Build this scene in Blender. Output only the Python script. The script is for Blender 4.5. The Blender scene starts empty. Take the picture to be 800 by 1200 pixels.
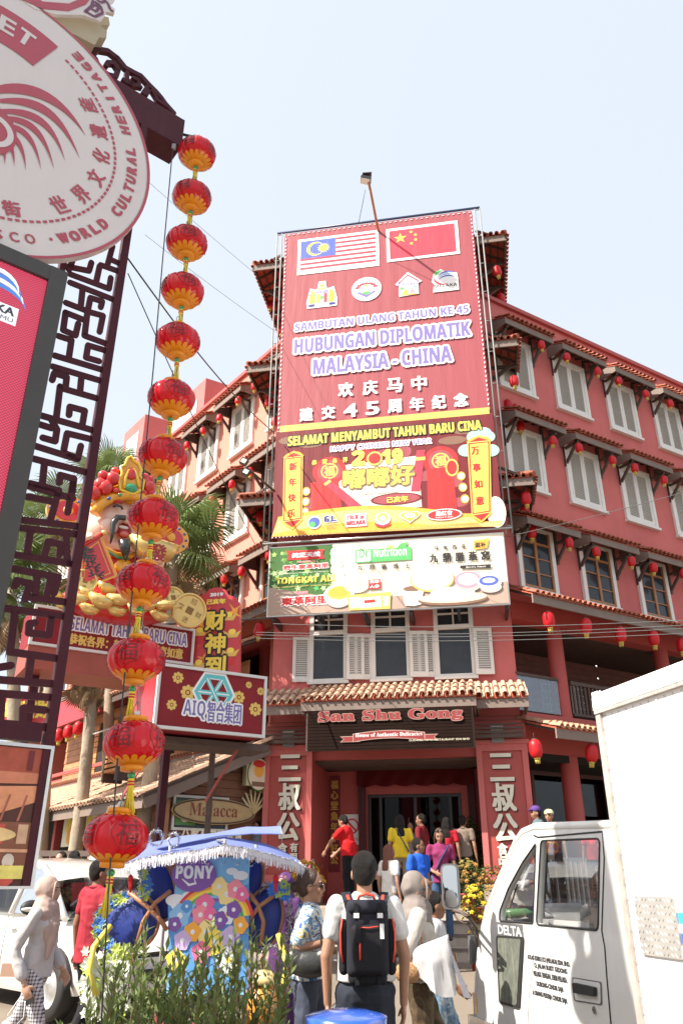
import bpy, bmesh, math, random
import numpy as np
from math import sin, cos, pi, radians, atan2, sqrt, hypot
from mathutils import Vector as V, Matrix, Euler, noise
from mathutils.geometry import tessellate_polygon
random.seed(7)
SC = bpy.context.scene
COL = SC.collection
# ---------------------------------------------------------------- camera, world, sun
FPX = 916.0
TH = atan2(430, FPX)
CAM = V((0, 0, 1.6))
cd = bpy.data.cameras.new('camera'); co = bpy.data.objects.new('camera', cd); COL.objects.link(co)
cd.sensor_fit = 'VERTICAL'; cd.sensor_height = 36; cd.lens = FPX / 1200 * 36
cd.clip_start = .05; cd.clip_end = 2000
co.location = CAM; co.rotation_euler = (pi / 2 + TH, 0, 0)
SC.camera = co
SUN = V((-.62, -.31, .72)).normalized()          # direction towards the sun
w = bpy.data.worlds.new('World'); SC.world = w; w.use_nodes = True
nt = w.node_tree; bg = nt.nodes['Background']
sky = nt.nodes.new('ShaderNodeTexSky'); sky.sky_type = 'NISHITA'; sky.sun_disc = False
sky.sun_elevation = math.asin(SUN.z); sky.sun_rotation = atan2(SUN.x, SUN.y)
sky.air_density = 1.0; sky.dust_density = 4.5; sky.ozone_density = 1.0; sky.altitude = 0
hz = nt.nodes.new('ShaderNodeMix'); hz.data_type = 'RGBA'; hz.inputs[0].default_value = .80; hz.inputs[7].default_value = (2.42, 2.58, 2.74, 1)   # milky humid haze
nt.links.new(sky.outputs[0], hz.inputs[6]); nt.links.new(hz.outputs[2], bg.inputs[0]); bg.inputs[1].default_value = .15
sd = bpy.data.lights.new('sun', 'SUN'); so = bpy.data.objects.new('sun', sd); COL.objects.link(so)
sd.energy = 4.3; sd.angle = radians(.53); sd.color = (1, .93, .82)
so.rotation_euler = (-SUN).to_track_quat('-Z', 'Y').to_euler()
SC.view_settings.view_transform = 'Standard'; SC.view_settings.look = 'None'
SC.view_settings.exposure = 1.35; SC.view_settings.gamma = 1
SC.cycles.max_bounces = 8; SC.cycles.transparent_max_bounces = 12

# ---------------------------------------------------------------- frames (a wall's own plane)
def ray(u, v):
 x = (u - 400) / FPX; y = (600 - v) / FPX
 return V((x, cos(TH) - y * sin(TH), sin(TH) + y * cos(TH)))
def at(u, v, Y):
 r = ray(u, v); return CAM + r * (Y / r.y)
def atz(u, v, z):
 r = ray(u, v); return CAM + r * ((z - 1.6) / r.z)
class Fr:
 """plane with s along the wall (to the right), z up, o out of the wall"""
 def __init__(s, o, e, n): s.o = V(o); s.e = V(e).normalized(); s.n = V(n).normalized(); s.o.z = 0
 def pt(s, a, z, o=0): return s.o + s.e * a + s.n * o + V((0, 0, z))
 def px(s, u, v, o=0):
  p0 = s.o + s.n * o; r = ray(u, v); P = CAM + r * ((p0 - CAM).dot(s.n) / r.dot(s.n))
  return (P - s.o).dot(s.e), P.z
def deg(a): a = radians(a); return a
CR = V((3.94, 17.5, 0))
eF = V((.986, -.167, 0)).normalized(); nF = V((-.167, -.986, 0)).normalized()
WF = 5.66
F = Fr(CR - eF * WF, eF, nF)                       # tower front
R = Fr(CR, (sin(deg(58.8)), cos(deg(58.8)), 0), (cos(deg(58.8)), -sin(deg(58.8)), 0))   # right wing, s away from tower
dL = V((-sin(deg(38.4)), cos(deg(38.4)), 0)); nL = V((-cos(deg(38.4)), -sin(deg(38.4)), 0))
L = Fr(F.o - nL * .62, -dL, nL)                    # left wing, s negative away from the tower
G = Fr(at(217, 140, 4.5), (sin(deg(52)), cos(deg(52)), 0), (cos(deg(52)), -sin(deg(52)), 0))  # gate over the street
def ground_z(x, y):
 t = min(1, max(0, (y - 7) / 3.0)); return .32 * t * t * (3 - 2 * t)

# ---------------------------------------------------------------- materials
MATS = {}
def mat(name, col, rough=.6, var=.12, scale=4, bump=0, bscale=60, metal=0, spec=.5, coord='Object', dirt=0, dirtcol=(.12, .1, .09), trans=0, coat=0, stretch=(1, 1, 1)):
 if name in MATS: return MATS[name]
 m = bpy.data.materials.new(name); m.use_nodes = True; t = m.node_tree; b = t.nodes['Principled BSDF']
 N = t.nodes.new; K = t.links.new
 b.inputs['Roughness'].default_value = rough; b.inputs['Metallic'].default_value = metal
 b.inputs['Specular IOR Level'].default_value = spec
 if coat: b.inputs['Coat Weight'].default_value = coat; b.inputs['Coat Roughness'].default_value = .06
 if coord == 'World': src = N('ShaderNodeNewGeometry').outputs['Position']
 else: src = N('ShaderNodeTexCoord').outputs['Object']
 mp = N('ShaderNodeMapping'); K(src, mp.inputs[0]); mp.inputs['Scale'].default_value = stretch; src = mp.outputs[0]
 nz = N('ShaderNodeTexNoise'); nz.inputs['Scale'].default_value = scale; nz.inputs['Detail'].default_value = 6; nz.inputs['Roughness'].default_value = .65
 K(src, nz.inputs['Vector'])
 mix = N('ShaderNodeMix'); mix.data_type = 'RGBA'
 a = tuple(max(0, c * (1 - var * 1.6)) for c in col); c2 = tuple(min(1, c * (1 + var * 1.6)) for c in col)
 mix.inputs[6].default_value = (*a, 1); mix.inputs[7].default_value = (*c2, 1)
 K(nz.outputs['Fac'], mix.inputs[0]); out = mix.outputs[2]
 if dirt:
  n2 = N('ShaderNodeTexNoise'); n2.inputs['Scale'].default_value = scale * .6; n2.inputs['Detail'].default_value = 8; n2.inputs['Roughness'].default_value = .75
  m2 = N('ShaderNodeMapping'); K(src, m2.inputs[0]); m2.inputs['Scale'].default_value = (1.6, 1.6, .25); m2.inputs['Location'].default_value = (3, 5, 1)
  K(m2.outputs[0], n2.inputs['Vector'])
  cr = N('ShaderNodeValToRGB'); cr.color_ramp.elements[0].position = .5; cr.color_ramp.elements[1].position = .78
  cr.color_ramp.elements[0].color = (0, 0, 0, 1); cr.color_ramp.elements[1].color = (dirt, dirt, dirt, 1)
  K(n2.outputs['Fac'], cr.inputs[0]); mx = N('ShaderNodeMix'); mx.data_type = 'RGBA'
  K(cr.outputs[0], mx.inputs[0]); K(out, mx.inputs[6]); mx.inputs[7].default_value = (*dirtcol, 1); out = mx.outputs[2]
 K(out, b.inputs['Base Color'])
 if bump:
  nb = N('ShaderNodeTexNoise'); nb.inputs['Scale'].default_value = bscale; nb.inputs['Detail'].default_value = 4
  K(src, nb.inputs['Vector']); bp = N('ShaderNodeBump'); bp.inputs['Strength'].default_value = bump; bp.inputs['Distance'].default_value = .02
  K(nb.outputs['Fac'], bp.inputs['Height']); K(bp.outputs[0], b.inputs['Normal'])
 if trans:
  tr = N('ShaderNodeBsdfTranslucent'); K(out, tr.inputs[0]); ms = N('ShaderNodeMixShader'); ms.inputs[0].default_value = trans
  K(b.outputs[0], ms.inputs[1]); K(tr.outputs[0], ms.inputs[2]); K(ms.outputs[0], t.nodes['Material Output'].inputs[0])
 MATS[name] = m; m.diffuse_color = (*col, 1); return m
def glassmat(name, tint=(.02, .025, .03), alpha=.25, rough=.02, refl=.8):
 """thin pane: tinted, part see-through, mirror-like at grazing angles"""
 m = bpy.data.materials.new(name); m.use_nodes = True; t = m.node_tree
 N = t.nodes.new; K = t.links.new; t.nodes.remove(t.nodes['Principled BSDF'])
 gl = N('ShaderNodeBsdfGlossy'); gl.inputs['Roughness'].default_value = rough; gl.inputs[0].default_value = (.9, .92, .95, 1)
 tr = N('ShaderNodeBsdfTransparent'); tr.inputs[0].default_value = (*[alpha + (1 - alpha) * c for c in tint], 1)
 fr = N('ShaderNodeFresnel'); fr.inputs[0].default_value = 1.5
 ms = N('ShaderNodeMixShader'); ma = N('ShaderNodeMath'); ma.operation = 'MULTIPLY_ADD'; ma.inputs[1].default_value = refl; ma.inputs[2].default_value = .0
 K(fr.outputs[0], ma.inputs[0]); K(ma.outputs[0], ms.inputs[0]); K(tr.outputs[0], ms.inputs[1]); K(gl.outputs[0], ms.inputs[2])
 K(ms.outputs[0], t.nodes['Material Output'].inputs[0]); MATS[name] = m; return m
def cloth_print(name, col=None, rough=.55):
 """vinyl banner sheet: soft folds in world space shared by sheet and print"""
 m = mat(name, col, rough, .03, 2, 0, coord='World', spec=.35)
 t = m.node_tree; N = t.nodes.new; K = t.links.new; b = t.nodes['Principled BSDF']
 g = N('ShaderNodeNewGeometry'); mp = N('ShaderNodeMapping'); K(g.outputs['Position'], mp.inputs[0])
 mp.inputs['Rotation'].default_value = (0, .25, 0); mp.inputs['Scale'].default_value = (2.6, 2.6, .35)
 nz = N('ShaderNodeTexNoise'); nz.inputs['Scale'].default_value = 1.5; nz.inputs['Detail'].default_value = 3; K(mp.outputs[0], nz.inputs['Vector'])
 bp = N('ShaderNodeBump'); bp.inputs['Strength'].default_value = .13; bp.inputs['Distance'].default_value = .12
 K(nz.outputs['Fac'], bp.inputs['Height']); K(bp.outputs[0], b.inputs['Normal']); return m

# ---------------------------------------------------------------- mesh builder
class MB:
 def __init__(s): s.v = []; s.f = []; s.m = []; s.sm = []
 def add(s, vs, fs, mi=0, sm=False):
  k = len(s.v); s.v += [V(p) for p in vs]; s.f += [tuple(i + k for i in f) for f in fs]; s.m += [mi] * len(fs); s.sm += [sm] * len(fs); return s
 def box(s, o, a, b, c, mi=0):
  o = V(o); a = V(a); b = V(b); c = V(c)
  return s.add([o, o + a, o + a + b, o + b, o + c, o + a + c, o + a + b + c, o + b + c],
                     [(3, 2, 1, 0), (4, 5, 6, 7), (0, 1, 5, 4), (1, 2, 6, 5), (2, 3, 7, 6), (3, 0, 4, 7)], mi)
 def cbox(s, c, sx, sy, sz, M=None, mi=0):
  M = M or Matrix(); ax = [M.to_3x3() @ V(q) for q in ((sx, 0, 0), (0, sy, 0), (0, 0, sz))]
  return s.box(V(c) - (ax[0] + ax[1] + ax[2]) / 2, *ax, mi)
 def fb(s, fr, s0, s1, z0, z1, o0, o1, mi=0):
  return s.box(fr.pt(s0, z0, o0), fr.e * (s1 - s0), fr.n * (o1 - o0), V((0, 0, z1 - z0)), mi)
 def beam(s, a, b, w, h, up=(0, 0, 1), mi=0):
  a = V(a); b = V(b); d = b - a; up = V(up); x = d.cross(up).normalized(); y = x.cross(d).normalized()
  return s.box(a - x * w / 2 - y * h / 2, d, x * w, y * h, mi)
 def tube(s, pts, r, n=6, mi=0, caps=True, closed=False, sm=True):
  pts = [V(p) for p in pts]; N = len(pts); rr = r if isinstance(r, (list, tuple)) else [r] * N
  vs = []; up = V((0, 0, 1)); prev = None
  for i, p in enumerate(pts):
   if closed: d = pts[(i + 1) % N] - pts[i - 1]
   else: d = pts[min(i + 1, N - 1)] - pts[max(i - 1, 0)]
   if d.length < 1e-9: d = V((0, 0, 1))
   d.normalize()
   if prev is None:
    x = d.cross(up)
    if x.length < .05: x = d.cross(V((1, 0, 0)))
   else: x = prev - d * prev.dot(d)
   x.normalize(); prev = x; y = d.cross(x)
   vs += [p + (x * cos(2 * pi * k / n) + y * sin(2 * pi * k / n)) * rr[i] for k in range(n)]
  fs = []
  for i in range(N if closed else N - 1):
   a = i * n; b = ((i + 1) % N) * n
   fs += [(a + k, a + (k + 1) % n, b + (k + 1) % n, b + k) for k in range(n)]
  s.add(vs, fs, mi, sm)
  if caps and not closed:
   k = len(s.v) - len(vs); s.f += [tuple(k + q for q in reversed(range(n))), tuple(k + (N - 1) * n + q for q in range(n))]; s.m += [mi] * 2; s.sm += [False] * 2
  return s
 def lathe(s, prof, c=(0, 0, 0), n=24, mi=0, M=None, sm=True, rad=None):
  c = V(c); vs = []
  for j, (r, z) in enumerate(prof):
   for k in range(n):
    a = 2 * pi * k / n; q = rad(a, j, r) if rad else r
    p = V((q * cos(a), q * sin(a), z)); vs.append(c + (M @ p if M else p))
  fs = [(j * n + k, j * n + (k + 1) % n, (j + 1) * n + (k + 1) % n, (j + 1) * n + k) for j in range(len(prof) - 1) for k in range(n)]
  return s.add(vs, fs, mi, sm)
 def ell(s, c, rx, ry, rz, n=12, m=8, mi=0, M=None):
  c = V(c); vs = [];
  for j in range(m + 1):
   t = -pi / 2 + pi * j / m
   for k in range(n):
    a = 2 * pi * k / n; p = V((rx * cos(t) * cos(a), ry * cos(t) * sin(a), rz * sin(t))); vs.append(c + (M @ p if M else p))
  fs = [(j * n + k, j * n + (k + 1) % n, (j + 1) * n + (k + 1) % n, (j + 1) * n + k) for j in range(m) for k in range(n)]
  return s.add(vs, fs, mi, True)
 def poly(s, P, pts, th, mi=0):
  """P(a, b, o) maps 2-D outline + thickness to space"""
  tri = tessellate_polygon([[V((x, y, 0)) for x, y in pts]]); n = len(pts)
  s.add([P(x, y, th) for x, y in pts], [tuple(t) for t in tri], mi)
  if th:
   s.add([P(x, y, 0) for x, y in pts] + [P(x, y, th) for x, y in pts], [(i, (i + 1) % n, n + (i + 1) % n, n + i) for i in range(n)], mi)
   s.add([P(x, y, 0) for x, y in pts], [tuple(t) for t in tri], mi)
  return s
 def mesh(s, name, mats, org=V((0, 0, 0)), recalc=True):
  me = bpy.data.meshes.new(name); me.from_pydata([p - org for p in s.v], [], s.f)
  for m in mats: me.materials.append(m)
  me.polygons.foreach_set('material_index', s.m); me.polygons.foreach_set('use_smooth', s.sm)
  if recalc and len(s.f) < 60000:
   bm = bmesh.new(); bm.from_mesh(me); bmesh.ops.recalc_face_normals(bm, faces=bm.faces); bm.to_mesh(me); bm.free()
  me.update(); return me
 def build(s, name, mats, parent=None, org=None, recalc=True):
  if not isinstance(mats, (list, tuple)): mats = [mats]
  if org is None:
   n = len(s.v); org = sum(s.v, V((0, 0, 0))) / max(1, n)
  o = bpy.data.objects.new(name, s.mesh(name, mats, V(org), recalc)); COL.objects.link(o)
  if parent: o.parent = parent; o.location = V(org) - wloc(parent)
  else: o.location = V(org)
  return o
def wloc(o):
 p = V((0, 0, 0))
 while o: p += o.location; o = o.parent
 return p
def tag(o, label, cat, group=None):
 o['label'] = label; o['category'] = cat
 if group: o['group'] = group
 return o
def thing(name, label, cat, loc=(0, 0, 0), group=None, rz=0):
 o = bpy.data.objects.new(name, None); o.empty_display_size = .1; COL.objects.link(o); o.location = loc; o.rotation_euler.z = rz
 return tag(o, label, cat, group)
def inst(name, me, parent=None, loc=(0, 0, 0), rot=(0, 0, 0), sc=1, kind=None):
 o = bpy.data.objects.new(name, me); COL.objects.link(o)
 if parent: o.parent = parent; o.location = V(loc) - wloc(parent)
 else: o.location = loc
 o.rotation_euler = rot; o.scale = (sc, sc, sc) if not isinstance(sc, (tuple, list)) else sc
 if kind: o['kind'] = kind
 return o
def copy_thing(root, loc, label=None, rz=None, sc=None, group=None):
 r = root.copy(); COL.objects.link(r); r.location = loc
 if rz is not None: r.rotation_euler.z = rz
 if sc: r.scale = (sc, sc, sc)
 if label: r['label'] = label
 if group: r['group'] = group
 for ch in [o for o in COL.objects if o.parent == root]:
  c = ch.copy(); COL.objects.link(c); c.parent = r
  for g in [o for o in COL.objects if o.parent == ch]:
   d = g.copy(); COL.objects.link(d); d.parent = c
 return r
def stuff(o): o['kind'] = 'stuff'; return o
def structure(o): o['kind'] = 'structure'; return o

# ---------------------------------------------------------------- lettering
_tc = {}
def SB(t): return ''.join(chr(0x1D5D4 + ord(c) - 65) if 'A' <= c <= 'Z' else chr(0x1D5EE + ord(c) - 97) if 'a' <= c <= 'z' else chr(0x1D7EC + ord(c) - 48) if '0' <= c <= '9' else c for c in t)
def text_geo(body, res=2):
 if body in _tc: return _tc[body]
 cu = bpy.data.curves.new('t', 'FONT'); cu.body = body; cu.size = 1; cu.resolution_u = res
 o = bpy.data.objects.new('t', cu); COL.objects.link(o); bpy.context.view_layer.update()
 me = bpy.data.meshes.new_from_object(o.evaluated_get(bpy.context.evaluated_depsgraph_get()))
 vs = [(p.co.x, p.co.y) for p in me.vertices]; fs = [tuple(p.vertices) for p in me.polygons]
 bpy.data.objects.remove(o); bpy.data.curves.remove(cu); bpy.data.meshes.remove(me)
 x0 = min(p[0] for p in vs); x1 = max(p[0] for p in vs); y0 = min(p[1] for p in vs); y1 = max(p[1] for p in vs)
 _tc[body] = ([((x - x0), (y - y0)) for x, y in vs], fs, x1 - x0, y1 - y0); return _tc[body]
def text_mb(mb, body, P, x0, y0, x1, y1, o=.004, mi=0, bold=0, halo=0, hmi=1, slant=0, only_h=False):
 """letters filling the rectangle; bold / halo are built from thin shifted layers"""
 vs, fs, w_, h_ = text_geo(body); sx = (x1 - x0 - 2 * bold) / w_; sy = (y1 - y0 - 2 * bold) / h_
 if only_h: sx = sy
 def lay(dx, dy, oo, m_): mb.add([P(x0 + bold + x * sx + dx + slant * y * sy, y0 + bold + y * sy + dy, oo) for x, y in vs], fs, m_)
 k = 0
 if halo:
  for i in range(10):
   a = 2 * pi * i / 10; lay((halo + bold) * cos(a), (halo + bold) * sin(a), o + k * .00004, hmi); k += 1
  o = o + k * .00004 + .0002; k = 0
 if bold:
  for dx, dy in ((-1, -.6), (1, -.6), (-1, .6), (1, .6), (-.5, 0), (.5, 0)): lay(dx * bold, dy * bold, o + k * .00004, mi); k += 1
 lay(0, 0, o + k * .00004, mi); return mb
def text(fr, body, bl, tr, o, mats, parent, name='lettering', px=True, **kw):
 """bl / tr: lower-left and upper-right corner, picture points on that wall plane or (s, z)"""
 a = fr.px(*bl, o) if px else bl; b = fr.px(*tr, o) if px else tr
 mb = MB(); text_mb(mb, body, lambda x, y, oo: fr.pt(x, y, oo), a[0], a[1], b[0], b[1], o=o, **kw)
 ob = mb.build(name, mats, parent, recalc=False); return ob
def vtext(fr, body, chars_px, w_, h_, o, mats, parent, name='lettering', **kw):
 """upright column of characters centred on picture points"""
 mb = MB()
 for ch, (u, v) in zip(body, chars_px):
  s_, z_ = fr.px(u, v, o); text_mb(mb, ch, lambda x, y, oo: fr.pt(x, y, oo), s_ - w_ / 2, z_ - h_ / 2, s_ + w_ / 2, z_ + h_ / 2, o=o, **kw)
 return mb.build(name, mats, parent, recalc=False)
def quadpx(fr, pts, o, th, m, name, parent):
 mb = MB(); q = [fr.px(u, v, o) for u, v in pts]
 mb.poly(lambda x, y, t: fr.pt(x, y, o + t), q, th); return mb.build(name, m, parent)
def circ(n, rx, ry=None, cx=0, cy=0, a0=0):
 ry = rx if ry is None else ry; return [(cx + rx * cos(a0 + 2 * pi * k / n), cy + ry * sin(a0 + 2 * pi * k / n)) for k in range(n)]
def star(n, r1, r2, cx=0, cy=0, a0=pi / 2):
 return [(cx + (r1 if k % 2 == 0 else r2) * cos(a0 + pi * k / n), cy + (r1 if k % 2 == 0 else r2) * sin(a0 + pi * k / n)) for k in range(2 * n)]
class Art:
 """flat print on a panel: shapes stacked in thin layers, one mesh, many inks"""
 def __init__(s, fr, o): s.fr = fr; s.o = o; s.mb = MB(); s.k = 0; s.mats = []
 def mi(s, m):
  if m not in s.mats: s.mats.append(m)
  return s.mats.index(m)
 def P(s, x, y, t): return s.fr.pt(x, y, s.o + s.k * .00014 + t)
 def shape(s, pts, m, px=False):
  if px: pts = [s.fr.px(u, v, s.o) for u, v in pts]
  s.k += 1; s.mb.poly(s.P, pts, 0, s.mi(m)); return s
 def rect(s, x0, y0, x1, y1, m): return s.shape([(x0, y0), (x1, y0), (x1, y1), (x0, y1)], m)
 def c(s, u, v): return s.fr.px(u, v, s.o)
 def disc(s, u, v, rx, ry, m, n=28):
  cx, cy = s.c(u, v); return s.shape(circ(n, rx, ry, cx, cy), m)
 def txt(s, body, bl, tr, m, px=True, **kw):
  s.k += 2; a = s.c(*bl) if px else bl; b = s.c(*tr) if px else tr
  hm = kw.pop('hm', None)
  if hm is not None: kw['hmi'] = s.mi(hm)
  text_mb(s.mb, body, lambda x, y, oo: s.fr.pt(x, y, oo), a[0], a[1], b[0], b[1], o=s.o + s.k * .00014, mi=s.mi(m), **kw)
  s.k += 6; return s
 def build(s, name, parent): return s.mb.build(name, s.mats, parent, recalc=False)
 def cut(s, name, parent): s.build(name, parent); s.mb = MB(); s.mats = []; return s
# ---------------------------------------------------------------- palette
WALL = mat('wall_red', (.57, .158, .148), .85, .12, .7, .12, 25, coord='World', dirt=.42, dirtcol=(.27, .09, .085), spec=.2)
WALL_LIT = mat('wall_red_sunlit', (.60, .235, .18), .85, .06, .7, .12, 25, coord='World', dirt=.15, dirtcol=(.5, .2, .15), spec=.2)  # same red paint, lightened: the left wing's sun glare is put into the colour
TRIM = mat('trim_red', (.40, .072, .062), .6, .08, 2, .05, 40, coord='World')
CREAM = mat('shutter_white', (.72, .70, .66), .6, .07, 3, .05, 40, dirt=.2, dirtcol=(.35, .32, .28))
BROWN = mat('dark_timber', (.085, .055, .045), .7, .3, 5, .2, 30, stretch=(1, 1, 3))
FASC = mat('fascia_board', (.20, .15, .125), .7, .15, 4, .1, 30, dirt=.4)
TILE = mat('terracotta_tile', (.34, .10, .055), .8, .45, 7, .2, 40, coord='World')
TILEU = mat('tile_underside', (.40, .085, .045), .8, .35, 9, .1, 40, coord='World')
TILEP = mat('weathered_pale_tile', (.55, .36, .25), .85, .3, 6, .3, 40, coord='World', dirt=.7, dirtcol=(.18, .12, .09))
TILEB = mat('sunbleached_tile', (.50, .27, .17), .85, .35, 8, .3, 40, coord='World', dirt=.6, dirtcol=(.16, .09, .07))
WOOD = mat('window_wood', (.34, .15, .06), .5, .2, 6)
PANE = mat('dark_glass', (.035, .042, .05), .12, .3, 2, spec=.30)
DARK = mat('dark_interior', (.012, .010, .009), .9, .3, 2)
GLASS = glassmat('clear_glass', alpha=.75)
CLR = glassmat('vehicle_glass', alpha=.75, refl=.3)
BLACK = mat('black_metal', (.02, .02, .022), .4, .2, 5)
ALU = mat('aluminium', (.55, .55, .55), .35, .1, 8, metal=.8)
STEEL = mat('painted_grey_steel', (.22, .22, .22), .5, .1, 8)
STONE = mat('step_stone', (.38, .33, .28), .8, .2, 5, .2, 60, coord='World', dirt=.5)
STONED = mat('dark_plinth_stone', (.14, .11, .10), .8, .2, 5, .2, 60, coord='World', dirt=.4)
GOLD = mat('gold_plastic', (.80, .42, .05), .35, .1, 6, metal=.25)
YEL = mat('yellow_thread', (.78, .62, .04), .7, .1, 20)
LRED = mat('lantern_red', (.62, .012, .02), .45, .08, 3, trans=.25)
def ink(name, col): return cloth_print('print_' + name, col)
IW = ink('white', (.80, .78, .78)); IR = ink('deep_red', (.32, .072, .086)); IB = ink('violet_blue', (.19, .155, .38)); IFR = ink('flag_red', (.62, .05, .08))
IFB = ink('flag_blue', (.08, .12, .45)); IY = ink('yellow', (.85, .68, .10)); IG = ink('green', (.10, .42, .12)); IDG = ink('forest_green', (.05, .14, .03))
IO = ink('orange', (.85, .40, .06)); IRB = ink('bright_red', (.62, .03, .03)); IBK = ink('black', (.03, .025, .025)); IGD = ink('gold', (.70, .48, .12))
IBR = ink('brown', (.22, .12, .08)); IBE = ink('beige', (.72, .60, .45)); ITE = ink('teal', (.12, .50, .52)); IGY = ink('grey', (.45, .43, .42)); IDR = ink('dark_maroon', (.16, .015, .02))
ILG = ink('lime', (.35, .55, .15)); IPK = ink('pink', (.85, .28, .35)); ILB = ink('light_blue', (.25, .50, .80)); INV = ink('navy', (.03, .04, .20)); ICR = ink('cream', (.80, .74, .58))
Q = Fr((0, 0, 0), (1, 0, 0), (0, -1, 0))
def rotz(fr): return atan2(fr.e.y, fr.e.x)

# ---------------------------------------------------------------- ground
mb = MB(); ys = [-40, -20, 0, 4, 7, 7.5, 8, 8.5, 9, 9.5, 10, 14, 20, 40, 120, 400, 1500]; xs = [-900, -200, -60, -30, -15, -6, 0, 6, 15, 30, 60, 200, 900]
for y in ys:
 for x in xs: mb.v.append(V((x, y, ground_z(x, y))))
nx = len(xs)
mb.f = [(j * nx + i, j * nx + i + 1, (j + 1) * nx + i + 1, (j + 1) * nx + i) for j in range(len(ys) - 1) for i in range(nx - 1)]; mb.m = [0] * len(mb.f); mb.sm = [True] * len(mb.f)
ROAD = mat('worn_street_paving', (.185, .15, .115), .9, .12, 1.2, .35, 90, coord='World', dirt=.5, dirtcol=(.15, .12, .10))
structure(mb.build('ground', ROAD, org=(0, 0, 0)))
g_sl = MB()

# ---------------------------------------------------------------- roof tiles
def tiles(mb, A, ex, up, width, length, pitch=.165, r=.062, course=.32, seg=4, lim=None, mi=0, rnd=random):
 ex = V(ex).normalized(); up = V(up).normalized(); nr = ex.cross(up).normalized()
 if nr.z < 0: nr = -nr
 n = max(1, int(round(width / pitch))); p = width / n
 for i in range(n):
  x = (i + .5) * p; L0, L1 = 0, length
  if lim: L0, L1 = lim(x)
  y = L0; k = 0
  while y < L1 - .04:
   ye = min(y + course, L1); jx = rnd.uniform(-.006, .006); jr = rnd.uniform(.95, 1.05) * r
   c0 = V(A) + ex * (x + jx) + up * (y - .03) + nr * .024; c1 = V(A) + ex * (x + jx) + up * ye + nr * .004
   vs = []
   for c, q in ((c0, jr), (c1, jr * .86)):
    for j in range(seg + 1):
     a = pi * j / seg; vs.append(c + ex * (-cos(a) * q) + nr * (sin(a) * q))
   m = seg + 1
   fs = [(j, j + 1, m + j + 1, m + j) for j in range(seg)]
   k0 = len(vs);
   for j in range(seg + 1):
    a = pi * j / seg; vs.append(c0 + ex * (-cos(a) * jr * .74) + nr * (sin(a) * jr * .74))
   fs += [(j, j + 1, k0 + j + 1, k0 + j) for j in range(seg)]
   mb.add(vs, fs, mi, False); y = ye; k += 1
  a = V(A) + ex * (x + p / 2 - (p - 1.6 * r) / 2 - .01) + up * (L0 - .01); b = ex * (p - 1.6 * r + .02)
  mb.add([a, a + b, a + b + up * (L1 - L0), a + up * (L1 - L0), a - nr * .018, a + b - nr * .018], [(0, 1, 2, 3), (4, 5, 1, 0)], mi)
def hood_meshes(Wd, out=.6, drop=.3):
 """free-standing window hood in local coordinates: x along wall, back edge on the wall"""
 wood = MB(); tl = MB(); un = MB()
 e = V((1, 0, 0)); up = V((0, out, drop)).normalized(); LEN = hypot(out, drop)
 un.add([(-.04, -out, .0), (Wd + .04, -out, 0), (Wd + .04, 0, drop), (-.04, 0, drop), (-.04, -out, -.025), (Wd + .04, -out, -.025), (Wd + .04, 0, drop - .025), (-.04, 0, drop - .025)],
           [(0, 1, 2, 3), (7, 6, 5, 4), (0, 4, 5, 1), (0, 3, 7, 4), (1, 5, 6, 2)], 0)
 tiles(tl, (-.04, -out - .05, .02), e, up, Wd + .08, LEN)
 wood.box((-.03, -out + .0, -.20), (Wd + .06, 0, 0), (0, .035, 0), (0, 0, .17), 0)       # front fascia
 for x in (-.03, Wd + .0):                                                              # end boards
  wood.add([(x, -out + .036, -.20), (x + .03, -out + .036, -.20), (x + .03, 0, -.20 + .0), (x, 0, -.20 + .0), (x, -out + .036, -.03), (x + .03, -out + .036, -.03), (x + .03, 0, drop - .05), (x, 0, drop - .05)],
                 [(0, 1, 2, 3), (4, 5, 6, 7), (0, 1, 5, 4), (1, 2, 6, 5), (2, 3, 7, 6), (3, 0, 4, 7)], 0)
 for k in range(1, 6):
  x = Wd * k / 6; wood.beam((x, -out + .04, -.05), (x, -.005, drop - .08), .05, .05, mi=1)
 for k in (1, 2): y = -out * k / 3; wood.box((.0, y, drop * (1 - k / 3) - .062), (Wd, 0, 0), (0, .03, 0), (0, 0, .03), 1)
 for x in (.06, Wd - .34):                                                              # brackets
  wood.box((x, -.06, -.78), (.08, 0, 0), (0, .055, 0), (0, 0, .62 + drop), 1)
  wood.beam((x + .04, -.03, -.70), (x + .04, -out + .10, -.20), .06, .07, mi=1)
  wood.box((x + .01, -out + .06, -.26), (.06, 0, 0), (0, out - .08, 0), (0, 0, .06), 1)
 return wood.mesh('window_hood', [FASC, BROWN]), tl.mesh('roof_tiles', [TILE], recalc=False), un.mesh('soffit', [TILEU])
HOOD = {}
def place_hood(parent, fr, s, z, Wd=2.15, out=.6):
 key = (round(Wd, 2), out)
 if key not in HOOD: HOOD[key] = hood_meshes(Wd, out)
 a, b, c = HOOD[key]; h = inst('window_hood', a, parent, fr.pt(s, z, .005), (0, 0, rotz(fr)))
 for me, nm in ((b, 'roof_tiles'), (c, 'soffit')):
  o = bpy.data.objects.new(nm, me); COL.objects.link(o); o.parent = h
  if nm == 'roof_tiles': o['kind'] = 'stuff'
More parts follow.
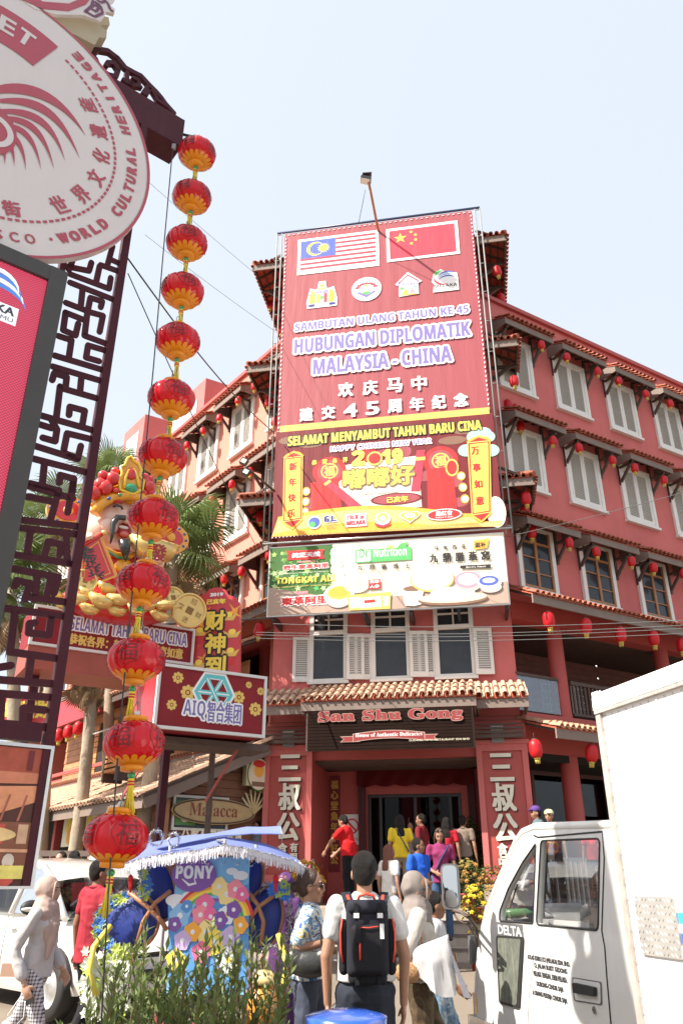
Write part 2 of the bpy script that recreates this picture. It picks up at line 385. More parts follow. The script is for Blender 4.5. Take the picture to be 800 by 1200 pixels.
def shutter_leaf(w_, h_, t=.04):
 fr_ = MB(); b = .075
 fr_.fb(Q, 0, b, 0, h_, 0, t); fr_.fb(Q, w_ - b, w_, 0, h_, 0, t); fr_.fb(Q, b, w_ - b, 0, b * 1.6, 0, t - .002); fr_.fb(Q, b, w_ - b, h_ - b, h_, 0, t - .002)
 sl = MB(); z = b * 1.6 + .012
 while z < h_ - b - .02:
  sl.box(Q.pt(b, z, .004), (w_ - 2 * b, 0, 0), (0, -.026, -.022), (0, .002, .010))
  z += .052
 sl.fb(Q, b, w_ - b, b, h_ - b, .0, .003, 1)  # darker backing sheet paints the shade between the slats
 return fr_.mesh('shutter', [CREAM]), sl.mesh('louvre_slats', [CREAM, mat('louvre_gap_shade', (.38, .36, .33), .8)])
_leaf = {}
def leaf(parent, loc, w_, h_, rot=(0, 0, 0)):
 k = (round(w_, 2), round(h_, 2))
 if k not in _leaf: _leaf[k] = shutter_leaf(w_, h_)
 a, b = _leaf[k]; o = bpy.data.objects.new('shutter', a); COL.objects.link(o); o.parent = parent; o.location = loc; o.rotation_euler = rot
 p = bpy.data.objects.new('louvre_slats', b); COL.objects.link(p); p.parent = parent; p.location = loc; p.rotation_euler = rot; p['kind'] = 'stuff'
_wf = {}
def shutter_window(parent, fr, s, z, w_=1.27, h_=1.78):
 if 'sw' not in _wf:
  m = MB(); b = .085
  m.fb(Q, -.03, b, 0, h_, 0, .07); m.fb(Q, w_ - b, w_ + .03, 0, h_, 0, .07); m.fb(Q, b, w_ - b, h_ - b, h_, 0, .068); m.fb(Q, -.06, w_ + .06, -.07, .0, 0, .12); m.fb(Q, b, w_ - b, 0, .05, 0, .068)
  m.fb(Q, b, w_ - b, .05, h_ - b, 0, .008)
  for x in (b - .02, w_ - b + .005):
   for zz in (.25, h_ - .35): m.fb(Q, x, x + .015, zz, zz + .09, .07, .08)
  _wf['sw'] = m.mesh('shutter_window', [CREAM])
 o = inst('shutter_window', _wf['sw'], parent, fr.pt(s, z, .004), (0, 0, rotz(fr)))
 lw = (w_ - .17) / 2 - .004
 leaf(o, (.086, -.012, .055), lw, h_ - .15); leaf(o, (.086 + lw + .006, -.012, .055), lw, h_ - .15)
def wood_window(parent, fr, s, z, w_=1.22, h_=1.62):
 if 'ww' not in _wf:
  m = MB(); b = .10
  m.fb(Q, -.02, b, -.04, h_, 0, .08); m.fb(Q, w_ - b, w_ + .02, -.04, h_, 0, .08); m.fb(Q, b, w_ - b, h_ - .08, h_, 0, .078); m.fb(Q, -.05, w_ + .05, -.1, -.04, 0, .12)
  _wf['ww'] = m.mesh('wooden_window', [CREAM])
  s_ = MB(); x0, x1 = b, w_ - b; mid = w_ / 2; zt = h_ * .74
  for x, ww in ((x0, .05), (mid - .04, .08), (x1 - .05, .05)): s_.fb(Q, x, x + ww, 0, h_ - .08, .012, .06)
  for zz in (0, zt - .03): s_.fb(Q, x0 + .05, mid - .04, zz, zz + .06, .012, .055); s_.fb(Q, mid + .04, x1 - .05, zz, zz + .06, .012, .055)
  for k in (1, 2):
   zz = zt * k / 3; s_.fb(Q, x0 + .05, mid - .04, zz - .012, zz + .018, .012, .045); s_.fb(Q, mid + .04, x1 - .05, zz - .012, zz + .018, .012, .045)
  _wf['ws'] = s_.mesh('casement', [WOOD])
  pm = MB(); pm.fb(Q, 0, 1, 0, 1, 0, .004); _wf['pane'] = pm.mesh('pane', [PANE])
 o = inst('wooden_window', _wf['ww'], parent, fr.pt(s, z, .004), (0, 0, rotz(fr)))
 c = bpy.data.objects.new('casement', _wf['ws']); COL.objects.link(c); c.parent = o
 x0, x1 = .15, w_ - .15; mid = w_ / 2; zt = h_ * .74
 cells = [(x, xx, zz0, zz1) for (x, xx) in ((x0, mid - .04), (mid + .04, x1)) for (zz0, zz1) in [(.06, zt / 3 - .012), (zt / 3 + .018, zt * 2 / 3 - .012), (zt * 2 / 3 + .018, zt - .03), (zt + .03, h_ - .08)]]
 for (a, b, c0, c1) in cells:
  p = bpy.data.objects.new('pane', _wf['pane']); COL.objects.link(p); p.parent = o; p.location = (a, -.014, c0); p.scale = (b - a, 1, c1 - c0); p.rotation_euler = (random.uniform(-.02, .02), 0, random.uniform(-.03, .03))

# ---------------------------------------------------------------- the red corner building
B = thing('shophouse', 'large red corner shophouse with tiled window hoods, tiers of white shutters and an arcaded entrance', 'building', CR)
def wallbox(fr, s0, s1, z0, z1, o0, o1, m=WALL, nm='wall'):
 return MB().fb(fr, s0, s1, z0, z1, o0, o1).build(nm, m, B)
wallbox(F, 0, WF, 4.7, 18.35, -7, 0)
MB().fb(F, -.15, WF + .15, 18.35, 18.5, -7, .12).build('roof_slab', TRIM, B)
def tower_hood(zf):
 e = .80; eo = .90; dr = .45; W_ = WF
 A = Fr(F.pt(0, 0), F.e, F.n)
 tl = MB(); un = MB(); wd = MB()
 back = 5.2; zt = zf + dr
 def P(s_, o_, z_): return F.pt(s_, z_, o_)
 FL, FRr, BR_, BL_ = (-e, eo), (W_ + e, eo), (W_ + e, -back), (-e, -back)
 tFL, tFR, tBR, tBL = (0, 0), (W_, 0), (W_, -back), (0, -back)
 for (a, b, c, d) in ((FL, FRr, tFR, tFL), (FRr, BR_, tBR, tFR), (BL_, FL, tFL, tBL)):
  q = [P(*a, zf), P(*b, zf), P(*c, zt), P(*d, zt)]; un.add(q + [p - V((0, 0, .03)) for p in q], [(0, 1, 2, 3), (7, 6, 5, 4), (0, 4, 5, 1)], 0)
 upF = (P(0, 0, zt) - P(0, eo, zf)).normalized(); LF = (P(0, 0, zt) - P(0, eo, zf)).length
 W2 = W_ + 2 * e
 tiles(tl, P(-e, eo, zf + .02) - upF * .05, F.e, upF, W2, LF, lim=lambda x: (0, LF * min(1, min(x, W2 - x) / e)))
 for sx, sg in ((W_ + e, -1), (-e, 1)):
  up = (P(W_ if sg < 0 else 0, 0, zt) - P(sx, 0, zf)).normalized(); LS = hypot(e, dr); D = back + eo
  tiles(tl, P(sx, eo, zf + .02) - up * .05, -F.n, up, D, LS, lim=lambda y: (0, LS * min(1, max(.02, y / eo))))
  tl.tube([P(sx, eo, zf + .08), P(W_ if sg < 0 else 0, 0, zt + .08)], .07, 6)
 wd.beam(P(-e, eo - .02, zf - .12), P(W_ + e, eo - .02, zf - .12), .04, .2, mi=0)
 for sx in (-e + .02, W_ + e - .02):
  wd.beam(P(sx, eo, zf - .10), P(sx, -back, zf - .10), .04, .16, mi=1)
 for sx, sw in ((W_ + e, W_), (-e, 0)):
  y = eo - .15
  while y > -back:
   wd.beam(P(sx, y, zf - .055), P(sw, y, zt - .055), .05, .06, mi=1); y -= .42
  for fq in (.25, .5, .75):
   x = sw + (sx - sw) * fq; zz = zt - dr * fq - .05; wd.beam(P(x, eo - .1, zz), P(x, -back, zz), .035, .03, mi=1)
  for y in (.0 - .1, -1.1, -2.2, -3.3, -4.4):
   wd.beam(P(sw, y, zf - .62), P(sx - .16 * (1 if sx > 0 else -1), y, zf - .14), .08, .09, mi=1)
   wd.beam(P(sw, y, zf - .16), P(sx, y, zf - .16), .07, .08, mi=1)
 x = -e + .3
 while x < W_ + e:
  wd.beam(P(x, eo - .05, zf - .055), P(min(max(x, 0), W_), 0, zt - .055), .05, .06, mi=1); x += .45
 for sx in (.2, W_ / 2, W_ - .2):
  wd.beam(P(sx, 0, zf - .62), P(sx, eo - .15, zf - .14), .08, .09, mi=1)
 h = wd.build('wrapping_hood', [FASC, BROWN], B)
 stuff(tl.build('roof_tiles', TILE, h, recalc=False)); un.build('soffit', TILEU, h)
for zf in (17.92, 14.33, 10.28): tower_hood(zf)
def wing(fr, sg, length, wallm, rows_s, full=True):
 """sg=+1: runs to +s; -1: runs to -s"""
 def b(s0, s1, z0, z1, o0, o1, m=wallm, nm='wall'):
  a, c = (s0, s1) if sg > 0 else (-s1, -s0); return MB().fb(fr, a, c, z0, z1, o0, o1).build(nm, m, B)
 b(0, length, 7.55, 16.55, -.3, 0)
 b(0, length, 7.10, 7.548, -.35, .02, TRIM, 'beam')
 b(-.05, length, 16.55, 16.68, -.3, .10, TRIM, 'coping')
 b(0, length, 16.2, 16.548, -9, -.302)
 b(0, length, 4.6, 4.95, -2.2, .04, TRIM, 'balcony_slab')
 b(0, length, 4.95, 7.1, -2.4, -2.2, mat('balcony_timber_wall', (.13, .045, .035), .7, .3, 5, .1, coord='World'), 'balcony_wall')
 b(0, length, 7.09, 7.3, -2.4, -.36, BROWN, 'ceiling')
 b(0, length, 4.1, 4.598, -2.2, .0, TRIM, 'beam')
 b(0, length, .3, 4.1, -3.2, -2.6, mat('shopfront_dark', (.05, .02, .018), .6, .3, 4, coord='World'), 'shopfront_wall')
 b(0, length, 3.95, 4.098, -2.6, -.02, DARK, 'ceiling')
 b(length, length + .3, .3, 16.5, -9, 0)
 for z, kind in ((13.70, 0), (10.72, 0), (7.97, 1)):
  for s0 in rows_s:
   s_ = s0 if sg > 0 else -s0 - 1.27
   if kind == 0: shutter_window(B, fr, s_, z)
   else: wood_window(B, fr, s_, z)
   zh = z + (1.85 if kind == 0 else 1.58)
   place_hood(B, fr, s_ - .10 if sg > 0 else s_ - .30, zh, 1.75 if sg > 0 else 1.62)
 for zf, out, dr, ln0 in ((7.34 if sg > 0 else 7.62, 1.05, .5, -.3), (4.42, 1.2, .35, -.2)):
  a, c = (ln0, length) if sg > 0 else (-length, -ln0)
  tl = MB(); un = MB(); wd = MB(); Wd = c - a; up = (fr.pt(0, zf + dr, 0) - fr.pt(0, zf, out)).normalized(); LEN = hypot(out, dr)
  q = [fr.pt(a, zf, out), fr.pt(c, zf, out), fr.pt(c, zf + dr, .01), fr.pt(a, zf + dr, .01)]
  un.add(q + [p - V((0, 0, .03)) for p in q], [(0, 1, 2, 3), (7, 6, 5, 4), (0, 4, 5, 1), (1, 5, 6, 2), (3, 7, 4, 0)])
  tiles(tl, fr.pt(a, zf + .02, out) - up * .05, fr.e, up, Wd, LEN)
  wd.beam(fr.pt(a, zf - .12, out - .02), fr.pt(c, zf - .12, out - .02), .04, .2, mi=0)
  x = a + .1
  while x < c: wd.beam(fr.pt(x, zf - .05, out - .05), fr.pt(x, zf + dr - .06, .02), .06, .06, mi=1); x += .5
  h = wd.build('long_eave', [FASC, BROWN], B); stuff(tl.build('roof_tiles', TILE if zf > 5 else TILEB, h, recalc=False)); un.build('soffit', TILEU, h)
 for s_ in [1.5 + 3.9 * k for k in range(int(length / 3.9))]:
  c = fr.pt(s_ * sg, 0, -.17)
  MB().lathe([(.21, 4.95), (.2, 5.2), (.185, 7.1)], (c.x, c.y, 0), 20).build('column', TRIM, B)
  MB().lathe([(.27, .3), (.27, .9), (.22, .95), (.2, 4.1)], (c.x, c.y, 0), 20).build('column', TRIM, B)
wing(R, 1, 15.5, WALL, [.38 + 2.17 * k for k in range(7)])
wing(L, -1, 20.5, WALL_LIT, [.33 + 2.17 * k for k in range(9)])
wallbox(F, -.25, 0, .3, 16.5, -3.5, -.66, WALL_LIT)
b1 = MB(); b1.fb(R, -.02, 1.3, 5.78, 5.84, -.06, .0); b1.fb(R, 1.7, 5.2, 5.74, 5.82, -.08, .0); b1.fb(R, 1.7, 5.2, 5.02, 5.08, -.08, 0); b1.fb(R, 5.6, 9.1, 5.74, 5.82, -.08, .0); b1.fb(R, 5.6, 9.1, 5.02, 5.08, -.08, 0)
rail = b1.build('balcony_rail', BROWN, B)
bal = MB(); bal.fb(Q, 0, .045, 0, .66, 0, .045); balm = bal.mesh('baluster', [BROWN])
for a in (1.7, 5.6):
 for k in range(27): inst('baluster', balm, rail, R.pt(a + .06 + k * .13, 5.08, -.06), (0, 0, rotz(R)))
MB().fb(R, .02, 1.28, 5.0, 5.78, -.035, -.025).build('glass_panel', GLASS, B)
for s_ in (.9, 2.9, 4.0, 5.3, 6.9, 8.3):
 m = MB(); w_ = .55; m.fb(R, s_ - .04, s_ + w_ + .04, 5.55, 6.55, -2.196, -2.15, 0); m.fb(R, s_, s_ + w_, 5.6, 6.5, -2.15, -2.145, 1)
 for k in range(5): m.fb(R, s_ + w_ * k / 4 - .012, s_ + w_ * k / 4 + .012, 5.6, 6.5, -2.144, -2.12, 2)
 for k in range(6): m.fb(R, s_, s_ + w_, 5.6 + .9 * k / 5 - .012, 5.6 + .9 * k / 5 + .012, -2.119, -2.11, 2)
 m.build('barred_window', [BROWN, PANE, CREAM], B)
for k in range(14):                                                            # horizontal boards of the balcony wall
 MB().fb(R, 0, 15.4, 4.97 + .15 * k, 5.108 + .15 * k, -2.198 + .0, -2.185 + .006 * (k % 2)).build('board', mat('balcony_board', (.16, .055, .04), .65, .3, 5, .1, coord='World'), B)
m = MB()
for s_ in (1.5, 2.75, 4.0, 5.2): m.fb(R, s_, s_ + .09, 1.0, 3.95, -1.52, -1.4)
for z in (2.55, 3.86): m.fb(R, 1.5, 5.2, z, z + .09, -1.50, -1.42)
m.build('shopfront_frame', mat('shopfront_frame', (.10, .03, .03), .5, .2, 5), B)
MB().fb(R, 1.5, 5.2, 1.0, 3.95, -1.47, -1.462).build('shop_glass', glassmat('shop_glass', alpha=.4, refl=.3), B)
MB().fb(R, .0, 6.5, .3, 1.1, -2.6, .3).build('terrace', STONED, B)
MB().fb(R, 5.2, 9, 1.0, 4.0, -1.5, -1.2).build('wall', TRIM, B)
m = MB(); m.fb(R, 3.2, 3.75, 2.1, 2.9, .06, .075);
pst = MB(); pst.fb(R, 4.3, 5.4, 1.5, 3.1, -1.2 + .9, -1.17 + .9);
o = pst.build('poster', mat('poster_yellow', (.65, .50, .10), .5, .3, 3, coord='World'), None); tag(o, 'yellow poster with a green fruit between the red columns beside the truck', 'poster')
MB().poly(lambda x, y, t: R.pt(4.85 + x, 2.2 + y, -.268 + t), circ(20, .3, .4), .003).build('fruit', mat('poster_green', (.25, .42, .05), .5), o)
pk = MB(); pk.fb(Q, 0, .05, 0, .85, 0, .05); pkm = pk.mesh('picket', [CREAM]); tr_ = MB().fb(R, .2, 6.4, 1.93, 2.0, .2, .28).build('terrace_rail', CREAM, B)
for k in range(44): inst('picket', pkm, tr_, R.pt(.25 + .14 * k, 1.1, .27), (0, 0, rotz(R)))
def roofbox(uv, Y, w1, w2, h):
 P = at(*uv, Y); e1 = R.e; e2 = dL
 MB().box(P - V((0, 0, h)), e1 * w1, e2 * w2, (0, 0, h)).build('rooftop_room', WALL, B)
 m = MB(); n2 = nL
 m.box(P + e2 * .5 - V((0, 0, h)) + n2 * .004, e2 * (w2 - 1), n2 * .03, (0, 0, h - .7)); m.build('rooftop_glazing', mat('pale_glass', (.45, .52, .55), .1, .2, 1), B)
roofbox((241.6, 443), 24.5, 2.2, 3.0, 3.2); roofbox((170.7, 485.3), 33, 3.2, 2.4, 3.5)

# ---------------------------------------------------------------- tower ground and first floor
for x in (.92, 2.40, 3.88):
 m = MB(); w_ = .88; h_ = 1.85
 for a in (-.02, w_ - .08): m.fb(Q, a, a + .1, -.02, h_, 0, .07)
 m.fb(Q, .08, w_ - .08, h_ - .1, h_, 0, .065); m.fb(Q, -.05, w_ + .05, -.08, -.02, 0, .13); m.fb(Q, .08, w_ - .08, 1.10, 1.20, 0, .09); m.fb(Q, .08, w_ - .08, -.02, .05, 0, .065)
 m.fb(Q, w_ / 2 - .02, w_ / 2 + .02, 1.2, h_ - .1, 0, .05); m.fb(Q, .08, w_ - .08, 1.46, 1.50, 0, .045)
 o = inst('casement_window', m.mesh('casement_window', [CREAM]), B, F.pt(x, 5.78, .004), (0, 0, rotz(F)))
 pm = MB(); pm.fb(Q, .08, w_ - .08, .05, 1.10, .003, .012); q = inst('pane', pm.mesh('pane', [PANE])); q.parent = o
 for c in ((.08, w_ / 2 - .02, 1.2, 1.46), (w_ / 2 + .02, w_ - .08, 1.2, 1.46), (.08, w_ / 2 - .02, 1.5, 1.75), (w_ / 2 + .02, w_ - .08, 1.5, 1.75)):
  pm = MB(); pm.fb(Q, c[0], c[1], c[2], c[3], .003, .012); q = inst('pane', pm.mesh('pane', [PANE])); q.parent = o
 leaf(o, (-.42, -.05, 0), .42, 1.08, (0, 0, radians(8))); leaf(o, (w_ - .0, -.05 - .06, 0), .42, 1.08, (0, 0, radians(8)))
def pillar(s0, s1):
 wallbox(F, s0, s1, 1.5, 4.72, -.8, .28, TRIM, 'pillar')
 wallbox(F, s0 - .04, s1 + .04, 1.1, 1.5, -.82, .32, mat('plinth_cream', (.45, .36, .28), .8, .1, 4, .1, coord='World'), 'plinth')
 wallbox(F, s0 - .05, s1 + .05, 4.22, 4.30, -.2, .36, WALL, 'cornice')
 m = MB(); a, b = s0 + .0, s1 - .0
 m.fb(F, a, a + .12, 1.55, 4.22, .28, .325); m.fb(F, b - .12, b, 1.55, 4.22, .28, .325); m.fb(F, a + .12, b - .12, 4.08, 4.22, .28, .323); m.fb(F, a + .12, b - .12, 1.55, 1.68, .28, .323)
 m.build('panel_frame', WALL, B)
pillar(-.02, 1.06); pillar(4.64, 5.72)
LET = mat('cream_raised_letters', (.72, .68, .56), .6, .08, 5); LSH = mat('letter_drop_shadow', (.10, .02, .02), .7)
def zz7(x, y): return (290 + x / 2.424, 780 + y / 2.424)
for i, (c3, small1, small2) in enumerate((([(120, 290), (119, 372), (115, 457)], [(99, 520), (98, 548)], [(131, 516), (131, 546)]), ([(720, 288), (727, 373), (732, 461)], [(723, 521), (727, 549)], [(752, 518), (756, 546)]))):
 for body, pts, sz in (('三叔公', c3, .50), ('食品', small1, .21), ('有限', small2, .17)):
  if i == 1 and body == '有限': continue
  for k, ch in enumerate(body):
   s_, z_ = F.px(*zz7(*pts[k]), .34); sh = .58 if sz > .4 else sz * 1.1
   mb = MB(); text_mb(mb, ch, lambda x, y, oo: F.pt(x + .025, y - .02, oo), s_ - sz / 2, z_ - sh / 2, s_ + sz / 2, z_ + sh / 2, o=.29, bold=.018 if sz > .4 else .008, mi=1)  # dark copy shifted down and right, painted as the character's shadow
   text_mb(mb, ch, lambda x, y, oo: F.pt(x, y, oo), s_ - sz / 2, z_ - sh / 2, s_ + sz / 2, z_ + sh / 2, o=.335, bold=.02 if sz > .4 else .008, mi=0)
   mb.build('raised_character', [LET, LSH], B, recalc=False)
wallbox(F, 1.06, 4.64, 4.0, 4.72, -.6, .2, TRIM, 'lintel')
wallbox(F, 1.06, 4.64, 3.95, 4.0, -3.2, .0, BROWN, 'ceiling')
wallbox(F, 1.06, 2.02, 1.1, 3.95, -2.0, -1.6, TRIM, 'wall'); wallbox(F, 4.22, 4.64, 1.1, 3.95, -2.0, -1.6, TRIM, 'wall')
wallbox(F, 2.02, 4.22, 3.42, 3.95, -2.0, -1.602, TRIM, 'wall')
wallbox(F, -.02, 1.06, .3, 4.7, -6, -.83, TRIM, 'wall'); wallbox(F, 4.64, 5.72, .3, 4.7, -6, -.83, TRIM, 'wall')
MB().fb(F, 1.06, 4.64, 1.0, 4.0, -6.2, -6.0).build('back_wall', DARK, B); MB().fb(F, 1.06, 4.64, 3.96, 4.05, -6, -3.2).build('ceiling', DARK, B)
m = MB()
for x in (2.02, 2.28, 3.10, 3.92, 4.14): m.fb(F, x, x + .07, 1.1, 3.42, -1.78, -1.70)
m.fb(F, 2.02, 4.22, 3.35, 3.42, -1.79, -1.69); m.build('door_frame', BLACK, B)
for a, b in ((2.35, 3.10), (3.17, 3.92)): MB().fb(F, a, b, 1.12, 3.35, -1.745, -1.737).build('glass_door', glassmat('door_glass', alpha=.3, refl=.3), B)
for x in (2.98, 3.28): MB().tube([F.pt(x, 1.7, -1.66), F.pt(x, 2.9, -1.66)], .018, 8).build('door_handle', ALU, B)
DR = mat('red_satin', (.11, .005, .007), .4, .1, 6, coord='World')
m = MB(); n = 60
for j in range(5):
 for i in range(n + 1):
  t = i / n; s_ = 1.78 + t * 2.75; zz = 3.98 - j * .09 - (.05 * abs(sin(t * pi * 6)) * j / 4); m.v.append(F.pt(s_, zz, -1.52 + .015 * sin(t * 40 + j) + .03 * j))
m.f = [(j * (n + 1) + i, j * (n + 1) + i + 1, (j + 1) * (n + 1) + i + 1, (j + 1) * (n + 1) + i) for j in range(4) for i in range(n)]; m.m = [0] * len(m.f); m.sm = [True] * len(m.f)
dr_ = m.build('door_drape', DR, None, recalc=False); tag(dr_, 'red cloth swag hung along the top of the dark entrance doorway', 'drape')
for x in (1.80, 4.36):
 m = MB(); n = 16
 for j in range(2):
  for i in range(n + 1): m.v.append(F.pt(x + .18 * i / n + (.02 if j else 0), 3.9 - 2.2 * j, -1.5 + .035 * sin(i * 2.1)))
 m.f = [(i, i + 1, n + 2 + i, n + 1 + i) for i in range(n)]; m.m = [0] * n; m.sm = [True] * n
 m.build('side_tail', DR, dr_, recalc=False)
m = MB(); m.poly(lambda x, y, t: F.pt(2.98 + x, 3.62 + y + .55, -.62 + t), circ(36, .95, .24), .05)
cb = m.build('carved_board', mat('carved_dark_red', (.10, .015, .015), .5), None); tag(cb, 'dark oval board with three carved characters hanging above the doorway', 'sign board')
text(F, '三叔公', (2.4, 4.05), (3.56, 4.3), -.56, [mat('dull_gold', (.20, .10, .04), .5, metal=.2)], cb, px=False, bold=.01)
GC = mat('couplet_gold', (.55, .33, .05), .45, metal=.3)
cp = MB().fb(F, 1.1, 1.36, 1.75, 3.85, -1.597, -1.56).build('couplet_board', IDR, None); tag(cp, 'narrow dark red board of gold characters behind the left entrance pillar', 'sign board')
for k, ch in enumerate('福心堂魚年年好公'): text(F, ch, (1.14, 3.55 - k * .235), (1.32, 3.75 - k * .235), -1.555, [GC], cp, px=False, bold=.006, name='character')
m = MB().fb(F, 1.42, 1.86, 2.32, 2.98, -1.597, -1.585).build('no_smoking_sign', IW, None); tag(m, 'white sign with a red barred circle on the wall left of the doors', 'sign')
ar = MB();
for k in range(24):
 a0, a1 = 2 * pi * k / 24, 2 * pi * (k + 1) / 24
 ar.add([F.pt(1.64 + r_ * cos(a), 2.72 + r_ * sin(a), -1.582) for r_, a in ((.17, a0), (.17, a1), (.135, a1), (.135, a0))], [(0, 1, 2, 3)])
ar.add([F.pt(1.64 + x, 2.72 + y, -1.580) for x, y in ((-.12, .09), (-.09, .12), (.12, -.09), (.09, -.12))], [(0, 1, 2, 3)])
ar.build('ring', IRB, m, recalc=False); text(F, 'NO SMOKING', (1.46, 2.40), (1.82, 2.48), -1.58, [IRB], m, px=False)
ev = MB()
for s0, s1, out in ((.98, 4.72, 1.25), (-.1, .98, .95), (4.72, 5.80, .95)):
 ev.add([F.pt(s0, 5.10, out), F.pt(s1, 5.10, out), F.pt(s1, 5.62, .01), F.pt(s0, 5.62, .01), F.pt(s0, 5.06, out), F.pt(s1, 5.06, out), F.pt(s1, 5.58, .01), F.pt(s0, 5.58, .01)], [(0, 1, 2, 3), (7, 6, 5, 4), (0, 4, 5, 1), (1, 5, 6, 2), (3, 7, 4, 0)], 1)
 ev.fb(F, s0, s1, 4.87, 5.055, out - .06, out - .02, 0)
 ev.fb(F, s0 + .01, s0 + .05, 4.87, 5.055, .0, out - .062, 0); ev.fb(F, s1 - .05, s1 - .01, 4.87, 5.055, .0, out - .062, 0)
eave = ev.build('entrance_eave', [FASC, TILEU], B)
def barrel(rr, ln):
 m = MB(); seg = 6; vs = []
 for y, q, zo in ((0, rr, .03), (ln, rr * .84, .006)):
  for j in range(seg + 1): a = pi * j / seg; vs.append((-cos(a) * q, y, zo + sin(a) * q))
 for j in range(seg + 1): a = pi * j / seg; vs.append((-cos(a) * rr * .8, 0, .03 + sin(a) * rr * .8))
 fs = [(j, j + 1, seg + 2 + j, seg + 1 + j) for j in range(seg)] + [(j, j + 1, 2 * seg + 3 + j, 2 * seg + 2 + j) for j in range(seg)]
 m.add(vs, fs, 0, False); m.add([(rr * .8, -.015, .0), (.165 - rr * .8, -.015, .0), (.165 - rr * .8, ln, .0), (rr * .8, ln, 0), (rr * .8, -.015, -.03), (.165 - rr * .8, -.015, -.03)], [(0, 1, 2, 3), (4, 5, 1, 0)])
 return m.mesh('tile', [TILEP], recalc=False)
bt = barrel(.062, .46)
for s0, s1, out in ((.98, 4.72, 1.25), (-.1, .98, .95), (4.72, 5.80, .95)):
 sl = atan2(.54, out); n = int((s1 - s0) / .165)
 for i in range(n):
  for k in range(3 if out > 1 else 2):
   d = k * .44 * cos(sl); hh = k * .44 * sin(sl)
   o = inst('tile', bt, eave, F.pt(s0 + .09 + i * (s1 - s0) / n - .02 + random.uniform(-.006, .006), 5.11 + hh, out + .05 - d), (sl, 0, rotz(F) + random.uniform(-.02, .02)))
for s0, s1 in ((.02, 1.12), (4.66, 5.66)):
 for k in range(6): MB().fb(F, s0, s1, 4.32 + .09 * k, 4.39 + .075 * k, .5, .54 + .01 * (k % 2)).build('board', BROWN, B)
def flood(loc, rz, label, tilt=-.5):
 t = thing('floodlight', label, 'floodlight', loc, 'floodlights on the entrance pillars', rz)
 a = MB(); a.cbox((0, -.10, 0), .30, .09, .22, Matrix.Rotation(tilt, 3, 'X').to_4x4()); o = inst('housing', a.mesh('housing', [mat('flood_housing', (.30, .30, .31), .4, metal=.4)])); o.parent = t
 a = MB(); M = Matrix.Rotation(tilt, 4, 'X'); a.cbox(V((0, -.10, 0)) + M @ V((0, -.048, 0)), .25, .006, .17, M); o = inst('lens', a.mesh('lens', [mat('flood_lens', (.75, .74, .62), .15, .1)])); o.parent = t
 a = MB(); a.cbox((0, -.05, -.19), .26, .10, .12); o = inst('ballast_box', a.mesh('ballast_box', [STEEL])); o.parent = t
 a = MB(); a.tube([(-.17, -.1, 0), (-.17, -.02, 0), (.17, -.02, 0), (.17, -.1, 0)], .012, 6); o = inst('bracket', a.mesh('bracket', [STEEL])); o.parent = t
for (u, v), lb in (((338, 862), 'square grey floodlight above the left entrance pillar'), ((582, 856), 'square grey floodlight above the right entrance pillar')):
 s_, z_ = F.px(u, v, .4); flood(F.pt(s_, z_, .30), rotz(F), lb)
MB().fb(F, .3, 5.4, .3, 1.1, -6, 1.3).build('porch_floor', STONE, B)
MB().fb(F, -1.6, .3, .3, 1.1, -1, .4).build('porch_floor', STONED, B); MB().fb(F, 5.4, 7.3, .3, 1.1, -1, .45).build('porch_floor', STONED, B)
for k in range(4):
 z1 = 1.1 - .195 * (k + 1); MB().fb(F, .32 - .0 * k, 5.9, .3, z1, 1.302 + .38 * k, 1.30 + .38 * (k + 1)).build('step', STONE, B)
 MB().fb(F, .30, 5.92, z1 - .04, z1 + .004, 1.30 + .38 * (k + 1) - .03, 1.30 + .38 * (k + 1) + .02).build('step_nosing', STONED, B)
# ---------------------------------------------------------------- shop sign over the entrance
sg = thing('shop_sign', 'dark slatted shop sign with raised red lettering and ribbon over the entrance', 'sign', F.pt(2.83, 4.0, 1.1))
for k in range(12): MB().fb(F, 1.14, 4.60, 4.06 + .066 * k, 4.118 + .066 * k, 1.20, 1.235 + .004 * (k % 2)).build('slat', mat('sign_slat', (.018, .009, .007), .9, .25, 6, spec=.1), sg)
MB().fb(F, 1.10, 4.64, 4.04, 4.862, 1.12, 1.198).build('backing', BROWN, sg)
SR = mat('sign_letter_red', (.25, .03, .03), .5, .05); SO = mat('sign_letter_rim', (.36, .24, .20), .6)
text(F, '𝐒𝐚𝐧 𝐒𝐡𝐮 𝐆𝐨𝐧𝐠', zz7(200, 168), zz7(609, 117), 1.27, [SR, SO], sg, halo=.010, bold=.010)
a = Art(F, 1.262); cx0, cz0 = a.c(*zz7(262, 205)); cx1, cz1 = a.c(*zz7(541, 198));
def band(x0, x1, zc, h, dip, m, n=14, wave=1.0):
 top = [(x0 + (x1 - x0) * i / n, zc + h / 2 + dip * sin(pi * i / n * wave)) for i in range(n + 1)]; bot = [(x, z - h) for x, z in reversed(top)]
 a.shape(top + bot, m)
zc = (cz0 + cz1) / 2
a.shape([(cx0, zc - .09), (cx0 + .42, zc - .09), (cx0 + .42, zc + .03), (cx0, zc + .03), (cx0 + .08, zc - .03)], SO); a.shape([(cx1, zc - .09), (cx1 - .42, zc - .09), (cx1 - .42, zc + .03), (cx1, zc + .03), (cx1 - .08, zc - .03)], SO)
band(cx0 + .27, cx1 - .27, zc - .01, .17, .06, SO); band(cx0 + .29, cx1 - .29, zc - .01, .14, .06, SR)
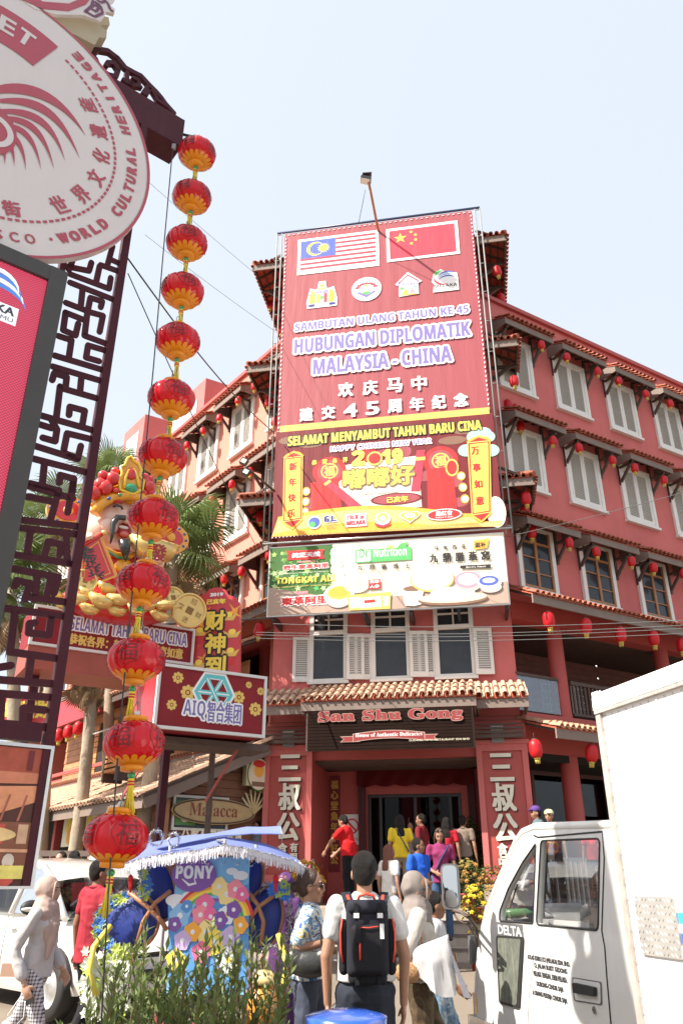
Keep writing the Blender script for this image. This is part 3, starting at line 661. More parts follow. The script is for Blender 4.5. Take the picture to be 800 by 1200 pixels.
a.shape([(cx0 + .03, zc - .08), (cx0 + .27, zc - .08), (cx0 + .27, zc + .015), (cx0 + .03, zc + .015), (cx0 + .1, zc - .03)], SR); a.shape([(cx1 - .03, zc - .08), (cx1 - .27, zc - .08), (cx1 - .27, zc + .015), (cx1 - .03, zc + .015), (cx1 - .1, zc - .03)], SR)
a.cut('ribbon', sg)
a.txt('𝐇𝐨𝐮𝐬𝐞 𝐨𝐟 𝐀𝐮𝐭𝐡𝐞𝐧𝐭𝐢𝐜 𝐃𝐞𝐥𝐢𝐜𝐚𝐜𝐢𝐞𝐬', (cx0 + .33, zc + .005), (cx1 - .33, zc + .085), IW, px=False)
a.cut('lettering', sg)
a.txt('GUDANG MAYA RESTAURANT SDN BHD', zz7(458, 215), zz7(630, 205), ICR)
a.build('lettering', sg)

# ---------------------------------------------------------------- main banner
BO = 1.05
def scaffold(parent, s0, s1, z0, z1, o, name='frame_pipe'):
 for x in (s0, s1):
  for d in (0, .14):
   MB().tube([F.pt(x + (d if x == s1 else -d), z0 - .2, o - .05), F.pt(x + (d if x == s1 else -d), z1 + .05, o - .05)], .020, 8).build(name, STEEL, parent)
  n = int((z1 - z0) / .9)
  for k in range(n + 1): MB().tube([F.pt(x, z0 + k * (z1 - z0) / n, o - .05), F.pt(x + (.14 if x == s1 else -.14), z0 + k * (z1 - z0) / n, o - .05)], .012, 6).build('rung', STEEL, parent)
 MB().tube([F.pt(s0 - .14, z1 + .08, o - .05), F.pt(s1 + .14, z1 + .08, o - .05)], .035, 8).build(name, mat('blue_pipe', (.06, .08, .16), .4), parent)
 MB().tube([F.pt(s0 - .14, z0 - .06, o - .05), F.pt(s1 + .14, z0 - .06, o - .05)], .03, 8).build(name, ALU, parent)
bn = thing('banner', 'huge red anniversary banner with two flags and violet lettering on the tower front', 'banner', F.pt(2.8, 9, 1))
scaffold(bn, .05, 5.68, 9.0, 18.85, BO)
s0, z0 = F.px(318, 632, BO); s1, z1 = F.px(555, 248, BO); zb = F.px(325, 508, BO)[1]
s0 = .14; s1 = 5.60
def sheet(x0, z0_, x1, z1_, m, name, parent, o=BO, n=40, mm=30):
 mb = MB()
 for j in range(mm + 1):
  for i in range(n + 1):
   x = x0 + (x1 - x0) * i / n; z = z0_ + (z1_ - z0_) * j / mm; e = 0
   if i in (0, n): e = .02 * abs(sin(j * 1.3)) * (1 if i == 0 else -1)
   mb.v.append(F.pt(x + e, z, o - .012))
 mb.f = [(j * (n + 1) + i, j * (n + 1) + i + 1, (j + 1) * (n + 1) + i + 1, (j + 1) * (n + 1) + i) for j in range(mm) for i in range(n)]; mb.m = [0] * len(mb.f); mb.sm = [True] * len(mb.f)
 return mb.build(name, m, parent, recalc=False)
sheet(s0, zb - .0, s1, 18.82, IR, 'sheet', bn)
m = MB(); random.seed(3)
for x in (s0 + .05, s1 - .05):
 z = zb
 while z < 18.7: m.fb(F, x - .012, x + .012, z, z + .06, BO, BO + .006); z += .14
x = s0 + .1
while x < s1: m.fb(F, x, x + .06, 18.74, 18.76, BO, BO + .006); x += .15
stuff(m.build('edge_stitching', IW, bn))
def z5(x, y): return (290 + x / 2.5, 180 + y / 2.5)
def z6(x, y): return (290 + x / 2.5, 480 + y / 2.5)
a = Art(F, BO)
def rectpx(a, tl, br, m, pad=0):
 x0, z1_ = a.c(*tl); x1, z0_ = a.c(*br); a.rect(x0 + pad, z0_ + pad, x1 - pad, z1_ - pad, m); return x0 + pad, z0_ + pad, x1 - pad, z1_ - pad
x0, y0, x1, y1 = rectpx(a, z5(148, 253), z5(386, 328), IW); p = .09; x0 += p; x1 -= p; y0 += p; y1 -= p; h = (y1 - y0) / 14
for k in range(0, 14, 2): a.rect(x0, y0 + (13 - k) * h, x1, y0 + (14 - k) * h, IFR)
cw = (x1 - x0) * .47; a.rect(x0, y0 + 6 * h, x0 + cw, y1, IFB)
cx, cy = x0 + cw * .42, y0 + 10 * h; r_ = 3.1 * h
cres = [(cx + r_ * cos(t), cy + r_ * sin(t)) for t in [radians(40 + 280 * k / 24) for k in range(25)]] + [(cx + r_ * .18 + r_ * .82 * cos(t), cy + r_ * .82 * sin(t)) for t in [radians(-48 - 264 * k / 24) for k in range(25)]]
a.shape(cres, IY); a.shape(star(14, 2.4 * h, 1.3 * h, cx + r_ * .95, cy), IY)
a.cut('printed_flag', bn)
x0, y0, x1, y1 = rectpx(a, z5(405, 222), z5(622, 293), IW); p = .09; x0 += p; x1 -= p; y0 += p; y1 -= p; a.rect(x0, y0, x1, y1, IFR)
uu = (x1 - x0) / 30; a.shape(star(5, 3.1 * uu, 1.2 * uu, x0 + 5 * uu, y1 - 5 * uu), IY)
for px_, py_ in ((10, 2), (12, 4), (12, 7), (10, 9)): a.shape(star(5, uu, .4 * uu, x0 + px_ * uu, y1 - py_ * uu), IY)
a.cut('printed_flag', bn)
cx, cy = a.c(*z5(218, 415)); a.shape([(cx - .42, cy - .42), (cx + .42, cy - .42), (cx + .44, cy - .2), (cx + .34, cy + .28), (cx + .14, cy + .22), (cx + .1, cy + .5), (cx - .1, cy + .5), (cx - .14, cy + .22), (cx - .34, cy + .28), (cx - .44, cy - .2)], IW)
for sgn in (-1, 1): a.shape([(cx + sgn * .18, cy - .25), (cx + sgn * .34, cy - .28), (cx + sgn * .36, cy - .02), (cx + sgn * .28, cy + .22), (cx + sgn * .2, cy + .12)], IO); a.shape(circ(14, .13, .05, cx + sgn * .27, cy - .33), INV)
a.rect(cx - .15, cy - .26, cx - .05, cy + .06, IY); a.rect(cx - .05, cy - .26, cx + .05, cy + .06, IW); a.rect(cx + .05, cy - .26, cx + .15, cy + .06, IFR); a.rect(cx - .16, cy + .07, cx + .16, cy + .17, IB)
a.shape(circ(14, .05, .07, cx, cy - .08), IG); a.rect(cx - .01, cy - .24, cx + .01, cy - .12, IBR)
a.shape(star(5, .11, .05, cx, cy + .34), IY); a.shape([(cx - .1, cy + .2), (cx + .1, cy + .2), (cx + .12, cy + .28), (cx, cy + .25), (cx - .12, cy + .28)], IGD); a.rect(cx - .2, cy - .36, cx + .2, cy - .30, IW)
a.txt('BERSATU', (cx - .13, cy + .09), (cx + .13, cy + .15), IW, px=False)
a.cut('emblem', bn)
cx, cy = a.c(*z5(348, 397)); a.shape(circ(30, .42, .42, cx, cy), IW)
for k in range(7): t = radians(20 + 140 * k / 6); a.shape(circ(8, .075, .04, cx + .27 * cos(t), cy + .2 * sin(t), 0), IFR)
a.shape([(cx - .3, cy - .1), (cx, cy - .3), (cx + .3, cy - .1), (cx + .2, cy - .08), (cx, cy - .2), (cx - .2, cy - .08)], IB); a.shape([(cx - .14, cy - .14), (cx, cy - .06), (cx + .14, cy - .14), (cx, cy - .2)], IG); a.rect(cx - .012, cy - .1, cx + .012, cy + .1, IGD); a.shape(circ(10, .04, .05, cx, cy + .12), IGD)
a.cut('emblem', bn)
cx, cy = a.c(*z5(470, 382)); a.shape([(cx - .26, cy - .42), (cx + .28, cy - .38), (cx + .28, cy - .02), (cx + .38, cy + .05), (cx, cy + .42), (cx - .36, cy + .02), (cx - .26, cy - .05)], IW)
a.shape([(cx - .28, cy + .06), (cx, cy + .34), (cx + .3, cy + .08), (cx + .27, cy + .05), (cx, cy + .28), (cx - .25, cy + .03)], IFR); a.txt('Melaka', (cx - .3, cy - .06), (cx + .3, cy + .1), INV, px=False, slant=.2)
a.shape([(cx - .2, cy - .34), (cx - .05, cy - .16), (cx, cy - .34)], IO); a.shape([(cx + .02, cy - .34), (cx + .1, cy - .14), (cx + .2, cy - .32)], IPK); a.shape(circ(10, .07, .05, cx + .18, cy - .12), ILB); a.shape(circ(10, .06, .05, cx - .18, cy - .14), IG); a.rect(cx - .22, cy - .39, cx + .22, cy - .35, IO)
a.cut('emblem', bn)
cx, cy = a.c(*z5(577, 368)); a.shape([(cx - .36, cy - .05), (cx - .3, cy + .2), (cx - .1, cy + .36), (cx + .02, cy + .28), (cx + .34, cy + .18), (cx + .36, cy - .02), (cx + .36, cy - .42), (cx - .34, cy - .42), (cx - .3, cy - .15)], IW)
def swoosh(pts, wd_, m):
 n = len(pts); L_ = []; R_ = []
 for i, (x, y) in enumerate(pts):
  x2, y2 = pts[min(i + 1, n - 1)]; x1_, y1_ = pts[max(i - 1, 0)]; d = hypot(x2 - x1_, y2 - y1_) or 1; nx_, ny_ = -(y2 - y1_) / d, (x2 - x1_) / d; q = wd_ * sin(pi * (i + .4) / (n - .2))
  L_.append((x + nx_ * q, y + ny_ * q)); R_.append((x - nx_ * q, y - ny_ * q))
 a.shape(L_ + R_[::-1], m)
def arc(cx, cy, r1, r2, a0, a1, n=9): return [(cx + r1 * cos(radians(a0 + (a1 - a0) * i / n)), cy + r2 * sin(radians(a0 + (a1 - a0) * i / n))) for i in range(n + 1)]
swoosh(arc(cx - .02, cy + .06, .26, .24, 170, 290), .035, IFR); swoosh(arc(cx - .02, cy + .12, .24, .2, 180, 100), .05, IG)
for k in range(3): swoosh(arc(cx + .08, cy - .03 + .07 * k, .24, .14, 165, 20), .025, IFB if k % 2 == 0 else ILB)
a.txt(SB('MELAKA'), (cx - .3, cy - .28), (cx + .32, cy - .17), IBK, px=False); a.txt('BERSAMAMU', (cx - .28, cy - .36), (cx + .3, cy - .31), IBK, px=False)
a.cut('emblem', bn)
a.txt(SB('SAMBUTAN ULANG TAHUN KE 45'), z5(139, 522), z5(646, 443), IB, bold=.006, halo=.042, hm=IW)
a.cut('lettering', bn)
a.txt(SB('HUBUNGAN DIPLOMATIK'), z5(137, 588), z5(650, 490), IB, bold=.012, halo=.055, hm=IW)
a.cut('lettering', bn)
a.txt(SB('MALAYSIA - CHINA'), z5(192, 650), z5(596, 562), IB, bold=.012, halo=.055, hm=IW)
def chars(a, body, c0, c1, w_, h_, m, **kw):
 n = len(body)
 for i, ch in enumerate(body):
  t = i / max(1, n - 1); u = c0[0] + (c1[0] - c0[0]) * t; v = c0[1] + (c1[1] - c0[1]) * t; x, z = a.c(u, v)
  if ch != ' ': a.txt(ch, (x - w_ / 2, z - h_ / 2), (x + w_ / 2, z + h_ / 2), m, px=False, **dict(kw)); a.k -= 8
 a.k += 8
a.cut('lettering', bn)
chars(a, '欢庆马中', z5(287, 692), z5(502, 673), .40, .46, IW, bold=.018)
a.cut('lettering', bn)
chars(a, '建交45周年纪念', z5(172, 765), z5(624, 722), .36, .42, IW, bold=.018)
a.build('lettering', bn)

# ---------------------------------------------------------------- new-year banner below it
ny = thing('banner', 'red and gold new year banner with scrolls and drums below the big anniversary banner', 'banner', F.pt(2.8, 9, 1))
zlo = F.px(318, 632, BO)[1]
sheet(s0 - .02, zlo, s1 + .04, zb + .04, IDR, 'sheet', ny, o=BO + .02, mm=12)
a = Art(F, BO + .02)
rectpx(a, z6(95, 48), z6(708, 12), IGD)
def blob(u, v, rx, ry, m): x, z = a.c(*z6(u, v)); a.shape(circ(26, rx, ry, x, z), m)
x0, zt_ = a.c(*z6(92, 62)); a.rect(s0, zlo + .06, s1 + .02, zt_ - .05, IDR)
random.seed(11)
for k in range(26): blob(random.uniform(175, 620), random.uniform(120, 300), random.uniform(.1, .32), random.uniform(.08, .22), random.choice([IR, IRB, IDR]))
for (u, v) in ((185, 100), (600, 90), (640, 60), (130, 90)): blob(u, v, .35, .12, IBR)
a.shape([a.c(*z6(*p)) for p in ((270, 165), (500, 135), (510, 285), (340, 300), (265, 240))], ICR)
for (u, v, k) in ((240, 180, 1), (565, 150, -1)):
 blob(u, v, .42, .40, IRB); blob(u, v, .30, .30, IR); blob(u, v, .22, .22, IGD); blob(u, v, .18, .18, IR); x, z = a.c(*z6(u, v)); a.txt('福', (x - .14, z - .15), (x + .14, z + .15), IGD, px=False, bold=.012)
a.shape([a.c(*z6(*p)) for p in ((185, 215), (265, 200), (280, 320), (190, 330))], IRB); a.shape([a.c(*z6(*p)) for p in ((525, 175), (600, 165), (615, 310), (530, 320))], IRB)
a.shape([a.c(*z6(*p)) for p in ((215, 208), (235, 200), (345, 290), (325, 310))], IFR); a.shape([a.c(*z6(*p)) for p in ((495, 120), (520, 118), (505, 240), (478, 240))], IFR)
a.shape([a.c(*z6(*p)) for p in ((222, 218), (240, 205), (246, 211), (228, 224))], IGD); a.shape([a.c(*z6(*p)) for p in ((493, 140), (520, 138), (520, 148), (492, 150))], IGD)
blob(598, 170, .16, .24, IGD); blob(598, 170, .12, .19, IRB)
for (u, v) in ((172, 240), (170, 270), (168, 300), (625, 195), (630, 228), (636, 262)): blob(u, v, .10, .12, IO); blob(u, v, .08, .08, ICR)
for (u, v) in ((640, 120), (665, 80), (700, 80), (712, 120), (690, 70)): blob(u, v, .2, .17, ink('jade', (.35, .62, .50)))
blob(728, 300, .22, .40, ICR)
pts = [a.c(*z6(90 + 650 * i / 24, 315 - 28 * sin(pi * min(1, i / 20)) + (28 if i > 21 else 0) - 12 * i / 24)) for i in range(25)]; zz = zlo + .05
a.shape([(s0, zz)] + pts + [(s1 + .02, zz)], IO); a.shape([(s0, zz)] + [(x, z - .10) for x, z in pts] + [(s1 + .02, zz)], ink('amber', (.88, .60, .20)))
a.shape([(s0, zz)] + [(x, max(zz + .02, z - .42)) for x, z in pts] + [(s1 + .02, zz)], IO)
blob(435, 262, .62, .16, IDR); blob(435, 262, .56, .13, IR)
a.cut('printed_picture', ny)
a.txt(SB('SELAMAT MENYAMBUT TAHUN BARU CINA'), z6(118, 108), z6(683, 30), IY, bold=.006, halo=.028, hm=IBK)
a.cut('lettering', ny)
a.txt(SB('HAPPY CHINESE NEW YEAR'), z6(243, 124), z6(538, 84), IB, bold=.0, halo=.02, hm=IW)
a.cut('lettering', ny)
chars(a, '恭祝各界', z6(196, 156), z6(286, 148), .13, .15, IY, bold=.006)
a.cut('lettering', ny)
a.txt(SB('2'), z6(307, 165), z6(342, 120), IGD, bold=.01, halo=.02, hm=IY); a.txt(SB('19'), z6(396, 160), z6(452, 115), IGD, bold=.01, halo=.02, hm=IY); blob(372, 144, .2, .2, IGD); blob(372, 144, .15, .15, IRB)
a.cut('year_number', ny)
a.txt('嘟嘟好', z6(280, 235), z6(487, 160), IY, bold=.018, halo=.035, hm=IBR)
a.txt(SB('HAPPY NEW YEAR'), z6(332, 250), z6(440, 235), IW, bold=.006); a.txt('己亥年', z6(408, 275), z6(470, 252), IY, bold=.008)
a.cut('lettering', ny)
for u0, u1, v0, v1, body, c0, c1 in ((105, 165, 130, 345, '新年快乐', (134, 168), (129, 305)), (640, 712, 85, 325, '万事如意', (666, 122), (680, 268))):
 P = [(u0 + 2, v0 + 12), (u1 - 2, v0 + 6), (u1 - 4 if u0 < 300 else u1 + 2, v1 - 22), (u0 - 2 if u0 < 300 else u0 + 16, v1 - 14)]
 a.shape([a.c(*z6(*p)) for p in P], IGD); c = (sum(p[0] for p in P) / 4, sum(p[1] for p in P) / 4)
 a.shape([a.c(*z6(c[0] + (p[0] - c[0]) * .9, c[1] + (p[1] - c[1]) * .97)) for p in P], IRB); a.shape([a.c(*z6(c[0] + (p[0] - c[0]) * .78, c[1] + (p[1] - c[1]) * .94)) for p in P], IY)
 for sgn in (0, 1):
  q0, q1 = (P[0], P[1]) if sgn == 0 else (P[3], P[2]); mx_ = (q0[0] + q1[0]) / 2; dv = -20 if sgn == 0 else 22
  a.shape([a.c(*z6(*p)) for p in ((q0[0] - 3, q0[1]), (q0[0] + 8, q0[1] + dv * .5), (mx_, q0[1] + dv), (q1[0] - 8, q1[1] + dv * .5), (q1[0] + 3, q1[1]))], IO)
  a.shape([a.c(*z6(*p)) for p in ((q0[0] + 5, q0[1]), (mx_, q0[1] + dv * .7), (q1[0] - 5, q1[1]))], IRB)
 chars(a, body, z6(*c0), z6(*c1), .2, .24, IRB, bold=.012); a.cut('printed_scroll', ny)
blob(196, 332, .17, .17, IW); blob(196, 332, .14, .14, IFB); blob(190, 338, .08, .08, IG); a.txt(SB('G.L.'), z6(224, 332), z6(262, 310), INV, bold=.012, halo=.012, hm=IW); a.txt('Education & Group', z6(228, 342), z6(264, 335), INV); a.txt('Sdn. Bhd.', z6(232, 350), z6(258, 344), INV)
a.cut('sponsor_mark', ny)
x, z = a.c(*z6(318, 325)); a.rect(x - .26, z - .17, x + .26, z + .17, IW); a.txt('TRUE 𝑖𝑛', (x - .23, z + .01), (x + .2, z + .14), IFR, px=False, bold=.008); a.txt(SB('MELAKA'), (x - .23, z - .13), (x + .23, z - .01), IFR, px=False, bold=.008)
a.cut('sponsor_mark', ny)
blob(396, 322, .18, .17, IW); blob(396, 318, .12, .12, IO); blob(396, 320, .07, .08, IW); x, z = a.c(*z6(396, 330)); a.shape([(x - .2, z - .02), (x, z - .09), (x + .2, z - .02), (x + .16, z - .1), (x, z - .15), (x - .16, z - .1)], IFR)
a.cut('sponsor_mark', ny)
x, z = a.c(*z6(475, 314)); hp = [(16 * sin(t) ** 3, 13 * cos(t) - 5 * cos(2 * t) - 2 * cos(3 * t) - cos(4 * t)) for t in [2 * pi * k / 30 for k in range(30)]]
a.shape([(x + p * .0155, z + q * .011) for p, q in hp], IW); a.shape([(x + p * .0135, z + q * .0095) for p, q in hp], IO); blob(467, 312, .07, .06, IW); blob(482, 312, .07, .06, IW)
a.cut('sponsor_mark', ny)
x, z = a.c(*z6(575, 309)); a.shape(circ(22, .42, .15, x, z), IW); a.shape(circ(22, .38, .13, x, z), IRB); a.txt('馬紅會', (x - .2, z - .03), (x + .2, z + .10), IW, px=False, bold=.006); a.txt('PERSATUAN', (x - .2, z - .09), (x + .2, z - .05), IW, px=False)
a.build('sponsor_mark', ny)
m = MB(); x = s0
while x < s1 + .05: m.fb(F, x, x + .03, zlo + .02, zlo + .04, BO + .02, BO + .03); x += .09
stuff(m.build('edge_stitching', IW, ny))

# ---------------------------------------------------------------- food billboard
bb = thing('billboard', 'wide pale food billboard with forest corner, bowls and lettering above the first floor windows', 'billboard', F.pt(2.8, 8, 1))
x0, z1_ = F.px(316, 641, 1.0); x1, z0_ = F.px(594, 709, 1.0); x0 = .06; x1 = 5.62; z0_ = 7.11; z1_ = 8.86
MB().fb(F, x0, x1, z0_, z1_, .88, .96).build('box_frame', ALU, bb)
for k in range(6): x = x0 + .1 + (x1 - x0 - .2) * k / 5; MB().fb(F, x, x + .06, z0_ - .08, z0_ + .1, .02, .88).build('bracket', BLACK, bb)
a = Art(F, .965)
a.rect(x0 + .02, z0_ + .02, x1 - .02, z1_ - .02, ICR)
random.seed(5); fx = x0 + 1.55
a.rect(x0 + .03, z0_ + .35, fx, z1_ - .03, IDG)
for k in range(70):
 x = random.uniform(x0 + .1, fx + .25); z = random.uniform(z0_ + .6, z1_ - .15); a.shape(star(5, random.uniform(.05, .14), .04, x, z, random.uniform(0, 3)), random.choice([IG, ILG, IDG, ink('leaf', (.12, .30, .06)), ink('pale_leaf', (.45, .62, .30))]))
for k in range(9): t = k / 8; a.shape(circ(14, .10 + .05 * t, .14, fx + .05 + .2 * t * (1 if k % 2 else .3), z1_ - .25 - .95 * (k / 9)), ink('mist_green', (.62, .72, .48)))
a.shape([(x0 + .03, z0_ + .03), (x1 - .03, z0_ + .03), (x1 - .03, z0_ + .55), (x1 - .8, z0_ + .42), (x0 + 2.2, z0_ + .30), (x0 + 1.4, z0_ + .42), (x0 + .03, z0_ + .72)], ink('table', (.42, .30, .24)))
for k in range(9): xx = x0 + .1 + k * .65; a.shape([(xx, z0_ + .03), (xx + .02, z0_ + .03), (xx * .7 + 1.1, z0_ + .3), (xx * .7 + 1.09, z0_ + .3)], IBR)
def blob6(u, v, rx, ry, m): x, z = a.c(*z6(u, v)); a.shape(circ(26, rx, ry, x, z), m)
a.cut('printed_scene', bb)
a.shape([a.c(*z6(*p)) for p in ((112, 415), (225, 410), (220, 424), (226, 437), (116, 442), (121, 428))], IRB); a.txt('純正天然', z6(130, 436), z6(213, 415), IW, bold=.008)
a.txt('马来西亚', z6(145, 450), z6(200, 441), IPK, bold=.004); a.txt('野生東革阿里', z6(105, 472), z6(238, 449), IRB, bold=.008, halo=.012, hm=IW); a.txt("Malaysia's National Treasure", z6(103, 484), z6(238, 472), IW)
a.txt(SB('TONGKAT ALI'), z6(84, 513), z6(256, 484), IY, bold=.004); a.txt('GUARANTEED 100% PURE', z6(84, 523), z6(256, 511), IGD, bold=.004)
a.txt('直接原料', z6(140, 543), z6(178, 531), IPK, bold=.004); a.txt('東革阿里', z6(98, 577), z6(237, 543), IRB, bold=.014, halo=.02, hm=IW)
a.cut('lettering', bb)
x, z = a.c(*z6(320, 447)); xb, zb2 = a.c(*z6(475, 400)); a.rect(x - .03, z - .03, xb + .03, zb2 - .02, IG); a.rect(x, z, x + .33, zb2 - .05, IW); a.rect(x + .34, z, xb, zb2 - .05, ink('brand_green', (.10, .50, .14)))
a.txt(SB('Dr'), (x + .07, z + .09), (x + .28, z + .32), IG, px=False); a.txt(SB('Nutrition'), (x + .40, z + .09), (xb - .08, z + .32), IW, px=False)
a.shape([(xb - .35, zb2 - .07), (xb - .12, zb2 - .05), (xb - .02, zb2 + .1), (xb - .2, zb2 + .08)], IG); a.shape([(xb - .35, zb2 - .07), (xb - .4, zb2 + .04), (xb - .55, zb2 + .05), (xb - .5, zb2 - .04)], ILG)
chars(a, '九鼎膳博士', z6(330, 464), z6(468, 458), .13, .14, IBK, bold=.003); a.txt('www.drnutrition.com.my', z6(320, 483), z6(482, 468), IBK)
a.cut('lettering', bb)
a.shape([a.c(*z6(*p)) for p in ((662, 385), (695, 380), (706, 376), (702, 405), (690, 408), (662, 412))], IO); a.txt('滋补', z6(665, 407), z6(697, 388), IBK, bold=.006)
chars(a, '马来西亚', z6(552, 407), z6(632, 402), .10, .11, IBK, bold=.004); chars(a, '九鼎膳燕窝', z6(545, 436), z6(696, 428), .2, .24, IBK, bold=.01)
a.shape([a.c(*z6(*p)) for p in ((622, 458), (712, 454), (711, 465), (622, 467))], IBK); a.txt("Bird's Nest", z6(640, 466), z6(697, 457), IW)
a.cut('lettering', bb)
blob6(268, 548, .34, .28, IGY); blob6(268, 543, .36, .26, IW); blob6(269, 538, .28, .17, IGD); blob6(269, 536, .24, .13, IO)
a.cut('printed_bowl', bb)
blob6(320, 515, .30, .2, IBE); a.shape([a.c(*z6(*p)) for p in ((355, 500), (389, 497), (390, 525), (355, 528))], IRB); a.txt('虫草', z6(358, 511), z6(386, 499), IW, bold=.004); a.txt('人参', z6(358, 525), z6(386, 513), IW, bold=.004)
a.shape([a.c(*z6(*p)) for p in ((292, 545), (420, 535), (418, 585), (298, 590))], IGD); a.shape([a.c(*z6(*p)) for p in ((298, 552), (330, 549), (334, 580), (302, 584))], ICR); a.shape([a.c(*z6(*p)) for p in ((330, 553), (390, 547), (392, 578), (332, 584))], ICR); a.shape([a.c(*z6(*p)) for p in ((342, 560), (374, 557), (375, 566), (342, 569))], IRB); a.shape([a.c(*z6(*p)) for p in ((396, 549), (414, 547), (414, 574), (398, 577))], ICR)
a.cut('printed_gift_box', bb)
blob6(485, 560, .22, .14, IGY); a.shape([a.c(*z6(*p)) for p in ((450, 528), (517, 524), (508, 572), (462, 576))], IW); blob6(484, 526, .27, .10, IW); blob6(484, 526, .22, .07, IBR); blob6(478, 512, .12, .05, IBE)
a.cut('printed_cup', bb)
blob6(540, 497, .50, .32, IGD); blob6(540, 494, .47, .30, IW); blob6(530, 490, .38, .2, ICR)
for k in range(16): t = k * 2 * pi / 16; blob6(540 + 50 * cos(t), 494 + 30 * sin(t), .04, .05, IBE)
a.cut('printed_nest', bb)
blob6(600, 557, .78, .14, IBR); blob6(600, 552, .76, .12, IBE); blob6(600, 538, .5, .14, IW); blob6(585, 545, .36, .12, ICR)
a.cut('printed_plate', bb)
blob6(648, 508, .3, .22, IGY); blob6(645, 500, .3, .2, IPK); blob6(645, 499, .22, .14, IW); blob6(712, 522, .24, .13, IGY); blob6(708, 507, .27, .16, IW); blob6(706, 503, .22, .12, IFB); blob6(706, 502, .14, .06, IW)
a.build('printed_tins', bb)

# ---------------------------------------------------------------- lamp on the roof edge
lp = thing('roof_lamp', 'black twin floodlight on a thin rusty pole leaning out over the banner', 'lamp', F.pt(2.9, 18.6, .8))
P0 = F.pt(*F.px(443, 262, 1.05), 1.0) - V((0, 0, .3)); P1 = at(432, 214, 15.5)
MB().tube([P0, P1], .035, 8).build('pole', mat('rusty_pole', (.45, .18, .08), .7, .3, 8), lp)
dd = (P1 - P0).normalized()
MB().cbox(P1 + V((-.08, 0, .10)), .28, .22, .09, Matrix.Rotation(.25, 4, 'Y')).build('lamp_head', BLACK, lp); MB().cbox(P1 + V((-.05, .0, .24)), .25, .25, .03, Matrix.Rotation(-.1, 4, 'Y')).build('lamp_shade', BLACK, lp)
MB().cbox(P1 + V((-.095, 0, .045)), .26, .2, .01, Matrix.Rotation(.25, 4, 'Y')).build('lens', mat('flood_lens', (.75, .74, .62), .15, .1), lp)
MB().tube([at(420, 262, 16.5), at(428, 222, 15.6)], .008, 5).build('stay_wire', BLACK, lp)
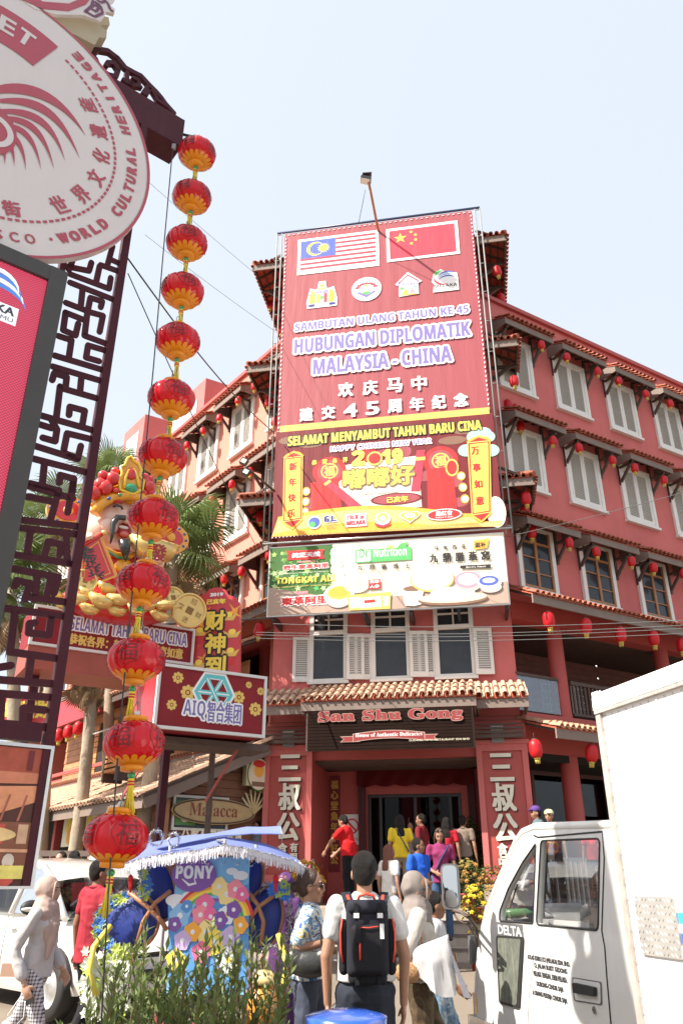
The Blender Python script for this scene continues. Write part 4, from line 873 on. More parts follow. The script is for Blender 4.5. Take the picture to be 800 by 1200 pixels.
# ---------------------------------------------------------------- palace lanterns on the string
LSK = mat('lantern_skin', (.74, .012, .030), .16, .10, 5, trans=.5, coat=.6)
LGD = mat('lantern_gold', (.80, .31, .015), .4, .12, 14, trans=.15)
LIN = mat('lantern_ink', (.16, .004, .01), .4)
GRN = mat('green_bead', (.02, .30, .08), .15, .1, 8, coat=.5)
SILV = mat('silver_cap', (.65, .65, .66), .3, .1, 8)
def lan_r(t):   # t from -1 (bottom) to 1 (top)
 return .165 * (1 - abs(t) ** 2.6) ** .5 * .80 + .165 * .20 * (1 - t * t) if abs(t) < 1 else 0
def palace_lantern(label):
 root = thing('palace_lantern', label, 'lantern', (0, 0, 0), 'round red plastic lanterns on the hanging string')
 m = MB(); prof = []
 for j in range(19):
  t = -.93 + 1.86 * j / 18; prof.append((max(.05, lan_r(t)), .128 * t))
 m.lathe(prof, n=72, rad=lambda a, j, r: r * (1 - .035 * abs(sin(a * 6)) ** .0 * (1 - abs(cos(a * 6)) ** .5) * 0 - .05 * (1 - abs(sin(a * 6 + pi / 2)) ** .35) ) * (1 + .012 * abs(cos(a * 6))))
 sk = inst('skin', m.mesh('skin', [LSK])); sk.parent = root
 m = MB(); n = 96; K = 9
 for sg_, top in ((-1, .84), (1, .92)):
  k0 = len(m.v)
  for j in range(K):
   for i in range(n):
    a = 2 * pi * i / n; ed = abs(sin(a * 8)) ** .5; t1 = top - .20 * ed if sg_ < 0 else top - .10 * ed; t = .93 + (t1 - .93) * j / (K - 1)
    r = lan_r(t) * 1.012 + .0025; m.v.append(V((r * cos(a), r * sin(a), sg_ * .128 * t)))
  for j in range(K - 1):
   for i in range(n): a0 = k0 + j * n + i; a1 = k0 + j * n + (i + 1) % n; m.f.append((a0, a1, a1 + n, a0 + n)); m.m.append(0); m.sm.append(True)
  g = inst('gold_petals', m.mesh('gold_petals', [LGD])); g.parent = root; m = MB()
 m = MB(); m.lathe([(.0, -.150), (.052, -.150), (.064, -.146), (.064, -.122), (.058, -.118)], n=28); m.lathe([(.058, .118), (.066, .122), (.066, .142), (.05, .146), (0, .146)], n=28)
 for k in range(3): m.lathe([(.055 + .016 * k, -.1205 - .0 * k + .012 * k * k * .4), (.060 + .016 * k, -.1235 + .012 * k * k * .4), (.065 + .016 * k, -.1205 + .012 * k * k * .4)], n=28)
 c = inst('rim', m.mesh('rim', [LGD])); c.parent = root
 vs, fs, w_, h_ = text_geo('福'); m = MB()
 for q in range(4):
  a0 = q * pi / 2 + .4
  pts = []
  for x, y in vs:
   yy = (y / h_ - .5) * .13 + .02; t = yy / .128; r = lan_r(t) * 1.01 + .002; a = a0 + (x / w_ - .5) * .75; pts.append((r * cos(a), r * sin(a), yy))
  m.add(pts, fs, 0)
  for cx_ in (-.0, 1):
   arcp = []
   for k in range(25):
    b = 2 * pi * k / 24; rr_ = .075 + .012 * abs(sin(b * 2.5)); yy = .02 + rr_ * sin(b); a = a0 + rr_ * cos(b) / .165 * 1.05; r = lan_r(yy / .128) * 1.012 + .003; arcp.append((r * cos(a), r * sin(a), yy))
   if cx_: m.tube(arcp, .0014, 4)
 t_ = inst('character', m.mesh('character', [LIN], recalc=False)); t_.parent = root
 m = MB(); m.ell((0, 0, -.172), .021, .021, .019, 12, 8); o = inst('bead', m.mesh('bead', [GRN])); o.parent = root
 m = MB()
 for k in range(26):
  a = k * 2.4; r = .012 * sqrt((k + 1) / 26); dx = .018 * sin(k * 1.7); m.tube([(r * cos(a), r * sin(a), -.19), (r * 1.2 * cos(a) + dx * .3, r * 1.2 * sin(a), -.27), (r * 1.6 * cos(a) + dx, r * 1.6 * sin(a) + dx * .6, -.37 - .02 * sin(k))], .0028, 4)
 o = inst('tassel', m.mesh('tassel', [YEL])); o.parent = root
 m = MB(); m.lathe([(.015, -.188), (.018, -.195), (.018, -.225), (.014, -.235)], n=12); m.lathe([(.0185, -.20), (.0195, -.205), (.0185, -.21)], n=12, mi=1); m.lathe([(.0185, -.215), (.0195, -.22), (.0185, -.225)], n=12, mi=1)
 o = inst('tassel_collar', m.mesh('tassel_collar', [YEL, LRED])); o.parent = root
 m = MB(); m.tube([(-.035, 0, .146), (-.03, 0, .20), (0, 0, .235), (.03, 0, .20), (.035, 0, .146)], .003, 6); m.ell((0, 0, .162), .018, .018, .02, 12, 8, 1); o = inst('wire_handle', m.mesh('wire_handle', [STEEL, SILV])); o.parent = root
 return root
LN = [(231, 180, 44), (225, 231, 45.5), (219, 285, 48), (214, 341, 50), (208.5, 400, 52), (201, 467, 55), (191, 535, 57), (180, 607, 60), (168.5, 684, 63), (160, 773, 67), (157.5, 871, 71), (136.5, 981, 74)]
ordw = ['topmost', 'second from the top', 'third from the top', 'fourth from the top', 'fifth from the top', 'sixth from the top', 'sixth from the bottom', 'fifth from the bottom', 'fourth from the bottom', 'third from the bottom', 'second from the bottom', 'lowest and largest looking']
proto = None; random.seed(4)
for k, (u, v, w_) in enumerate(LN):
 P = at(u, v, 4.5); zc = 4.5 / ray(u, v).y; sc_ = (w_ / 2 / FPX * zc) / .168
 lb = 'round red lantern with gold petals, ' + ordw[k] + ' of the hanging string'
 if proto is None: proto = palace_lantern(lb); proto.location = P; proto.scale = (sc_,) * 3; o = proto
 else: o = copy_thing(proto, P, lb, sc=sc_)
 o.rotation_euler = (random.uniform(-.05, .05), random.uniform(-.06, .06), random.uniform(0, 6))
cb = thing('hanging_cable', 'thin dark cable hanging down beside the string of round lanterns', 'cable', at(203, 170, 4.4))
MB().tube([at(203, 168, 4.42), at(192, 290, 4.42), at(180, 430, 4.42), at(160, 640, 4.40), at(140, 860, 4.4), at(127, 1050, 4.4), at(119, 1200, 4.4), at(115, 1300, 4.4)], .0045, 6, caps=True).build('wire', BLACK, cb)
MB().tube([at(218, 160, 4.5)] + [at(u + 3, v, 4.5) for u, v, w_ in LN], .003, 5).build('string', STEEL, cb)
MB().cbox(at(204, 172, 4.42), .03, .02, .05).build('clip', STEEL, cb)

# ---------------------------------------------------------------- small oblong lanterns on the building
def small_lantern():
 root = thing('small_lantern', 'x', 'lantern')
 m = MB(); prof = []
 for j in range(13):
  t = -1 + 2 * j / 12; prof.append((.155 * (1 - .42 * abs(t) ** 3.2) * (1 - .02 * (j % 2)), .20 * t))
 prof = [(.03, -.205)] + prof + [(.03, .205)]
 m.lathe(prof, n=20); b = inst('lantern_body', m.mesh('lantern_body', [LRED])); b.parent = root
 m = MB(); m.lathe([(0, -.235), (.07, -.235), (.075, -.20), (.0, -.19)], n=16)
 for k in range(10): a = 2 * pi * k / 10; m.tube([(.05 * cos(a), .05 * sin(a), -.235), (.045 * cos(a), .045 * sin(a), -.31 - .02 * (k % 2))], .012, 4)
 o = inst('tassel', m.mesh('tassel', [mat('straw_gold', (.60, .46, .10), .6, .2, 20)])); o.parent = root
 m = MB(); m.lathe([(0, .23), (.06, .23), (.07, .195), (0, .19)], n=14); m.tube([(0, 0, .22), (0, 0, .36)], .006, 4); o = inst('cap', m.mesh('cap', [BROWN])); o.parent = root
 return root
sl0 = small_lantern(); first = [True]
def hang(P, label, group, sc=1.0):
 rot = (random.uniform(-.12, .12), random.uniform(-.12, .12), random.uniform(0, 6))
 if first[0]: o = sl0; first[0] = False; o.location = P; o['label'] = label; o['group'] = group; o.scale = (sc,) * 3
 else: o = copy_thing(sl0, P, label, sc=sc, group=group)
 o.rotation_euler = rot
def zh1(x, y): return (540 + x / 3.077, 240 + y / 3.077)
def zh2(x, y): return (560 + x / 3.333, 500 + y / 3.333)
def zh3(x, y): return (560 + x / 3.333, 700 + y / 3.333)
ORD = ['first', 'second', 'third', 'fourth', 'fifth', 'sixth', 'seventh', 'eighth', 'ninth', 'tenth']
def row(pts, fr, o, where, group, sc):
 for k, (u, v) in enumerate(pts):
  s_, z_ = fr.px(u, v, o); hang(fr.pt(s_, z_, o), 'oblong red lantern, %s from the banner %s' % (ORD[k], where), group, sc)
row([zh1(*p) for p in ((289, 507), (380, 550), (491, 602), (567, 636), (665, 683), (752, 718))], R, .62, 'under the top hoods of the right wing', 'lanterns under the hoods of the right wing', .66)
row([zh1(*p) for p in ((330, 852), (424, 877), (545, 922), (625, 950))] + [zh2(725, 210)], R, .62, 'under the middle hoods of the right wing', 'lanterns under the hoods of the right wing', .66)
row([zh2(*p) for p in ((355, 455), (461, 490), (598, 527), (685, 552), (800, 575))], R, .62, 'under the lowest hoods of the right wing', 'lanterns under the hoods of the right wing', .66)
row([zh3(*p) for p in ((275, 88), (420, 113), (555, 146), (684, 160), (795, 188))], R, 1.0, 'under the balcony eave of the right wing', 'large lanterns along the right arcade', .86)
row([zh3(*p) for p in ((224, 592), (442, 610))], R, 1.1, 'under the ground floor eave of the right arcade', 'large lanterns along the right arcade', .86)
def tow(pts, where):
 for k, (u, v, Y) in enumerate(pts): hang(at(u, v, Y), 'oblong red lantern, %s from the top %s' % (ORD[k], where), 'lanterns along the tower hoods', .78)
tow([(582, 318, 16.8), (586.5, 350, 18.1), (585.5, 364, 18.8), (585, 379, 19.4), (594.6, 385, 18.4)], 'under the upper right tower hood')
tow([(601.8, 447, 16.8), (594.3, 475, 17.8), (602.7, 480.5, 18.0), (593, 497, 18.8), (608.7, 500, 17.9)], 'under the middle right tower hood')
tow([(616, 584, 16.8), (614.6, 600.5, 17.5), (614.6, 615.5, 18.0), (611.6, 621.5, 18.4), (622.4, 623.6, 17.6)], 'under the lower right tower hood')
tow([(317, 357, 19.4), (329, 387, 20.3)], 'under the upper left tower hood'); tow([(315, 472, 18.8), (322, 494, 19.6)], 'under the middle left tower hood'); tow([(305, 606, 18.5), (314, 616, 19.2), (316, 650, 19)], 'under the lower left tower hood')
def rowL(pts, where):
 for k, (u, v) in enumerate(pts):
  s_, z_ = L.px(u, v, .62); hang(L.pt(s_, z_, .62), 'sunlit oblong red lantern, %s from the banner %s' % (ORD[k], where), 'lanterns under the hoods of the left wing', .64)
rowL([(298, 453), (279, 469.6), (257, 490), (237.6, 505.5), (219, 522)], 'under the top hoods of the left wing')
rowL([(293, 553), (271.5, 568), (247.8, 586), (231, 598)], 'under the middle hoods of the left wing')
rowL([(282.8, 670), (262.5, 679)], 'under the lowest hoods of the left wing')
s_, z_ = L.px(304, 738, .9); hang(L.pt(s_, z_, .9), 'large red lantern hanging in the dark corner left of the tower', 'large lanterns left of the tower', .86)

# ---------------------------------------------------------------- gate over the street
MAR = mat('gate_maroon', (.058, .010, .017), .55, .2, 6, .08, 60, dirt=.2, dirtcol=(.12, .05, .05), spec=.22)
gt = thing('street_gate', 'dark maroon steel gate with fretwork lattice, scrolled beam and hanging lanterns', 'gate', G.pt(-.33, 0, 0))
MB().fb(G, -.352, -.298, 1.56, 7.0, -.05, .0).build('post', MAR, gt)
MB().fb(G, -3.6, -3.5, 0, 7.0, -.10, .0).build('post', MAR, gt)
MB().fb(G, -3.7, .0, 7.0, 7.31, -.22, .0).build('beam', MAR, gt)
MB().fb(G, -3.9, -3.1, 0, .35, -.4, .3).build('plinth', STONED, gt)
MB().fb(G, -.70, -.368, 2.26, 2.32, -.07, -.01).build('rail', MAR, gt); MB().fb(G, -.74, -.70, 1.5, 7.0, -.07, -.01).build('stile', MAR, gt)
def stroke(pts, wd_, name='lattice_bar', o0=-.030, o1=-.015, conv=None):
 q = [G.px(*conv(*p), o1) for p in pts]; m = MB()
 for i in range(len(q) - 1):
  a, b = q[i], q[i + 1]; dx, dy = b[0] - a[0], b[1] - a[1]; l_ = hypot(dx, dy) or 1; nx_, ny_ = -dy / l_ * wd_ / 2, dx / l_ * wd_ / 2; e_ = .0008 * (i % 2)
  m.poly(lambda x, y, t: G.pt(x, y, o0 + e_ + t), [(a[0] + nx_, a[1] + ny_), (b[0] + nx_, b[1] + ny_), (b[0] - nx_, b[1] - ny_), (a[0] - nx_, a[1] - ny_)], o1 - o0)
 for i, a in enumerate(q): m.poly(lambda x, y, t: G.pt(x, y, o0 + .0004 + .0001 * i + t), circ(12, wd_ / 2, None, a[0], a[1]), o1 - o0)
 return m.build(name, MAR, gt)
def cv(ox, oy, s_): return lambda x, y: (ox + x / s_, oy + y / s_)
lat = [(cv(50, 270, 7.27), [[(240, 368), (570, 492), (585, 400)], [(460, 440), (490, 300)], [(500, 290), (655, 345)], [(560, 280), (600, 130)], [(600, 250), (655, 275)], [(240, 440), (610, 585)], [(345, 500), (330, 640)], [(500, 650), (512, 600), (412, 570), (385, 700), (362, 892), (545, 960)], [(400, 690), (518, 722), (490, 860)], [(205, 612), (380, 680)],
  [(200, 695), (370, 762)], [(200, 700), (180, 845), (285, 890), (308, 790)], [(485, 1110), (375, 1078), (392, 975), (540, 1018)], [(140, 895), (250, 930), (228, 1080)], [(110, 1062), (520, 1185)], [(200, 300), (400, 340), (420, 270)], [(230, 330), (260, 250)]]),
       (cv(20, 420, 7.27), [[(310, 65), (715, 185)], [(305, 180), (322, 122), (428, 155), (418, 250)], [(552, 170), (542, 280)], [(370, 245), (700, 340)], [(372, 235), (340, 500)], [(448, 478), (455, 408), (582, 442), (560, 570)], [(220, 485), (640, 605)], [(300, 520), (345, 600), (330, 702), (225, 672)], [(205, 560), (300, 590)], [(405, 770), (432, 635), (640, 685)], [(405, 800), (522, 850), (548, 742)],
  [(160, 742), (520, 855)], [(150, 852), (590, 965)], [(240, 880), (220, 1070)], [(365, 1055), (372, 990), (490, 1022), (470, 1164)], [(100, 1082), (480, 1190)]]),
       (cv(0, 540, 5), [[(180, 130), (345, 172)], [(400, 300), (435, 100)], [(348, 170), (298, 350)], [(165, 208), (305, 235)], [(135, 345), (490, 385)], [(120, 390), (470, 430)], [(182, 400), (160, 560)], [(352, 548), (362, 488), (285, 472), (258, 570)], [(90, 548), (410, 600)], [(70, 630), (345, 680), (320, 775)], [(222, 660), (208, 810)], [(90, 732), (100, 700), (180, 718), (150, 810)], [(390, 430), (400, 600)], [(300, 690), (280, 780)]]),
       (cv(0, 700, 5), [[(160, -5), (400, 28)], [(10, 60), (375, 108)], [(92, 70), (62, 318), (325, 355)], [(208, 148), (176, 152), (172, 206), (288, 222), (305, 110)], [(188, 340), (168, 480)], [(-20, 412), (68, 398)], [(-20, 480), (310, 505)], [(-20, 560), (290, 585)], [(15, 570), (5, 720)], [(138, 730), (140, 648), (265, 660)], [(-20, 735), (300, 762)]])]
for conv, L_ in lat:
 for pl in L_: stroke(pl, .040, conv=conv)
c4 = cv(60, 0, 4.444)
for pl, w_ in (([(218, 300), (222, 268), (245, 252), (300, 262), (350, 300), (390, 350), (430, 372), (470, 392), (505, 430), (545, 470), (575, 505), (600, 540), (640, 585)], .045), ([(232, 300), (255, 350), (300, 385), (340, 395), (352, 360), (330, 325), (300, 322), (290, 335)], .04), ([(398, 375), (398, 408), (425, 440), (460, 445), (458, 415), (432, 402)], .035), ([(505, 445), (480, 480), (500, 490), (512, 470)], .03), ([(85, 192), (140, 188), (185, 225), (212, 290)], .045), ([(530, 470), (560, 520), (600, 550)], .03), ([(380, 410), (395, 425), (470, 450)], .03)):
 stroke(pl, w_, 'scroll', -.12, -.08, c4)
MB().tube([G.pt(-.0, 7.25, -.1), at(225, 160, 4.5), at(240, 168, 4.55)], .012, 6).build('cable_end', BLACK, gt)
c1 = cv(0, 0, 2.963)
GI = lambda n, c: mat('sign_' + n, c, .35, .04, 3, coat=.1, dirt=.12, dirtcol=(.35, .3, .3))
SW = GI('white', (.64, .59, .58)); SRD = GI('red', (.40, .055, .085)); SPU = GI('plum', (.14, .03, .09))
rs = thing('round_sign', 'large round white heritage sign with red plumes and circular lettering on the gate', 'sign', G.pt(-1.43, 6.27, .1))
CX, CZ, RR = -1.431, 6.273, 1.18; so_ = .10
ds = MB(); ds.poly(lambda x, y, t: G.pt(CX + x, CZ + y, .04 + t), circ(96, RR), so_ - .045); ds.build('panel', SW, rs)
def ring(fr, cx, cz, r0, r1, o, m, name, parent, a0=0, a1=360, n=96):
 mb = MB()
 for k in range(n):
  t0, t1 = radians(a0 + (a1 - a0) * k / n), radians(a0 + (a1 - a0) * (k + 1) / n)
  mb.add([fr.pt(cx + r * cos(t), cz + r * sin(t), o) for r, t in ((r0, t0), (r1, t0), (r1, t1), (r0, t1))], [(0, 1, 2, 3)])
 return mb.build(name, m, parent, recalc=False)
ring(G, CX, CZ, RR - .022, RR - .001, so_, SRD, 'border', rs); ring(G, CX, CZ, .60, .95, so_, SRD, 'red_band', rs, 68, 168, 60)
mb = MB()
for k in range(72):
 a = radians(-150 + 214 * k / 72); c_, s_ = cos(a), sin(a); mb.add([G.pt(CX + .905 * c_ + dx * -s_ + dy * c_, CZ + .905 * s_ + dx * c_ + dy * s_, so_) for dx, dy in ((-.015, -.009), (.015, -.009), (.015, .009), (-.015, .009))], [(0, 1, 2, 3)])
stuff(mb.build('dotted_ring', SRD, rs, recalc=False))
def arc_chars(body, r, a0, a1, h_, w_, m, flip=False, bold=.006, o=so_):
 n = len(body); mb = MB()
 for i, ch in enumerate(body):
  if ch == ' ': continue
  a = radians(a0 + (a1 - a0) * i / (n - 1)); rot = a + pi / 2 if not flip else a - pi / 2; cx, cz = CX + r * cos(a), CZ + r * sin(a); c_, s_ = cos(rot), sin(rot)
  if ch == '.': mb.poly(lambda x, y, t: G.pt(cx + x, cz + y, o), circ(8, .012), 0); continue
  ww = w_ * (.35 if ch in 'I.' else 1.15 if ch in 'WO' else 1)
  text_mb(mb, ch, lambda x, y, oo: G.pt(cx + x * c_ - y * s_, cz + x * s_ + y * c_, oo), -ww / 2, -h_ / 2, ww / 2, h_ / 2, o=o, bold=bold)
 return mb.build('lettering', m, rs, recalc=False)
arc_chars('UNESCO', 1.035, -92, -64, .075, .06, SRD, bold=.002)
arc_chars('.WORLD CULTURAL HERITAGE', 1.035, -56, 61, .085, .07, SRD, bold=.007)
arc_chars('世界文化遺産', .80, -43, 37, .135, .125, SRD, bold=.004)
arc_chars('鸡场街', .82, -96, -68, .12, .12, SRD, bold=.005)
arc_chars('STREET', .79, 128, 80, .16, .11, SW, flip=True, bold=.008, o=so_ + .003)
mb = MB(); PLM = [((-60, 330), (30, 285), (190, 290), (298, 470), 26), ((0, 350), (100, 345), (200, 360), (277, 548), 20), ((0, 385), (90, 385), (180, 400), (226, 556), 17), ((0, 410), (80, 410), (150, 430), (188, 585), 15), ((5, 435), (60, 435), (120, 455), (143, 587), 13), ((5, 455), (40, 460), (85, 490), (90, 590), 12), ((0, 470), (25, 480), (52, 510), (50, 577), 10), ((-5, 485), (5, 500), (22, 520), (17, 570), 9), ((-40, 490), (-30, 510), (-15, 530), (-15, 570), 9)]
for i_, (p0, p1, p2, p3, w_) in enumerate(PLM):
 Lp, Rp = [], []
 for k in range(17):
  t = k / 16; q = 1 - t; x, y = [q ** 3 * p0[c] + 3 * q * q * t * p1[c] + 3 * q * t * t * p2[c] + t ** 3 * p3[c] for c in (0, 1)]; dx, dy = [3 * q * q * (p1[c] - p0[c]) + 6 * q * t * (p2[c] - p1[c]) + 3 * t * t * (p3[c] - p2[c]) for c in (0, 1)]
  l_ = hypot(dx, dy) or 1; w2 = w_ * .5 * (.6 + .8 * sin(pi * t)) * (1 - t ** 4) + .3; Lp.append(G.px(*c1(x - dy / l_ * w2, y + dx / l_ * w2), so_)); Rp.append(G.px(*c1(x + dy / l_ * w2, y - dx / l_ * w2), so_))
 mb.poly(lambda x, y, t: G.pt(x, y, so_ + .0008 + .0002 * i_), Lp + Rp[::-1], 0)
PX, PZ = G.px(*c1(-45, 440), so_); mb.poly(lambda x, y, t: G.pt(x, y, so_ + .003), circ(30, .19, .22, PX, PZ), 0)
mb.build('plumes', SRD, rs, recalc=False)
ring(G, PX + .03, PZ, .10, .14, so_ + .006, SW, 'eye_ring', rs, n=30)
ts = thing('crest_sign', 'cloud-edged white and plum sign board standing above the gate beam', 'sign', G.pt(-1.3, 7.5, 0))
def cpoly(pts, o, th, m, name, conv=c1): mb = MB(); q = [G.px(*conv(*p), o) for p in pts]; mb.poly(lambda x, y, t: G.pt(x, y, o - th + t), q, th); return mb.build(name, m, ts)
def scal(pts): return pts
bk = mat('sign_back_cream', (.42, .37, .26), .6)
cpoly([(60, -5), (110, 45), (230, 105), (330, 156), (345, 130), (370, 132), (372, 108), (350, 88), (382, 85), (378, 60), (300, 40), (200, 10), (150, -30)], .02, .12, bk, 'backing_box')
cpoly([(-200, -200), (120, 30), (200, 50), (290, 52), (345, 72), (362, 60), (370, 40), (398, 48), (400, 30), (382, 18), (400, 0), (380, -60), (200, -260)], .10, .03, SW, 'front_panel')
cpoly([(-160, -180), (60, -10), (150, 30), (240, 38), (300, 15), (318, -10), (290, -10), (240, 12), (150, 5), (80, -40), (-60, -190)], .104, .003, SRD, 'red_rim')
for pl in ([(300, 40), (330, 58), (358, 45), (350, 20), (330, 5)], [(318, 30), (335, 40), (345, 25), (330, 15), (322, 22)], [(355, -10), (375, 10), (385, 35), (395, 40)], [(330, -10), (350, 8), (365, 5)], [(295, 42), (318, 22), (325, 0)]):
 q = [G.px(*c1(*p), .104) for p in pl]; mb = MB()
 for i in range(len(q) - 1):
  a, b = q[i], q[i + 1]; dx, dy = b[0] - a[0], b[1] - a[1]; l_ = hypot(dx, dy) or 1; nx_, ny_ = -dy / l_ * .011, dx / l_ * .011
  mb.poly(lambda x, y, t: G.pt(x, y, .105 + .0003 * i), [(a[0] + nx_, a[1] + ny_), (b[0] + nx_, b[1] + ny_), (b[0] - nx_, b[1] - ny_), (a[0] - nx_, a[1] - ny_)], 0)
 mb.build('plum_scroll', SPU, ts, recalc=False)
ld = thing('led_screen', 'tall LED display in a dark frame glowing pink red below the round sign', 'screen', G.pt(-1.4, 4, .1))
FRM = mat('screen_frame', (.05, .045, .04), .45, .15, 3)
for a in ((-.83, -.72, 2.55, 5.16), (-2.4, -2.29, 2.55, 5.16)): MB().fb(G, *a, -.02, .16).build('frame_side', FRM, ld)
MB().fb(G, -2.29, -.83, 5.05, 5.158, -.018, .158).build('frame_top', FRM, ld); MB().fb(G, -2.29, -.83, 2.55, 2.66, -.018, .158).build('frame_bottom', FRM, ld)
LED = bpy.data.materials.new('led_glow'); LED.use_nodes = True; t = LED.node_tree; b = t.nodes['Principled BSDF']; b.inputs['Base Color'].default_value = (.05, .01, .015, 1); b.inputs['Roughness'].default_value = .6
g_ = t.nodes.new('ShaderNodeNewGeometry'); sp = t.nodes.new('ShaderNodeSeparateXYZ'); t.links.new(g_.outputs['Position'], sp.inputs[0])
mm = t.nodes.new('ShaderNodeMath'); mm.operation = 'MULTIPLY'; mm.inputs[1].default_value = 2 * pi / .020; t.links.new(sp.outputs['Z'], mm.inputs[0]); sn = t.nodes.new('ShaderNodeMath'); sn.operation = 'SINE'; t.links.new(mm.outputs[0], sn.inputs[0])
m2 = t.nodes.new('ShaderNodeMath'); m2.operation = 'MULTIPLY'; m2.inputs[1].default_value = 2 * pi / .016; t.links.new(sp.outputs['X'], m2.inputs[0]); s2 = t.nodes.new('ShaderNodeMath'); s2.operation = 'SINE'; t.links.new(m2.outputs[0], s2.inputs[0])
m3 = t.nodes.new('ShaderNodeMath'); m3.operation = 'MULTIPLY'; t.links.new(sn.outputs[0], m3.inputs[0]); t.links.new(s2.outputs[0], m3.inputs[1])
m4 = t.nodes.new('ShaderNodeMath'); m4.operation = 'MULTIPLY_ADD'; m4.inputs[1].default_value = .17; m4.inputs[2].default_value = .24; t.links.new(m3.outputs[0], m4.inputs[0])
b.inputs['Emission Color'].default_value = (1, .09, .18, 1); t.links.new(m4.outputs[0], b.inputs['Emission Strength'])
MB().fb(G, -2.29, -.83, 2.66, 5.05, .0, .13).build('lit_panel', LED, ld)
def glow(n, c, e): m = mat('glow_' + n, c, .6); bb_ = m.node_tree.nodes['Principled BSDF']; bb_.inputs['Emission Color'].default_value = (*c, 1); bb_.inputs['Emission Strength'].default_value = e; return m
a = Art(G, .131); gx, gz = G.px(4, 350, .131);
GWt, GBl = glow('white', (.7, .75, .8), .25), glow('blue', (.06, .18, .5), .3)
a.rect(gx - .25, gz - .16, gx + .10, gz - .03, GWt); a.txt('MELAKA', (gx - .22, gz - .10), (gx + .08, gz - .04), glow('dark', (.05, .05, .07), .1), px=False, bold=.003); a.txt('BERSAMAMU', (gx - .22, gz - .145), (gx + .08, gz - .115), glow('dark', (.05, .05, .07), .1), px=False)
for k in range(4): swoosh(arc(gx - .06, gz - .04 + .035 * k, .2 - .02 * k, .13, 165, 10), .016, GBl if k % 2 == 0 else GWt)
a.build('logo', ld)
pb = thing('picture_board', 'hanging framed photo board of tiled roofs and an oval shop sign at the left edge', 'picture', G.pt(-.6, 1.9, 0))
PR = lambda n, c: mat('photo_' + n, tuple(min(.8, q * 1.7) for q in c), .4, .25, 14, coat=.05, spec=.2, coord='World')
MB().fb(G, -1.5, -.30, 1.56, 2.24, -.05, -.01).build('board', PR('dark', (.05, .02, .015)), pb)
m = MB(); m.fb(G, -1.5, -.295, 2.225, 2.243, -.012, .004); m.fb(G, -1.5, -.295, 1.555, 1.568, -.012, .004); m.fb(G, -.312, -.295, 1.568, 2.225, -.012, .004); m.build('edge_frame', ALU, pb)
a = Art(G, -.009)
a.rect(-1.49, 2.10, -.315, 2.22, PR('red1', (.22, .05, .03))); a.rect(-1.49, 1.995, -.315, 2.10, PR('roof1', (.33, .12, .07))); a.shape([(-1.49, 1.92), (-.315, 2.0), (-.315, 2.05), (-1.49, 2.0)], PR('shadow', (.04, .015, .012)))
a.shape([(-1.49, 1.86), (-.6, 1.87), (-.315, 1.97), (-.315, 2.04), (-1.49, 1.97)], PR('roof2', (.40, .17, .09)))
for k in range(14): xx = -1.45 + .085 * k; a.shape([(xx, 1.865), (xx + .012, 1.865), (xx + .04, 1.99), (xx + .03, 1.99)], PR('roofline', (.24, .08, .05)))
for k in range(5): a.rect(-1.3 + .22 * k, 2.11, -1.27 + .22 * k, 2.21, PR('post', (.10, .02, .02)))
a.rect(-1.49, 1.60, -.315, 1.86, PR('wall', (.13, .05, .03)))
for k in range(10): a.rect(-1.45 + .115 * k, 1.76 + .0 * k, -1.40 + .115 * k, 1.85, PR('item%d' % (k % 4), ((.3, .05, .04), (.35, .22, .14), (.08, .06, .06), (.20, .16, .12))[k % 4]))
a.shape(circ(24, .20, .040, -.62, 1.80), PR('oval', (.45, .30, .14))); a.txt('Malacca', (-.74, 1.785), (-.5, 1.82), PR('oldred', (.2, .03, .02)), px=False)
a.rect(-1.49, 1.72, -.315, 1.735, PR('rail', (.38, .20, .12))); random.seed(2)
for k in range(9): x = -1.4 + k * .12; a.shape(circ(10, .03, .035, x, 1.68), PR('head%d' % (k % 3), ((.03, .02, .02), (.2, .1, .07), (.35, .3, .25))[k % 3])); a.shape(circ(10, .045, .05, x, 1.615), PR('item%d' % (k % 4), (.1, .1, .1)))
a.rect(-.48, 1.60, -.36, 1.66, PR('yellowbox', (.55, .38, .10)))
a.build('print', pb)

# ---------------------------------------------------------------- sign boxes across the street and fortune statue
D = Fr(at(150, 740, 13.0), R.e, R.n)
def boxsign(fr, pts, dep, frame_m, body_m, name, label, cat='sign board'):
 q = [fr.px(u, v, 0) for u, v in pts]; s0 = (q[0][0] + q[3][0]) / 2; s1 = (q[1][0] + q[2][0]) / 2; z1 = (q[0][1] + q[1][1]) / 2; z0 = (q[2][1] + q[3][1]) / 2
 t = thing(name, label, cat, fr.pt(s0, z0, 0)); MB().fb(fr, s0, s1, z0, z1, -dep, 0).build('cabinet', body_m, t)
 m = MB(); w_ = .035; m.fb(fr, s0 - .01, s1 + .01, z1 - w_, z1 + .01, -.03, .03); m.fb(fr, s0 - .01, s1 + .01, z0 - .01, z0 + w_, -.03, .03); m.fb(fr, s0 - .01, s0 + w_, z0 + w_, z1 - w_, -.03, .029); m.fb(fr, s1 - w_, s1 + .01, z0 + w_, z1 - w_, -.03, .029); m.build('frame', frame_m, t)
 return t, s0, s1, z0, z1
WFR = mat('white_frame', (.62, .60, .58), .4, .05); MRN = mat('sign_maroon', (.22, .022, .028), .6, .12, 2, spec=.15); RB = mat('sign_red_box', (.50, .03, .04), .35, .08, 2)
t, s0, s1, z0, z1 = boxsign(D, [(40, 709), (228, 737.5), (225, 777.5), (36, 757)], .9, WFR, MRN, 'greeting_sign', 'maroon sign box with violet and gold greeting lettering below the fortune statue')
a = Art(D, .002)
a.txt('SELAMAT TAHUN BARU CINA', (82, 736), (219.5, 734.5 + .5), IB, bold=.012, halo=.022, hm=IW, px=True) if False else None
